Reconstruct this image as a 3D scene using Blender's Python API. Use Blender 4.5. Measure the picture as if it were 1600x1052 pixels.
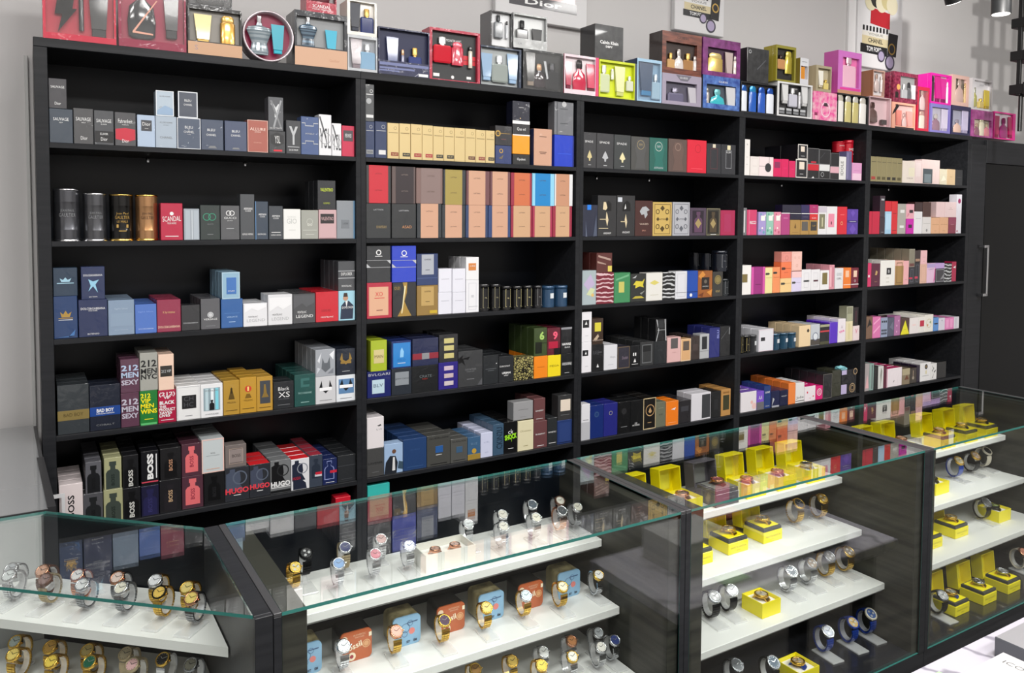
import bpy, math, random
from mathutils import Vector, Matrix
random.seed(7)
for o in list(bpy.data.objects): bpy.data.objects.remove(o)
sc = bpy.context.scene
col = sc.collection
sc.view_settings.view_transform = 'Standard'; sc.view_settings.look = 'None'
sc.view_settings.gamma = 1; sc.view_settings.use_curve_mapping = False
sc.view_settings.exposure = 0.17
# ---------------------------------------------------------------- camera
W_, H_ = 1600, 1052
CAM = Vector((-.0655, -3.0673, 2.018)); FPX = 1240.83; PY = -123.06
_y, _p, _r = .5471, -.0501, .0061
FW = Vector((math.sin(_y)*math.cos(_p), math.cos(_y)*math.cos(_p), math.sin(_p)))
_rt = Vector((math.cos(_y), -math.sin(_y), 0)); _up = _rt.cross(FW)
RT = math.cos(_r)*_rt + math.sin(_r)*_up; UP = -math.sin(_r)*_rt + math.cos(_r)*_up
cd = bpy.data.cameras.new('camera'); cam = bpy.data.objects.new('camera', cd); col.objects.link(cam)
cd.sensor_width = 36; cd.lens = FPX/1600*36; cd.shift_y = PY/1600; cd.clip_start = .05
cam.matrix_world = Matrix(((RT.x, UP.x, -FW.x, CAM.x), (RT.y, UP.y, -FW.y, CAM.y), (RT.z, UP.z, -FW.z, CAM.z), (0, 0, 0, 1)))
sc.camera = cam
def hit(u, v, ax, val):
    "point of the plane axis=val seen at photo pixel u, v"
    q = FW + RT*((u-800)/FPX) - UP*((v-526-PY)/FPX)
    return CAM + q*((val-CAM[ax])/q[ax])
# ---------------------------------------------------------------- world and lamps of the room
w = bpy.data.worlds.new('world'); sc.world = w; w.use_nodes = True
w.node_tree.nodes['Background'].inputs[0].default_value = (.93, .96, 1, 1)
w.node_tree.nodes['Background'].inputs[1].default_value = .18
def area(name, loc, sx, sy, power, color=(1, .98, .95), rot=(0, 0, 0)):
    l = bpy.data.lights.new(name, 'AREA'); l.shape = 'RECTANGLE'; l.size = sx; l.size_y = sy; l.energy = power; l.color = color
    o = bpy.data.objects.new(name, l); o.location = loc; o.rotation_euler = rot; col.objects.link(o); return o
for i, x in enumerate((-.9, 1.1, 3.1, 5.1)):
    area('ceiling_light_lamp', (x, -2.9, 4.18), 1.2, .6, 62)
    area('ceiling_light_lamp', (x, -4.6, 4.18), 1.2, .6, 58)
for i, x in enumerate((.1, 2.1, 4.1)):
    area('ceiling_light_lamp', (x, -1.15, 4.18), 1.2, .3, 9)
# ---------------------------------------------------------------- materials
def lin(h):
    h = h.lstrip('#'); h = h if len(h) == 6 else ''.join(a*2 for a in h)
    c = [int(h[i:i+2], 16)/255 for i in (0, 2, 4)]
    return tuple((v/12.92 if v <= .04045 else ((v+.055)/1.055)**2.4) for v in c)+(1,)
_m = {}
def mat(hexc, rough=.45, metal=0, coat=0, film=0):
    k = (hexc, rough, metal, coat, film)
    if k in _m: return _m[k]
    m = bpy.data.materials.new('surface_'+hexc.strip('#')); m.use_nodes = True
    b = m.node_tree.nodes['Principled BSDF']
    b.inputs['Base Color'].default_value = lin(hexc); b.inputs['Roughness'].default_value = rough
    b.inputs['Metallic'].default_value = metal; b.inputs['Coat Weight'].default_value = coat
    b.inputs['Coat Roughness'].default_value = .06
    if film:
        nt = m.node_tree; tc = nt.nodes.new('ShaderNodeTexCoord'); mp = nt.nodes.new('ShaderNodeMapping')
        mp.inputs['Scale'].default_value = (26, 26, 20); mp.inputs['Rotation'].default_value = (.3, .8, .2)
        oi = nt.nodes.new('ShaderNodeObjectInfo'); ad = nt.nodes.new('ShaderNodeVectorMath'); ad.operation = 'ADD'
        no = nt.nodes.new('ShaderNodeTexNoise'); no.inputs['Scale'].default_value = 1; no.inputs['Detail'].default_value = 3; no.inputs['Distortion'].default_value = .8
        bu = nt.nodes.new('ShaderNodeBump'); bu.inputs['Strength'].default_value = .6; bu.inputs['Distance'].default_value = .014*film
        L = nt.links.new
        L(tc.outputs['Object'], mp.inputs['Vector']); L(mp.outputs[0], ad.inputs[0]); L(oi.outputs['Random'], ad.inputs[1])
        L(ad.outputs[0], no.inputs['Vector']); L(no.outputs['Fac'], bu.inputs['Height']); L(bu.outputs[0], b.inputs['Coat Normal'])
    _m[k] = m; return m
def glass_mat(name, tint, f0=.04, diff=0.0, rough=.0):
    m = bpy.data.materials.new(name); m.use_nodes = True; nt = m.node_tree; nt.nodes.clear(); L = nt.links.new
    out = nt.nodes.new('ShaderNodeOutputMaterial'); tr = nt.nodes.new('ShaderNodeBsdfTransparent'); gl = nt.nodes.new('ShaderNodeBsdfGlossy')
    tr.inputs[0].default_value = tint; gl.inputs['Roughness'].default_value = rough; gl.inputs[0].default_value = (1, 1, 1, 1)
    lw = nt.nodes.new('ShaderNodeLayerWeight'); lw.inputs['Blend'].default_value = .5
    pw = nt.nodes.new('ShaderNodeMath'); pw.operation = 'POWER'; pw.inputs[1].default_value = 4.3
    ma = nt.nodes.new('ShaderNodeMath'); ma.operation = 'MULTIPLY_ADD'; ma.inputs[1].default_value = 1-f0; ma.inputs[2].default_value = f0
    mx = nt.nodes.new('ShaderNodeMixShader')
    L(lw.outputs['Facing'], pw.inputs[0]); L(pw.outputs[0], ma.inputs[0]); L(ma.outputs[0], mx.inputs[0])
    if diff:
        df = nt.nodes.new('ShaderNodeBsdfDiffuse'); df.inputs[0].default_value = (1, 1, 1, 1)
        m2 = nt.nodes.new('ShaderNodeMixShader'); m2.inputs[0].default_value = diff
        L(tr.outputs[0], m2.inputs[1]); L(df.outputs[0], m2.inputs[2]); L(m2.outputs[0], mx.inputs[1])
    else: L(tr.outputs[0], mx.inputs[1])
    L(gl.outputs[0], mx.inputs[2]); L(mx.outputs[0], out.inputs[0]); return m
GLASS = glass_mat('clear_glass', (.97, .985, .98, 1))
ACRYL = glass_mat('clear_acrylic', (1, 1, 1, 1), .06, .3, .03)
FILM = glass_mat('clear_film', (.98, .98, .98, 1), .05, .03, .08)
def grain_mat(name, c1, c2, scale, rough, bump=0, coat=0, spec=.5):
    m = bpy.data.materials.new(name); m.use_nodes = True; nt = m.node_tree; b = nt.nodes['Principled BSDF']; L = nt.links.new
    tc = nt.nodes.new('ShaderNodeTexCoord'); mp = nt.nodes.new('ShaderNodeMapping'); mp.inputs['Scale'].default_value = scale
    no = nt.nodes.new('ShaderNodeTexNoise'); no.inputs['Scale'].default_value = 1; no.inputs['Detail'].default_value = 5
    cr = nt.nodes.new('ShaderNodeValToRGB'); cr.color_ramp.elements[0].position = .35; cr.color_ramp.elements[1].position = .68
    cr.color_ramp.elements[0].color = lin(c1); cr.color_ramp.elements[1].color = lin(c2)
    L(tc.outputs['Object'], mp.inputs[0]); L(mp.outputs[0], no.inputs[0]); L(no.outputs['Fac'], cr.inputs[0]); L(cr.outputs[0], b.inputs['Base Color'])
    b.inputs['Roughness'].default_value = rough; b.inputs['Coat Weight'].default_value = coat; b.inputs['Specular IOR Level'].default_value = spec
    if bump:
        bu = nt.nodes.new('ShaderNodeBump'); bu.inputs['Strength'].default_value = bump; bu.inputs['Distance'].default_value = .002
        L(no.outputs['Fac'], bu.inputs['Height']); L(bu.outputs[0], b.inputs['Normal'])
    return m
BLACK = grain_mat('black_laminate', '#0b0c0d', '#101113', (3, 60, 60), .42, .15, 0, .2)
EDGE = grain_mat('black_edge_laminate', '#1f2023', '#28292c', (3, 60, 60), .38, .15, 0, .25)
INNER = grain_mat('dark_back_laminate', '#090c12', '#0c1119', (2, 2, 2), .34, 0, 0, .3)  # faint blue in the base colour stands in for reflected cool light
WOOD = grain_mat('charcoal_wood_laminate', '#22221f', '#42413a', (1, 1.6, 34), .4, .05, 0, .3)
FRAME = mat('#3b3b3d', .38)
WALL = grain_mat('painted_wall', '#c0bebe', '#c4c2c1', (1, 1, 1), .7)
FLOORM = grain_mat('dark_floor_planks', '#2a2825', '#48443d', (1.2, 14, 1), .4)
WHITE = mat('#e2e2df', .35)
MARBLE = grain_mat('pale_marble', '#dcd8e0', '#f0edf4', (3, 5, 3), .2)
TEAL = mat('#2f6f68', .15, coat=1)
SILVER = mat('#d4d4d6', .2, 1); STEEL = mat('#8b8d90', .25, 1); GOLDM = mat('#e0bb66', .22, 1); ROSEM = mat('#d9a285', .22, 1)
# ---------------------------------------------------------------- mesh helpers
class MB:
    def __init__(s): s.v = []; s.f = []; s.mi = []; s.ms = []; s.sm = []
    def m(s, mt):
        if mt not in s.ms: s.ms.append(mt)
        return s.ms.index(mt)
    def add(s, vs, fs, mt, smooth=False, M=None):
        n = len(s.v); i = s.m(mt)
        s.v += [tuple(M @ Vector(p)) if M else tuple(p) for p in vs]
        for f in fs: s.f.append(tuple(n+k for k in f)); s.mi.append(i); s.sm.append(smooth)
    def box(s, x0, x1, y0, y1, z0, z1, mt, c=0, M=None):
        if c <= 0:
            vs = [(x, y, z) for x in (x0, x1) for y in (y0, y1) for z in (z0, z1)]
            s.add(vs, [(0, 1, 3, 2), (4, 6, 7, 5), (0, 4, 5, 1), (2, 3, 7, 6), (0, 2, 6, 4), (1, 5, 7, 3)], mt, M=M); return
        c = min(c, (x1-x0)*.3, (y1-y0)*.3, (z1-z0)*.3)
        vs = []; ix = {}
        lo = (x0, y0, z0); hi = (x1, y1, z1)
        for a in (0, 1):
            for b in (0, 1):
                for d in (0, 1):
                    for k in range(3):
                        p = [hi[j] if (a, b, d)[j] else lo[j] for j in range(3)]
                        for j in range(3):
                            if j != k: p[j] += -c if (a, b, d)[j] else c
                        ix[(a, b, d, k)] = len(vs); vs.append(p)
        fs = []
        for k in range(3):
            o1, o2 = [(1, 2), (0, 2), (0, 1)][k]
            for sd in (0, 1):
                q = []
                for (p1, p2) in ((0, 0), (1, 0), (1, 1), (0, 1)):
                    t = [0, 0, 0]; t[k] = sd; t[o1] = p1; t[o2] = p2; q.append(ix[(*t, k)])
                if (k == 1) ^ (sd == 0): q = q[::-1]
                fs.append(q)
            for p1 in (0, 1):
                for p2 in (0, 1):
                    t0 = [0, 0, 0]; t1 = [0, 0, 0]; t0[k] = 0; t1[k] = 1
                    for t in (t0, t1): t[o1] = p1; t[o2] = p2
                    q = [ix[(*t0, o1)], ix[(*t1, o1)], ix[(*t1, o2)], ix[(*t0, o2)]]
                    fs.append(q)
        for a in (0, 1):
            for b in (0, 1):
                for d in (0, 1):
                    fs.append([ix[(a, b, d, 0)], ix[(a, b, d, 1)], ix[(a, b, d, 2)]])
        ctr = Vector(((x0+x1)/2, (y0+y1)/2, (z0+z1)/2)); ff = []
        for f in fs:
            P = [Vector(vs[i]) for i in f]; nn = (P[1]-P[0]).cross(P[2]-P[0]); cc = sum(P, Vector())/len(P)
            ff.append(tuple(f) if nn.dot(cc-ctr) > 0 else tuple(f[::-1]))
        s.add(vs, ff, mt, M=M)
    def lathe(s, prof, mt, n=24, M=None, smooth=True, cap=True):
        vs = []; fs = []
        for (r, z) in prof:
            for i in range(n):
                a = 2*math.pi*i/n; vs.append((r*math.cos(a), r*math.sin(a), z))
        for j in range(len(prof)-1):
            for i in range(n):
                k = (i+1) % n; fs.append((j*n+i, j*n+k, (j+1)*n+k, (j+1)*n+i))
        s.add(vs, fs, mt, smooth, M)
        if cap:
            s.add(vs[:n], [tuple(range(n))[::-1]], mt, False, M); s.add(vs[-n:], [tuple(range(n))], mt, False, M)
    def tube(s, p0, p1, r, mt, n=10):
        p0 = Vector(p0); p1 = Vector(p1); d = p1-p0
        M = Matrix.Translation(p0) @ d.to_track_quat('Z', 'Y').to_matrix().to_4x4()
        s.lathe([(r, 0), (r, d.length)], mt, n, M)
    def prism(s, pts, z0, z1, mt, M=None):
        n = len(pts); vs = [(x, y, z0) for x, y in pts]+[(x, y, z1) for x, y in pts]
        s.add(vs, [tuple(range(n))[::-1], tuple(range(n, 2*n))]+[(i, (i+1) % n, n+(i+1) % n, n+i) for i in range(n)], mt, M=M)
    def build(s, name, parent=None, loc=None, rz=0):
        me = bpy.data.meshes.new(name); me.from_pydata(s.v, [], s.f)
        for m_ in s.ms: me.materials.append(m_)
        me.polygons.foreach_set('material_index', s.mi); me.polygons.foreach_set('use_smooth', s.sm); me.update()
        o = bpy.data.objects.new(name, me); col.objects.link(o)
        if loc is not None: o.location = loc
        if rz: o.rotation_euler = (0, 0, rz)
        if parent: o.parent = parent
        return o
def empty(name, loc, rz=0):
    o = bpy.data.objects.new(name, None); o.location = loc; o.rotation_euler = (0, 0, rz); o.empty_display_size = .05; col.objects.link(o); return o
def tag(o, label, cat, group=None):
    o['label'] = label; o['category'] = cat
    if group: o['group'] = group
    return o
def struct(o): o['kind'] = 'structure'; return o
KIDS = {}
def kids(r): return [c for c in r.children]
def dup(root, loc, rz=None):
    r = root.copy(); col.objects.link(r); r.location = loc
    if rz is not None: r.rotation_euler = (0, 0, rz)
    for k in ('group',):
        if k in r: del r[k]
    for ch in PARTS.get(root.name, []):
        c = ch.copy(); col.objects.link(c); c.parent = r; PARTS.setdefault(r.name, []).append(c)
        for g in PARTS.get(ch.name, []):
            d = g.copy(); col.objects.link(d); d.parent = c; PARTS.setdefault(c.name, []).append(d)
    return r
PARTS = {}
def part(mb, name, parent, label=None):
    o = mb.build(name, parent); PARTS.setdefault(parent.name, []).append(o)
    if label: o['label'] = label
    return o
_t = {}
def text_geo(s, bold=0.0):
    k = (s, bold)
    if k in _t: return _t[k]
    c = bpy.data.curves.new('t', 'FONT'); c.body = s; c.resolution_u = 2; c.offset = bold; c.space_line = .85; c.align_x = 'CENTER'
    o = bpy.data.objects.new('t', c); col.objects.link(o)
    me = o.to_mesh(); vs = [(v.co.x, v.co.y) for v in me.vertices]; fs = [tuple(p.vertices) for p in me.polygons]
    o.to_mesh_clear(); bpy.data.objects.remove(o); bpy.data.curves.remove(c)
    if not vs: vs = [(0, 0)]
    x0 = min(v[0] for v in vs); x1 = max(v[0] for v in vs); y0 = min(v[1] for v in vs); y1 = max(v[1] for v in vs)
    vs = [((x-x0)/max(x1-x0, 1e-6)-.5, (y-y0)/max(y1-y0, 1e-6)-.5) for x, y in vs]
    _t[k] = (vs, fs); return _t[k]
# print elements in face fractions; T text, R rectangle, O disc, G ring, B bottle silhouette, P polygon, F border line, L label plate (a part)
def T(s, cx, cy, w, h, c='W', rot=0, bold=0): return ('T', s, cx, cy, w, h, c, rot, bold)
def R(x0, y0, x1, y1, c): return ('R', x0, y0, x1, y1, c)
def O(cx, cy, r, c): return ('O', cx, cy, r, c)
def G(cx, cy, r, c, t=.2): return ('G', cx, cy, r, c, t)
def B(cx, y0, w, h, c): return ('B', cx, y0, w, h, c)
def P(pts, c): return ('P', pts, c)
def F(c, t=.03, i=0.0): return ('F', c, t, i)
def L(x0, y0, x1, y1, c): return ('L', x0, y0, x1, y1, c)
CN = dict(W='#e6e6e6', K='#111114', D='#c9a45a', S='#b9bbbe', E='#d02034', Y='#f2e01c', N='#1e2c58', Z='#7b7d80')
def cm(c):
    c = CN.get(c, c)
    if c == '#c9a45a': return mat(c, .3, .7)
    return mat(c, .4, 0, .6)
def art_on(mb, art, w, h, y=0.0, parent=None, only=None, ox=0, oz=0):
    k = 0
    for a in art:
        k += 1; yy = y-.00025-.00012*k
        t = a[0]
        def pt(u, v): return (ox+(u-.5)*w, yy, oz+v*h)
        if t == 'L':
            x0, y0, x1, y1, c = a[1:]
            q = MB(); q.box(ox+(x0-.5)*w, ox+(x1-.5)*w, yy-.0003, y+.0006, oz+y0*h, oz+y1*h, cm(c), .0004)
            y -= .0005
            if parent is not None: part(q, 'label_panel', parent)
            else: mb.box(ox+(x0-.5)*w, ox+(x1-.5)*w, yy-.0003, y+.001, oz+y0*h, oz+y1*h, cm(c))
        elif t == 'R':
            x0, y0, x1, y1, c = a[1:]; mb.add([pt(x0, y0), pt(x1, y0), pt(x1, y1), pt(x0, y1)], [(0, 1, 2, 3)], cm(c))
        elif t == 'P':
            pts, c = a[1:]; mb.add([pt(u, v) for u, v in pts], [tuple(range(len(pts)))], cm(c))
        elif t == 'F':
            c, th, i = a[1:]; tv = th*w/h; iv = i*w/h
            for (x0, y0, x1, y1) in ((i, iv, i+th, 1-iv), (1-i-th, iv, 1-i, 1-iv), (i+th, iv, 1-i-th, iv+tv), (i+th, 1-iv-tv, 1-i-th, 1-iv)):
                mb.add([pt(x0, y0), pt(x1, y0), pt(x1, y1), pt(x0, y1)], [(0, 1, 2, 3)], cm(c))
        elif t == 'O':
            cx, cy, r, c = a[1:]; n = 20
            mb.add([(ox+(cx-.5)*w+r*w*math.cos(i*2*math.pi/n), yy, oz+cy*h+r*w*math.sin(i*2*math.pi/n)) for i in range(n)], [tuple(range(n))], cm(c))
        elif t == 'G':
            cx, cy, r, c, th = a[1:]; n = 24; vs = []
            for i in range(n):
                for rr in (r, r*(1-th)): vs.append((ox+(cx-.5)*w+rr*w*math.cos(i*2*math.pi/n), yy, oz+cy*h+rr*w*math.sin(i*2*math.pi/n)))
            mb.add(vs, [(2*i, 2*((i+1) % n), 2*((i+1) % n)+1, 2*i+1) for i in range(n)], cm(c))
        elif t == 'B':
            cx, y0, bw, bh, c = a[1:]; b2 = bw/2
            pts = [(-b2, 0), (b2, 0), (b2, .58), (b2*.75, .68), (b2*.36, .72), (b2*.36, .84), (b2*.5, .85), (b2*.5, 1), (-b2*.5, 1), (-b2*.5, .85), (-b2*.36, .84), (-b2*.36, .72), (-b2*.75, .68), (-b2, .58)]
            mb.add([pt(cx+u, y0+v*bh) for u, v in pts], [tuple(range(len(pts)))], cm(c))
        elif t == 'T':
            s, cx, cy, tw, th, c, rot, bold = a[1:]
            vs, fs = text_geo(s, bold); ca, sa = math.cos(rot), math.sin(rot); q = []
            tw_, th_ = tw*w, th*h
            if abs(sa) > .9: tw_, th_ = th*h, tw*w
            for u, v in vs:
                X, Z = u*tw_, v*th_
                q.append((ox+(cx-.5)*w+X*ca-Z*sa, yy, oz+cy*h+X*sa+Z*ca))
            mb.add(q, fs, cm(c))
# ---------------------------------------------------------------- printed goods on the shelves: (left, right, top) in the crop's pixels, body colour, look, print
LN = lambda z, c='Z', w=.5: R(.5-w/2, z, .5+w/2, z+.018, c)
ROWS = []
def row(bay, shelf, ox, oy, s, items):
    for it in items:
        it = list(it)+[{}]*(7-len(it)) if len(it) < 7 else list(it)
        ROWS.append((bay, shelf, ox+it[0]/s, ox+it[1]/s, oy+it[2]/s, it[3], it[4], it[5], it[6]))
U = dict(lv=1)
def N(n, **k): return dict(n=n, **k)
TAGS = [T('100 ML', .5, .1, .3, .025, 'Z')]
# bay 1
row(1, 1, 40, 0, 4.384, [
 (157, 322, 745, '#39434f', 'dark slate carton with pale capitals', [T('SAUVAGE', .5, .7, .66, .09), T('EDP', .5, .6, .15, .03)]),
 (325, 463, 742, '#464648', 'charcoal carton with large capitals', [T('SAUVAGE', .5, .7, .76, .1), T('PARFUM', .5, .6, .2, .03), T('Dior', .52, .17, .34, .1)]),
 (466, 603, 757, '#44464a', 'charcoal carton with black lower plate', [T('SAUVAGE', .5, .7, .76, .1), T('ELIXIR', .5, .6, .3, .03), L(.04, .08, .97, .4, 'K'), T('ELIXIR', .5, .32, .4, .06), T('Dior', .5, .17, .34, .1)]),
 (608, 754, 770, '#464649', 'charcoal carton with red wave band', [P([(.03, .2), (.6, .13), (.97, .2), (.97, .5), (.5, .54), (.03, .5)], '#c01f38'), T('Fahrenheit', .5, .74, .68, .12), T('PARFUM', .5, .63, .3, .03), T('Dior', .5, .15, .32, .1)]),
 (762, 886, 788, '#a9bad0', 'pale blue carton with small black plate', [L(.22, .5, .82, .84, '#3c3e44'), T('Dior', .52, .72, .46, .11), T('HOMME', .52, .58, .2, .03)]),
 (886, 1034, 796, '#a3b0be', 'silver-blue carton with faint lettering', [T('ALLURE HOMME', .5, .8, .6, .05, 'Z'), T('SPORT', .5, .72, .25, .03, 'Z'), T('CHANEL', .5, .33, .6, .07, 'Z')]),
 (1036, 1198, 808, '#4a5568', 'slate blue carton with white rim, in crinkled film', [F('#dfe3e8', .03), T('BLEU', .5, .7, .34, .08), T('DE', .5, .62, .06, .03), T('CHANEL', .5, .55, .44, .07), T('PARIS', .5, .47, .15, .02)]),
 (1200, 1355, 820, '#454f63', 'slate blue carton with white capitals', [T('BLEU', .45, .66, .34, .08), T('CHANEL', .45, .5, .44, .07), P([(.3, .06), (.7, .06), (.62, .14), (.38, .14)], 'Z')]),
 (153, 280, 537, '#3d3c40', 'black-grey carton with capitals near the top', [T('SAUVAGE', .5, .72, .76, .08), T('Dior', .5, .17, .34, .1)], U),
 (890, 1015, 622, '#aebcc9', 'silver-blue carton with white rim', [F('#e6eaee', .04), T('ALLURE HOMME', .5, .78, .6, .05, 'Z'), T('CHANEL', .5, .33, .6, .07, 'Z'), P([(.05, .05), (.95, .05), (.95, .3), (.5, .42), (.05, .2)], '#8fa8c4')], U),
 (1042, 1178, 628, '#484e5b', 'slate carton with bold white rim', [F('#dfe3e8', .05), T('BLEU', .5, .66, .34, .08), T('CHANEL', .5, .5, .44, .07)], U)])
row(1, 1, 340, 0, 4.384, [
 (47, 200, 830, '#46506a', 'blue-grey carton with centred capitals', [T('BLEU', .5, .66, .34, .08), T('CHANEL', .5, .52, .44, .07), P([(.32, .06), (.68, .06), (.62, .12), (.38, .12)], 'Z')]),
 (203, 345, 823, '#a65c4f', 'terracotta carton with cream rim', [F('#d9b3a6', .03), T('ALLURE', .5, .72, .76, .09, '#ecd2c6'), T('HOMME', .5, .63, .3, .04, '#ecd2c6'), T('CHANEL', .5, .3, .4, .04, '#d9a492')]),
 (350, 465, 898, '#3a3b3e', 'black carton with hexagon emblem', [P([(.1, .45), (.5, .3), (.9, .45), (.9, .8), (.5, .95), (.1, .8)], '#242527'), T('YSL', .52, .62, .34, .34), R(.28, .08, .8, .16, 'E')]),
 (468, 570, 825, '#3a3c40', 'dark carton with big silver Y', [T('Y', .5, .55, .6, .55, 'S', 0, .03), T('EAU DE PARFUM', .5, .12, .6, .05), LN(.2, 'S', .8)]),
 (570, 692, 800, '#465a86', 'blue carton with stepped white lines', [R(.04, .82, .25, .84, 'S'), R(.23, .75, .25, .84, 'S'), R(.23, .75, .72, .77, 'S'), R(.7, .75, .72, .84, 'S'), R(.7, .82, .97, .84, 'S'), T('MYSELF', .5, .55, .5, .04, 'S'), R(.04, .28, .25, .3, 'S'), R(.23, .28, .25, .37, 'S'), R(.23, .35, .72, .37, 'S'), R(.7, .28, .72, .37, 'S'), R(.7, .28, .97, .3, 'S')]),
 (693, 780, 785, '#e2e2e5', 'tall white carton with black slashes', [P([(.0, .95), (.12, .95), (.6, .45), (.5, .42)], '#55565a'), T('YSL', .5, .42, .9, .5, '#3a3b3f'), G(.5, .42, .46, '#85868a', .08)]),
 (782, 848, 845, '#e2e2e5', 'short white carton with black slashes', [P([(.0, .95), (.14, .95), (.6, .5), (.5, .45)], '#55565a'), T('YSL', .5, .42, .9, .5, '#3a3b3f'), G(.5, .42, .46, '#85868a', .08)]),
 (850, 945, 862, '#c2264a', 'crimson carton with grey plate', [L(.12, .5, .88, .85, '#4a4347'), T('MEN IN RED', .5, .68, .5, .12)]),
 (345, 450, 665, '#55575b', 'silver-grey carton with big Y', [T('Y', .5, .6, .7, .4, '#d0d2d4', 0, .03), P([(.1, .9), (.25, .9), (.9, .1), (.8, .08)], 'Z'), P([(.9, .9), (.8, .92), (.3, .12), (.42, .1)], '#9a9ca0'), T('EAU DE TOILETTE', .5, .08, .8, .04)], U)])
TIN = dict(kind='tin')
row(1, 2, 60, 240, 3.507, [
 (75, 235, 192, '#5a5b60', 'widest gunmetal tin with ribbed ends', ['JEAN PAUL', 'GAULTIER', 'Z'], TIN), (242, 382, 217, '#5a5b5f', 'gunmetal tin with faint lettering', ['JEAN PAUL', 'GAULTIER', 'Z'], TIN),
 (388, 528, 222, '#1d1c1b', 'glossy black tin with gold lettering', ['Jean Paul', 'GAULTIER', 'D'], TIN), (532, 662, 225, '#b98a5e', 'copper tin with dark lettering', ['JEAN PAUL', 'GAULTIER', '#5a3c24'], TIN),
 (668, 790, 272, '#b3143c', 'crimson carton with white script', [T('SCANDAL', .5, .58, .84, .14, 'W', .05), O(.5, .72, .09, 'W'), T('POUR HOMME', .5, .46, .4, .05), LN(.1, 'W', .6)]),
 (795, 882, 302, '#99a1aa', 'pale grey carton with fluted face', [R(.1, .02, .4, .95, '#aab3bc'), R(.5, .02, .56, .95, '#c4cbd1'), R(.62, .02, .95, .95, '#aab3bc')]),
 (885, 995, 282, '#27312f', 'black-green carton with green rings', [G(.33, .66, .2, '#2f8a6c', .2), G(.6, .66, .2, '#2f8a6c', .2), T('GUCCI', .5, .45, .3, .04, 'Z'), LN(.15, 'Z', .3)])])
row(1, 2, 320, 240, 3.507, [
 (85, 190, 285, '#525356', 'grey carton with linked white rings', [G(.42, .78, .14, 'W', .25), G(.6, .78, .14, 'W', .25), T('GUCCI', .5, .64, .64, .06), T('guilty', .5, .56, .3, .03), LN(.32, 'S', .4)]),
 (192, 272, 222, '#46494d', 'tall slate carton with white name', [T('ARMANI', .55, .68, .6, .05), T('CODE', .55, .63, .4, .035), T('GIORGIO ARMANI', .5, .12, .75, .04)]),
 (275, 347, 262, '#34404f', 'navy-slate carton with white name', [R(0, 0, .06, 1, '#5f86b0'), T('ARMANI', .55, .66, .6, .05), T('CODE', .55, .6, .4, .035), T('GIORGIO', .5, .14, .65, .04)]),
 (350, 428, 287, '#3a3f45', 'short slate carton with white name', [T('ARMANI', .5, .7, .56, .06), T('CODE', .5, .63, .4, .04), T('GIORGIO ARMANI', .5, .13, .7, .04), LN(.2, 'W', .65)], N(2)),
 (430, 525, 304, '#e4e4e1', 'white carton with pale grey letters', [T('GIO', .48, .6, .58, .17, '#b9bab8'), T('GIORGIO', .48, .74, .5, .05, '#c4c5c3'), LN(.3, '#c4c5c3', .4)]),
 (527, 622, 310, '#9c9d95', 'olive-grey carton with emblem', [G(.5, .6, .18, '#c9cac2', .1), T('GIO', .5, .5, .3, .08, '#dcdcd4'), LN(.3, '#c9cac2', .8), LN(.15, '#c9cac2', .5)]),
 (623, 722, 308, '#c6a3a6', 'dusty pink carton with black plate', [L(.1, .53, .86, .86, '#2a2426'), T('VALENTINO', .48, .7, .68, .12, '#cfa9ab'), LN(.02, '#9a7a7c', .9)]),
 (722, 832, 258, '#868b91', 'tall steel-grey carton', [R(.92, 0, 1, 1, '#5c86a8'), L(.25, .28, .7, .5, '#757a80'), T('L HOMME', .48, .4, .3, .05, '#4c5056')]),
 (617, 717, 147, '#232529', 'black carton with yellow-green name', [T('VALENTINO', .5, .68, .7, .12, '#b9c92e', 0, .02), T('UOMO', .5, .22, .35, .06, '#b9c92e')], N(2, lv=1))])
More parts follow.
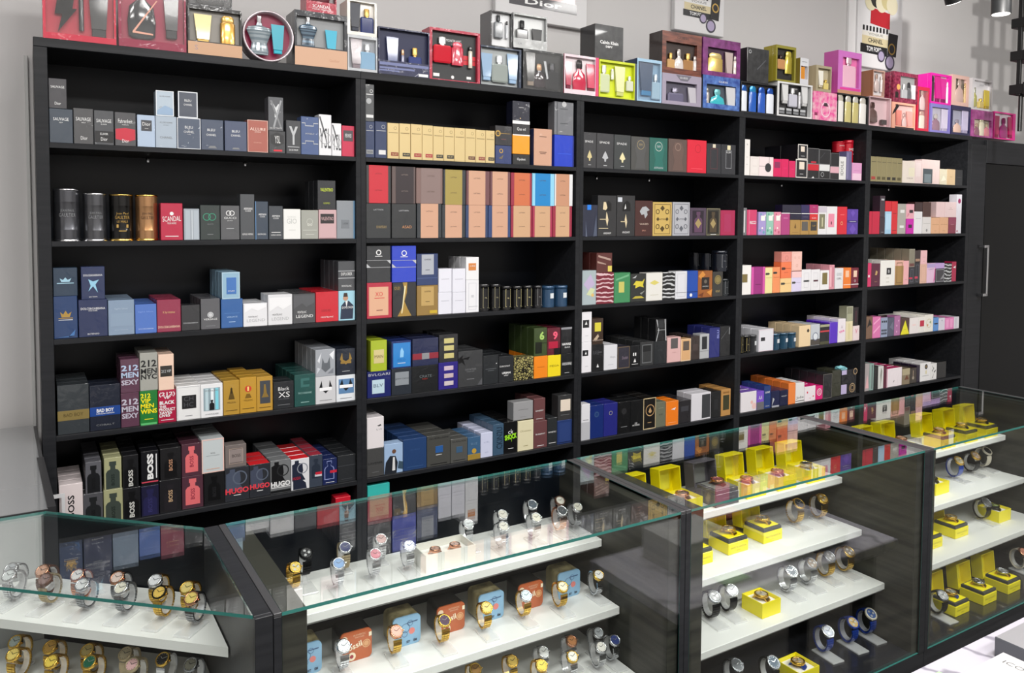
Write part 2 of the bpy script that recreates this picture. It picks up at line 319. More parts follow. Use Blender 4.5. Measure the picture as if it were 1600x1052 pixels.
row(1, 3, 60, 240, 3.507, [
 (80, 213, 782, '#1b3763', 'deep blue carton with gold crown', [P([(.33, .5), (.67, .5), (.75, .63), (.6, .57), (.5, .66), (.4, .57), (.27, .63)], 'D'), LN(.47, 'D', .6), LN(.43, 'S', .6), P([(.1, .03), (.6, .03), (.9, .2), (.85, .06)], '#3f6fa8')]),
 (217, 378, 800, '#1d2950', 'wide navy carton with white capitals', [T('DOLCE&GABBANA', .5, .76, .84, .06), T('POUR HOMME', .5, .7, .3, .03), T('INTENSO', .5, .08, .4, .04)], N(1)),
 (380, 525, 803, '#7f92a9', 'frosted blue-grey carton', [T('light blue', .5, .75, .5, .06, '#a9bacb'), T('pour homme', .5, .15, .5, .04, '#a9bacb'), R(.08, .25, .94, .62, '#8497ad')], N(3)),
 (528, 647, 826, '#4a6fba', 'cornflower blue carton', [T('light blue', .5, .74, .7, .06, '#7d9bd6'), T('DOLCE&GABBANA', .5, .16, .7, .04, '#b9c9ea')], N(3)),
 (648, 780, 800, '#8c2a46', 'burgundy carton with gold script', [T('K by intense', .5, .6, .5, .09, '#d9b27a'), T('DOLCE&GABBANA', .5, .16, .92, .07, '#e9c9ac')], N(3)),
 (782, 885, 830, '#2a2a2d', 'small black film-wrapped carton', [T('DOLCE&GABBANA', .5, .3, .8, .05, 'S')]),
 (888, 995, 795, '#56565a', 'grey carton with medallion', [O(.5, .47, .16, '#c8c9cb'), G(.5, .47, .12, '#56565a', .15), T('VERSACE', .5, .33, .7, .06), LN(.1, 'Z', .5)], N(3)),
 (78, 213, 626, '#223549', 'dark blue carton with pale crown', [P([(.33, .5), (.67, .5), (.75, .63), (.6, .57), (.5, .66), (.4, .57), (.27, .63)], '#9cc3d6'), R(.15, .44, .85, .47, '#9cc3d6')], U),
 (231, 363, 620, '#1f2c52', 'navy carton with light star flare', [T('DOLCE&GABBANA', .5, .74, .8, .06), P([(.3, .25), (.5, .4), (.7, .2), (.6, .45), (.75, .6), (.5, .55), (.3, .62), (.4, .42)], '#8fc3dc'), T('pour homme', .5, .08, .35, .05)], U)])
row(1, 3, 320, 240, 3.507, [
 (88, 208, 797, '#2c5c9a', 'azure carton with fine lettering', [T('VERSACE', .5, .38, .5, .05, '#a9c6e6'), LN(.5, '#4a7ab6', .7), LN(.2, '#a9c6e6', .3)]),
 (210, 343, 820, '#dedee1', 'low white carton with mountain logo', [T('LEGEND', .52, .26, .76, .12, '#a9aaad'), T('MONTBLANC', .4, .42, .4, .07, '#5a5b5e'), P([(.05, .6), (.35, .78), (.6, .66), (.95, .82), (.95, .96), (.05, .96)], '#ebebee')], N(2)),
 (345, 480, 772, '#d9d9dc', 'taller white carton with mountain logo', [T('LEGEND', .5, .2, .7, .1, '#a9aaad'), T('MONTBLANC', .38, .34, .4, .06, '#5a5b5e'), P([(.05, .45), (.4, .62), (.6, .5), (.95, .66), (.95, .9), (.05, .9)], '#e8e8ea')], N(1)),
 (482, 605, 768, '#47484b', 'charcoal carton with mountain logo', [T('LEGEND', .52, .24, .76, .1), T('MONTBLANC', .4, .38, .4, .08), P([(.02, .5), (.4, .68), (.6, .55), (.98, .7), (.98, .95), (.02, .95)], '#55565a')], N(3)),
 (607, 732, 757, '#c61e2e', 'bright red carton', [T('LEGEND RED', .45, .38, .4, .08, '#8e1622'), T('MONTBLANC', .5, .16, .55, .05)], N(3)),
 (732, 835, 752, '#9ccbdc', 'sky blue carton with portrait of a man', [P([(.1, .05), (.85, .05), (.9, .5), (.62, .66), (.4, .66), (.15, .5)], '#202c44'), O(.42, .76, .16, '#b98e74'), P([(.28, .8), (.56, .8), (.52, .93), (.32, .93)], '#3c2a22'), P([(.4, .66), (.55, .66), (.48, .45)], '#e6e6e6'), T('EXPLORER', .55, .44, .7, .07)]),
 (92, 192, 650, '#8db0c6', 'pale frosted carton with blue plate', [F('#a9c6d6', .06), L(.25, .18, .8, .8, '#3f70b4'), T('DYLAN', .52, .3, .35, .05)], N(3, lv=1)),
 (730, 828, 590, '#484a4e', 'grey banded carton', [R(0, .42, 1, .44, 'S'), R(0, .66, 1, .68, 'S'), T('EXPLORER', .5, .57, .66, .1), T('MONTBLANC', .5, .16, .6, .06)], N(3, lv=1))])
row(1, 4, 60, 520, 3.507, [
 (100, 276, 285, '#2f3438', 'wide black-grey carton with bronze band', [L(0, .28, 1, .48, '#7d6c3c'), T('BAD BOY', .5, .39, .62, .07, '#4a3c1c')], N(3)),
 (278, 448, 285, '#151b2b', 'wide black carton with royal blue band', [L(0, .32, 1, .52, '#16408a'), T('BAD BOY', .5, .44, .56, .08, 'W', 0, .03), T('CAROLINA HERRERA', .5, .37, .6, .03), T('COBALT', .5, .12, .6, .04, 'Z')], N(1)),
 (450, 552, 330, '#573447', 'maroon carton with stacked grey capitals, lower one', [T('212', .5, .74, .92, .17, '#b9b6c4', 0, .03), T('MEN', .5, .53, .92, .16, '#b9b6c4', 0, .03), T('SEXY', .5, .33, .9, .15, '#b9b6c4', 0, .03)]),
 (553, 653, 318, '#1c7430', 'green carton with yellow capitals', [T('212', .33, .86, .56, .13, 'Y', 0, .03), T('VIP', .33, .71, .56, .13, 'Y', 0, .03), T('MEN', .42, .56, .74, .13, 'Y', 0, .03), T('WINS', .5, .4, .92, .14, 'Y', 0, .03), LN(.16, 'Y', .5), R(.05, 0, .95, .06, '#5ab46c')]),
 (654, 754, 315, '#a6143c', 'crimson carton with white block capitals', [T('(212)', .5, .87, .9, .15, 'W', 0, .02), T('VIP', .5, .78, .4, .09, 'W', 0, .03), T('BLACK', .5, .62, .84, .11, 'W', 0, .04), T('THIS', .25, .5, .38, .08, 'W', 0, .03), T('PRODUCT', .5, .41, .9, .09, 'W', 0, .03), T('SAVES', .42, .31, .7, .09, 'W', 0, .03), T('LIVES', .36, .22, .6, .08, 'W', 0, .03), LN(.08, 'W', .7)]),
 (755, 888, 290, '#e2e2e2', 'white carton with black embossed plate', [L(.22, .33, .82, .72, '#1c1c1e'), T('CH', .5, .62, .4, .13, '#4c4c50'), T('HC', .5, .45, .4, .13, '#4c4c50'), LN(.12, '#a0a0a4', .3), F('#cfcfd2', .015, .04)], N(3)),
 (888, 1010, 280, '#e4e4e6', 'white carton with holographic window', [L(.12, .2, .88, .88, '#8fa3ac'), R(.2, .22, .34, .86, '#b9cfd6'), R(.45, .22, .58, .86, '#e6f0f4'), R(.66, .22, .8, .86, '#7fd0e0'), T('MONTBLANC', .5, .8, .6, .05, 'Z'), B(.5, .22, .22, .3, '#16181c'), T('STARWALKER', .5, .1, .6, .04, 'Z')], N(3)),
 (447, 552, 145, '#573447', 'maroon carton with stacked silver capitals, upper one', [T('212', .5, .74, .92, .17, '#a9bcd6', 0, .03), T('MEN', .5, .53, .92, .16, '#a9bcd6', 0, .03), T('SEXY', .5, .31, .92, .15, '#b9b6c4', 0, .03)], N(2, lv=1)),
 (553, 653, 110, '#9d9d96', 'grey carton with black stacked capitals', [T('212', .5, .72, .88, .18, 'K', 0, .03), T('MEN', .5, .52, .9, .14, 'K', 0, .03), T('NYC', .5, .37, .9, .14, 'K', 0, .03)], N(2, lv=1)),
 (655, 742, 118, '#e6c6b2', 'peach carton with black plate', [L(.12, .38, .88, .68, '#28231f'), T('212 VIP', .5, .53, .62, .08, 'S')], N(2, lv=1))])
row(1, 4, 320, 520, 3.507, [
 (100, 190, 262, '#b18a34', 'gold carton with dark crest', [P([(.3, .45), (.7, .45), (.62, .6), (.5, .82), (.38, .6)], '#5c4618'), T('1', .5, .7, .12, .16, '#3c2e10'), T('MILLION', .5, .36, .5, .05, '#5c4618'), LN(.12, '#5c4618', .7)], N(3)),
 (190, 283, 245, '#bd9030', 'gold carton with red oval', [O(.5, .68, .2, '#c8402a'), T('1', .5, .68, .1, .12, '#f0d080'), P([(.3, .42), (.7, .42), (.6, .54), (.4, .54)], '#7c5c1c'), T('MILLION', .5, .36, .5, .05, '#7c5c1c'), LN(.12, '#5c4618', .7)], N(3)),
 (283, 372, 240, '#b98e36', 'gold carton with slate window', [L(.2, .22, .85, .88, '#43464c'), P([(.3, .4), (.75, .4), (.62, .52), (.55, .78), (.45, .78), (.42, .52)], '#c9a45a'), LN(.1, '#5c4618', .7)], N(2)),
 (375, 488, 268, '#26282b', 'black carton with gothic white title', [T('Black', .5, .74, .54, .13), T('XS', .52, .52, .56, .2), T('PACO RABANNE', .5, .36, .5, .03, 'Z'), LN(.14, 'Z', .6)], N(1)),
 (490, 605, 228, '#234f4b', 'deep teal carton with tonal P', [R(.3, .6, .72, .88, '#3a6a66'), R(.42, .68, .72, .8, '#234f4b'), T('PACO RABANNE', .5, .42, .64, .06, '#9cc0bb'), LN(.12, '#9cc0bb', .4)], N(4)),
 (605, 718, 240, '#cbcbce', 'white carton with black winged emblem', [P([(.18, .6), (.3, .86), (.34, .6), (.5, .52), (.66, .6), (.7, .86), (.82, .6), (.5, .38)], '#1c1c20'), R(.2, .48, .8, .6, '#f2f2f4'), LN(.12, 'Z', .6)]),
 (720, 828, 232, '#dfe3e8', 'white carton with blue panel and winged emblem', [L(.12, .3, .92, .86, '#5c83ad'), P([(.18, .65), (.3, .86), (.36, .65), (.5, .56), (.66, .65), (.72, .86), (.84, .65), (.5, .4)], '#14181e'), R(.16, .52, .86, .64, '#f2f2f4'), LN(.12, 'Z', .6)]),
 (600, 715, 92, '#9fa3aa', 'silver crystalline carton', [P([(.3, .3), (.35, .7), (.45, .5), (.6, .5), (.72, .72), (.75, .3), (.5, .15)], '#62666c'), P([(.1, .6), (.3, .9), (.2, .5)], '#d9dce0'), P([(.7, .8), (.95, .95), (.9, .6)], '#e6e8ec'), P([(.05, .1), (.25, .3), (.1, .35)], '#c8ccd2'), P([(.6, .1), (.9, .3), (.9, .1)], '#7c8088')], N(4, lv=1)),
 (720, 830, 88, '#1f2532', 'near-black carton with gold winged emblem', [P([(.18, .6), (.3, .86), (.34, .6), (.5, .52), (.66, .6), (.7, .86), (.82, .6), (.5, .4)], 'D'), R(.22, .44, .78, .54, '#96773a'), LN(.14, 'S', .4)], N(3, lv=1))])
BT = lambda c, t='#101012', g=None: [B(.5, .02, .8, .86, c), T('BOSS', .5, .3, .2, .36, t, math.pi/2, .02)]
row(1, 5, 60, 520, 3.507, [
 (110, 243, 830, '#ddd1d1', 'blush white carton with vertical black lettering', [T('BOSS', .5, .5, .28, .5, '#1c1c1e', math.pi/2, .02)], N(3)),
 (245, 353, 880, '#4d4d52', 'grey carton with black bottle print, lower row', BT('#1e2022', '#0c0c0e')), (355, 462, 858, '#a2a27c', 'olive carton with dark bottle print, lower row', BT('#3c443e', '#1c2420')),
 (462, 560, 850, '#17171a', 'black carton with grey vertical lettering, lower row', [B(.5, .02, .8, .86, '#0c0c0e'), T('BOSS', .5, .3, .3, .5, '#c9c9c4', math.pi/2, .03)]), (562, 660, 838, '#1b1a35', 'midnight blue carton with tonal lettering', [B(.5, .02, .8, .86, '#24234a'), T('BOSS', .5, .35, .24, .45, '#3c3a6c', math.pi/2)]),
 (662, 783, 805, '#1b1a1d', 'black carton with bronze lettering, lower row', [B(.5, .05, .6, .8, '#232024'), T('BOSS', .5, .5, .2, .36, '#c0a07c', math.pi/2, .02)]), (785, 903, 785, '#4f2e3a', 'plum carton with pink bottle print, lower row', [B(.5, .12, .68, .8, '#dd6c70'), T('BOSS', .5, .45, .2, .34, '#8c2c40', math.pi/2, .02)]),
 (905, 1020, 765, '#161618', 'black carton with tonal bottle print', [B(.5, .14, .6, .74, '#0a0a0c'), T('BOSS', .5, .4, .16, .3, '#2c2c30', math.pi/2)]),
 (255, 345, 708, '#5c5c62', 'slim grey carton with black bottle print, upper row', BT('#17181b', '#0c0c0e'), N(4, lv=1)), (357, 455, 685, '#a5a57e', 'olive carton with dark bottle print, upper row', BT('#39423d', '#1c2420'), N(3, lv=1)),
 (455, 548, 672, '#17171a', 'black carton with grey vertical lettering, upper row', [B(.5, .02, .8, .86, '#0c0c0e'), T('BOSS', .5, .3, .3, .5, '#c9c9c4', math.pi/2, .03)], N(4, lv=1)), (560, 662, 648, '#0f0f15', 'black carton with bold white lettering and red line', [T('BOSS', .52, .55, .36, .74, 'W', math.pi/2, .05), R(.84, .2, .9, .9, 'W'), R(.02, .09, .96, .125, '#d0495c')], N(2, lv=1)),
 (665, 782, 632, '#1b1a1c', 'black carton with bronze lettering, upper row', [B(.5, .05, .6, .8, '#0f0e10'), T('BOSS', .5, .46, .18, .36, '#b98a6c', math.pi/2, .02)], N(3, lv=1)), (783, 893, 608, '#4f2e3a', 'plum carton with pink bottle print, upper row', [B(.5, .12, .64, .8, '#dd6c70'), T('BOSS', .5, .45, .2, .34, '#8c2c40', math.pi/2, .02)], N(4, lv=1)),
 (893, 1017, 582, '#c3cacc', 'pale grey carton with pink rim', [F('#e6c0b6', .05), T('BOSS', .5, .58, .2, .04, 'Z'), LN(.5, '#a9b0b2', .6), LN(.1, '#d9a890', .6)], N(3, lv=1))])
FLSK = lambda a, b: [P([(.05, .3), (.05, .82), (.2, .86), (.2, .95), (.42, .95), (.42, .86), (.62, .84), (.66, .6), (.6, .5), (.78, .3)], a), G(.62, .68, .3, b, .18)]
row(1, 5, 320, 520, 3.507, [
 (108, 243, 737, '#2c2e34', 'charcoal carton with flask print and large red lettering', FLSK('#4a5264', '#5c6474')+[T('HUGO', .5, .3, .96, .17, '#e0404c', 0, .04), LN(.16, 'W', .3)]), (243, 358, 720, '#2b2d33', 'charcoal carton with flask print and smaller red lettering', FLSK('#444a5c', '#5c6474')+[T('HUGO', .5, .33, .96, .16, '#e0404c', 0, .04), LN(.18, 'W', .3)], N(2, top='#d8242c')),
 (358, 470, 697, '#737577', 'grey carton with black flask print', FLSK('#141416', '#2a2b2d')+[T('HUGO', .5, .28, .96, .16, 'W', 0, .04), R(0, .02, 1, .1, '#17181a'), R(.02, .17, .98, .19, 'W')], N(4)), (472, 573, 690, '#dcdce0', 'white carton with navy flask print', FLSK('#23283a', '#8a8e98')+[P([(.1, .02), (.85, .02), (.8, .2), (.55, .34), (.1, .3)], '#23283a'), T('HUGO', .3, .38, .42, .09, '#d02034')], N(3, top='#d8242c')),
 (573, 645, 670, '#3a4250', 'slate carton with bottle print and red tag', [B(.5, .28, .66, .6, '#28303e'), R(.4, .32, .95, .4, '#c8c8d0'), R(.45, .38, .95, .46, '#c8283c')], N(4, top='#a03040')), (645, 725, 690, '#1b2654', 'navy carton with outlined bottle and red tag', [B(.45, .2, .7, .72, '#8a94c4'), B(.45, .23, .58, .66, '#1b2654'), R(.5, .44, .98, .54, '#c8283c'), LN(.08, 'W', .6)], N(3)),
 (727, 830, 670, '#292b2e', 'plain black-grey carton', [R(0, .6, 1, .62, '#46484c'), LN(.1, '#46484c', .6)], N(4)),
 (110, 228, 614, '#756c69', 'taupe metallic carton with framed plate', [G(.5, .5, .01, 'K'), L(.18, .22, .86, .78, '#8f8380'), F('#c0a89a', .015, .18), T('BOSS', .52, .52, .4, .13, '#38302e')], U)])
# bay 2
GT = [(183, 257, 292, '#8c3c28', 'brick red'), (257, 330, 296, '#1c1c1c', 'black second'), (330, 403, 300, '#a02c34', 'red'), (403, 473, 307, '#a83038', 'crimson'), (473, 540, 314, '#222', 'black fifth'), (540, 608, 320, '#222', 'black sixth'), (608, 676, 324, None, ''), (676, 742, 329, '#5c2c24', 'brown'), (742, 805, 336, '#8c4038', 'russet'), (805, 863, 340, '#2c2422', 'dark')]
row(2, 1, 560, 120, 4.047, [
 (42, 103, 283, '#27365a', 'slim navy carton with medallion', [G(.6, .86, .16, 'S', .2), LN(.74, 'S', .8), R(.1, .1, .85, .22, '#8a8d90'), T('MANCERA', .5, .16, .6, .05, 'K')]), (105, 180, 283, '#27365a', 'slim navy carton with medallion and white tag', [G(.7, .86, .15, 'S', .2), LN(.74, 'S', .8), R(.3, .1, .9, .22, '#d9d9d9')])] +
 [(a, b, c, '#dcc48e', ('gold foil carton with %s tag' % n.split()[0]+(', %s in the gold row' % n.split()[1] if ' ' in n else '')) if t else 'gold foil carton without a tag', [G(.68, .86, .13, '#8a7446', .2), LN(.72, '#8a7446', .8)]+([R(.3, .08, .95, .18, t if len(t) == 7 else '#222222'), T('VELVET', .62, .13, .5, .04, '#d9c48c')] if t else []), dict(metal=.3)) for a, b, c, t, n in GT] + [
 (866, 970, 435, '#29386a', 'navy carton with gold knot', [G(.35, .7, .12, 'D', .4), P([(.2, .3), (.5, .5), (.4, .25)], '#6c6048')]),
 (975, 1085, 490, '#1b1b1c', 'black carton with white script', [T('Opulent', .5, .5, .5, .3)]), (1110, 1225, 330, '#c99b82', 'tall peach carton with navy side', [LN(.78, '#6c4c3c', .4), LN(.36, '#6c4c3c', .4), LN(.32, '#6c4c3c', .3)], dict(side='#2a3660')),
 (1240, 1365, 370, '#0a36bc', 'royal blue carton', [R(.93, 0, 1, 1, '#041c70'), LN(.4, '#2a58d8', .7)]),
 (42, 100, 47, '#4c4e50', 'tall silver-grey carton with medallion', [O(.4, .55, .3, '#a9abad'), G(.68, .82, .17, 'W', .2), LN(.72, 'W', .8), R(.1, .1, .9, .18, '#d9d9d9')], U), (866, 972, 310, '#252428', 'black carton with gold knot', [G(.15, .6, .16, 'D', .4), LN(.6, 'D', .8), LN(.3, '#8c4c4c', .3)], U),
 (975, 1085, 365, '#ec9a14', 'orange-yellow carton with white top edge', [R(0, .94, 1, 1, 'W')], U), (975, 1085, 300, '#26252a', 'squat black carton with white script', [T('Qaa ed', .5, .5, .5, .35)], U), (975, 1085, 155, '#15172a', 'navy-black carton on top of four', [T('AJMAL', .5, .72, .3, .05), R(0, 0, 1, .14, '#e6e6e6'), O(.45, .25, .03, '#d0b080')], U),
 (1240, 1362, 160, '#6d6f74', 'grey carton with white seal', [LN(.78, '#3c3e42', .4), LN(.34, '#3c3e42', .4), R(.12, .0, .16, 1, '#4a4c50'), O(.5, .93, .12, '#b9babc')], U)])
def lat(c, pan, a, b, x0, x1, look, lab='#5a4438', **k):
    return (x0, x1, k.pop('yt'), c, look, [L((a-x0)/(x1-x0), .0, (b-x0)/(x1-x0), 1, pan), LN2(a, b, x0, x1, .78, lab), LN2(a, b, x0, x1, .34, lab)], k)
def LN2(a, b, x0, x1, z, c): cx = ((a+b)/2-x0)/(x1-x0); return T('LATTAFA', cx, z, .28, .035, c)
row(2, 2, 560, 120, 4.047, [
 (48, 205, 800, '#2a2d2f', 'charcoal carton with grey title, lower row', [T('LATTAFA', .5, .82, .4, .04, 'S'), T('KHAMRAH', .62, .33, .4, .08, '#a08a5c')]), (210, 365, 803, '#292b2d', 'charcoal carton with copper title, lower row', [T('LATTAFA', .5, .8, .4, .04, 'S'), T('ASAD', .62, .33, .4, .08, '#c48a5c')]),
 lat('#2b3035', '#cb9d82', 393, 505, 370, 527, 'peach-fronted carton with charcoal sides, third in lower row', yt=803), lat('#2b3035', '#cb9d82', 548, 655, 529, 677, 'peach-fronted carton with charcoal sides, fourth in lower row', yt=810), lat('#2a3d64', '#cb9d82', 697, 803, 679, 820, 'peach-fronted carton with navy sides, fifth in lower row', yt=812),
 lat('#2a4070', '#cb9d82', 845, 945, 822, 963, 'peach-fronted carton with navy sides, sixth in lower row', yt=815), lat('#96203c', '#c8a07c', 980, 1088, 965, 1100, 'tan-fronted carton with crimson sides, left of three', yt=816), lat('#a2264a', '#c8a07c', 1115, 1213, 1102, 1228, 'tan-fronted carton with crimson sides, middle of three', yt=818), lat('#96203c', '#c8a07c', 1247, 1335, 1230, 1352, 'tan-fronted carton with crimson sides, right of three', yt=818),
 lat('#2c2f31', '#c42434', 65, 188, 48, 207, 'red-fronted carton with charcoal sides, upper row', '#7c1420', lv=1, yt=560), lat('#5c4c4a', '#2c2226', 235, 350, 211, 362, 'dark brown-black carton, upper row', '#8c7c74', lv=1, yt=568), lat('#7a615c', '#85706c', 395, 520, 365, 534, 'mauve-grey carton, upper row', lv=1, yt=578),
 lat('#2b3035', '#a18f48', 548, 657, 537, 680, 'antique gold-fronted carton, upper row', lv=1, yt=588), lat('#6c4448', '#cb9d82', 697, 803, 683, 832, 'peach-fronted carton with plum sides, upper row', lv=1, yt=595), lat('#6c4448', '#cb9d82', 847, 945, 834, 962, 'narrow peach-fronted carton with plum sides, upper row', lv=1, yt=600),
 lat('#96203c', '#c96c44', 985, 1085, 965, 1098, 'burnt orange-fronted carton with crimson sides, upper row', lv=1, yt=608), lat('#8ccbe6', '#0d80c2', 1118, 1215, 1100, 1241, 'bright blue-fronted carton with sky sides, upper row', lv=1, yt=612), lat('#dcdde0', '#c08c6e', 1250, 1335, 1243, 1357, 'tan-fronted carton with white sides, upper row', lv=1, yt=616)])
LAT = [P([(0, .52), (.0, .42), (.16, .42)], 'S'), P([(1, .6), (1, .5), (.84, .6)], 'S'), R(0, .6, 1, .61, 'S'), R(0, .41, 1, .42, 'S')]
row(2, 3, 560, 370, 4.208, [
 (55, 220, 302, '#b32a40', 'crimson carton with peach panel', [L(.08, .08, .86, .88, '#d9a98a'), T('XO', .48, .68, .3, .12, 'E'), LN(.56, 'E', .4), LN(.22, '#7c3c34', .25)]), (225, 380, 300, '#27282b', 'black carton with flowing gold ribbon', [P([(.42, 1), (.62, 1), (.6, .7), (.5, .45), (.62, .25), (.8, .02), (.2, .02), (.42, .3), (.44, .6), (.5, .8)], '#c9a45a'), P([(.5, .9), (.56, .9), (.46, .4), (.4, .1), (.36, .1), (.42, .4)], '#f2e4b4'), L(.02, .76, .35, .92, '#3c3a34'), T('OUD', .18, .84, .24, .08, 'D')]),
 (384, 524, 320, '#8f7138', 'bronze glass-look carton with tan plate', [L(.2, .32, .8, .96, '#b9995c'), T('AL WATANI', .5, .8, .3, .05, '#4c3a1c'), LN(.45, '#4c3a1c', .2), R(.6, .06, .95, .16, '#c4a628')]),
 (525, 615, 365, '#dcdce6', 'lavender-white carton, lower left of four', [LN(.6, '#a9a9b6', .6)]), (617, 705, 365, '#dcdce6', 'lavender-white carton, lower right of four', [LN(.6, '#a9a9b6', .6)]), (707, 793, 285, '#e2e2e6', 'white carton with outlined label', [F('#b9bac4', .02, .2), T('100', .5, .5, .2, .08, '#9a9ca6'), R(.2, .18, .9, .19, '#9a9ca6')]),
 (53, 212, 60, '#2e3033', 'charcoal carton with ring emblem and diamond corners', [G(.5, .82, .11, 'W', .35), LN(.71, 'W', .3)]+LAT, U), (220, 380, 60, '#2941bd', 'cobalt carton with ring emblem and diamond corners', [G(.5, .8, .11, 'W', .3), LN(.69, 'W', .3)]+LAT, U), (384, 524, 112, '#293a66', 'navy carton with arched grey plate', [L(.22, .34, .8, .98, '#a9adb6'), T('AL WATANI', .5, .82, .3, .05, '#3c4250'), LN(.48, '#3c4250', .2), R(0, .22, 1, .24, '#4a5c8c')], U),
 (527, 615, 210, '#dedee8', 'lavender-white carton, upper left of four', [LN(.55, '#a9a9b6', .6)], U), (617, 705, 210, '#dedee8', 'lavender-white carton, upper right of four', [LN(.55, '#a9a9b6', .6)], U), (707, 793, 135, '#e4e4e6', 'white carton with small orange square', [L(.2, .42, .78, .74, '#cf8240'), T('AL REHAB', .5, .62, .4, .06, 'W')], N(2, lv=1)),
 (800, 880, 312, '#141416', 'black canister with square outline, first from left', ['', '', '#a09a78'], dict(kind='can', n=2)), (880, 950, 312, '#141416', 'black canister, second from left', ['', '', '#a09a78'], dict(kind='can', n=2)), (952, 1022, 325, '#161616', 'black canister, third from left', ['', '', '#cfc48c'], dict(kind='can', n=2)), (1024, 1092, 325, '#161616', 'black canister, fourth from left', ['', '', '#cfc48c'], dict(kind='can', n=2)), (1094, 1160, 322, '#161616', 'black canister, fifth from left', ['', '', '#cfc48c'], dict(kind='can', n=2)), (1164, 1224, 322, '#1c1c20', 'black canister, sixth from left', ['', '', '#8a8a8a'], dict(kind='can', n=2)),
 (1228, 1310, 325, '#2c4c6c', 'slate blue canister with white tag, left one', ['', '', 'tag'], dict(kind='can', n=2)), (1314, 1395, 322, '#2c4c6c', 'slate blue canister with white tag, right one', ['', '', 'tag'], dict(kind='can', n=2))])
FOIL = [L(.28, .7, .76, .86, '#b9a46c'), L(.28, .42, .76, .58, '#b9a46c'), L(.28, .14, .76, .3, '#b9a46c')]
row(2, 4, 560, 370, 4.208, [
 (57, 215, 885, '#151e60', 'deep blue carton with pale square label', [T('BVLGARI', .5, .88, .9, .1, 'S'), L(.2, .15, .72, .68, '#b9d0dc'), T('BLV', .46, .46, .4, .13, '#4a5c70')]), (217, 350, 865, '#242a33', 'slate black carton with grey plate', [L(.18, .36, .86, .86, '#8a9096'), T('JIMMY CHOO', .52, .6, .66, .07, '#2c3036')]),
 (350, 525, 848, '#16181a', 'black carton with small red word', [T('CRATE', .52, .6, .46, .1, '#6c7478'), T('RED', .5, .5, .2, .05, '#a83028')]), (527, 655, 825, '#2a1f7c', 'violet-blue carton with three foil strips', [L(.28, .7, .76, .86, '#c8b4c4'), L(.28, .42, .76, .58, '#c4b0b4'), L(.28, .14, .76, .3, '#c8bcc0')]),
 (655, 818, 750, '#393a3c', 'big charcoal carton with black bow', [T('OUD INTENSE', .5, .48, .44, .05, 'Z'), T('PARFUM', .5, .42, .3, .03, 'Z'), LN(.2, 'Z', .3), P([(.78, .02), (.98, .02), (.98, .22)], '#55565a'), P([(0, .8), (.2, .9), (.16, .8), (.48, .84), (.4, .76), (.2, .78), (.28, .6), (.14, .7), (.02, .66)], '#0c0c0e')], N(2)), (820, 922, 780, '#232629', 'black carton with faint title', [LN(.52, '#5c6064', .7), LN(.46, '#5c6064', .4), O(.86, .7, .03, 'W')], N(3)),
 (923, 1022, 785, '#232528', 'black carton with white emblem', [T('CLUB DE NUIT', .4, .62, .7, .06), T('URBAN', .5, .36, .56, .08, 'W', 0, .03), T('elixir', .5, .27, .3, .06)], N(3)), (1023, 1153, 790, '#8b8052', 'leopard-print carton with black plate', 'leopard'),
 (1155, 1245, 785, '#ec861c', 'orange carton', [T('MANGO', .5, .5, .5, .06, '#a85a10')]), (1245, 1332, 778, '#ecd420', 'yellow carton', [T('MEGA', .5, .5, .7, .09, '#6c5c10')]), (1333, 1412, 768, '#17191b', 'black carton with white capitals', [T('ODYSSEY', .5, .56, .84, .06), T('HOMME', .5, .5, .8, .08), LN(.1, 'S', .4)]),
 (80, 188, 682, '#a5b526', 'lime carton with peach label', [L(.18, .26, .82, .7, '#cfc088'), T('MAN', .5, .48, .52, .1, '#6c5a2c')], N(2, lv=1)), (217, 348, 685, '#1b2c66', 'navy carton with bright blue panel and rider', [L(.08, .05, .96, .93, '#2c80c8'), P([(.42, .4), (.6, .4), (.62, .6), (.52, .76), (.44, .64)], '#8cc4ec'), T('POLO', .5, .3, .4, .09, '#2468b0'), LN(.18, 'W', .4)], N(2, lv=1)),
 (355, 527, 668, '#22284a', 'wide navy carton with red and grey band', [L(0, .24, 1, .46, '#8c2c3a'), R(.36, .24, .64, .46, '#8a8c90')], N(2, lv=1)), (530, 655, 642, '#27272a', 'black carton with three pale gold strips', [L(.26, .68, .78, .86, '#c8bd7c'), L(.26, .42, .78, .6, '#c8bd7c'), L(.26, .14, .78, .32, '#c8bd7c')], N(2, lv=1)),
 (1155, 1242, 600, '#3a4a26', 'green and black carton with a six', [T('6', .6, .72, .36, .3, '#a8cc6c', 0, .04), R(.1, .45, .95, .47, '#16180f'), R(.1, .1, .6, .5, '#1a1e14')], N(3, lv=1)), (1243, 1330, 600, '#5c1828', 'red and black carton with a nine', [T('9', .6, .72, .36, .3, '#ee5c78', 0, .04), L(.1, .25, .8, .5, '#b01c3c'), R(.5, 0, .98, .25, '#141014')], N(2, lv=1)), (1333, 1405, 595, '#1c1c1f', 'black carton with white stencil words', [T('HAWAS', .5, .36, .8, .1, 'W', 0, .03), T('BLACK', .6, .24, .5, .06), R(.0, .92, 1, 1, '#8a8a90')], N(2, lv=1))])
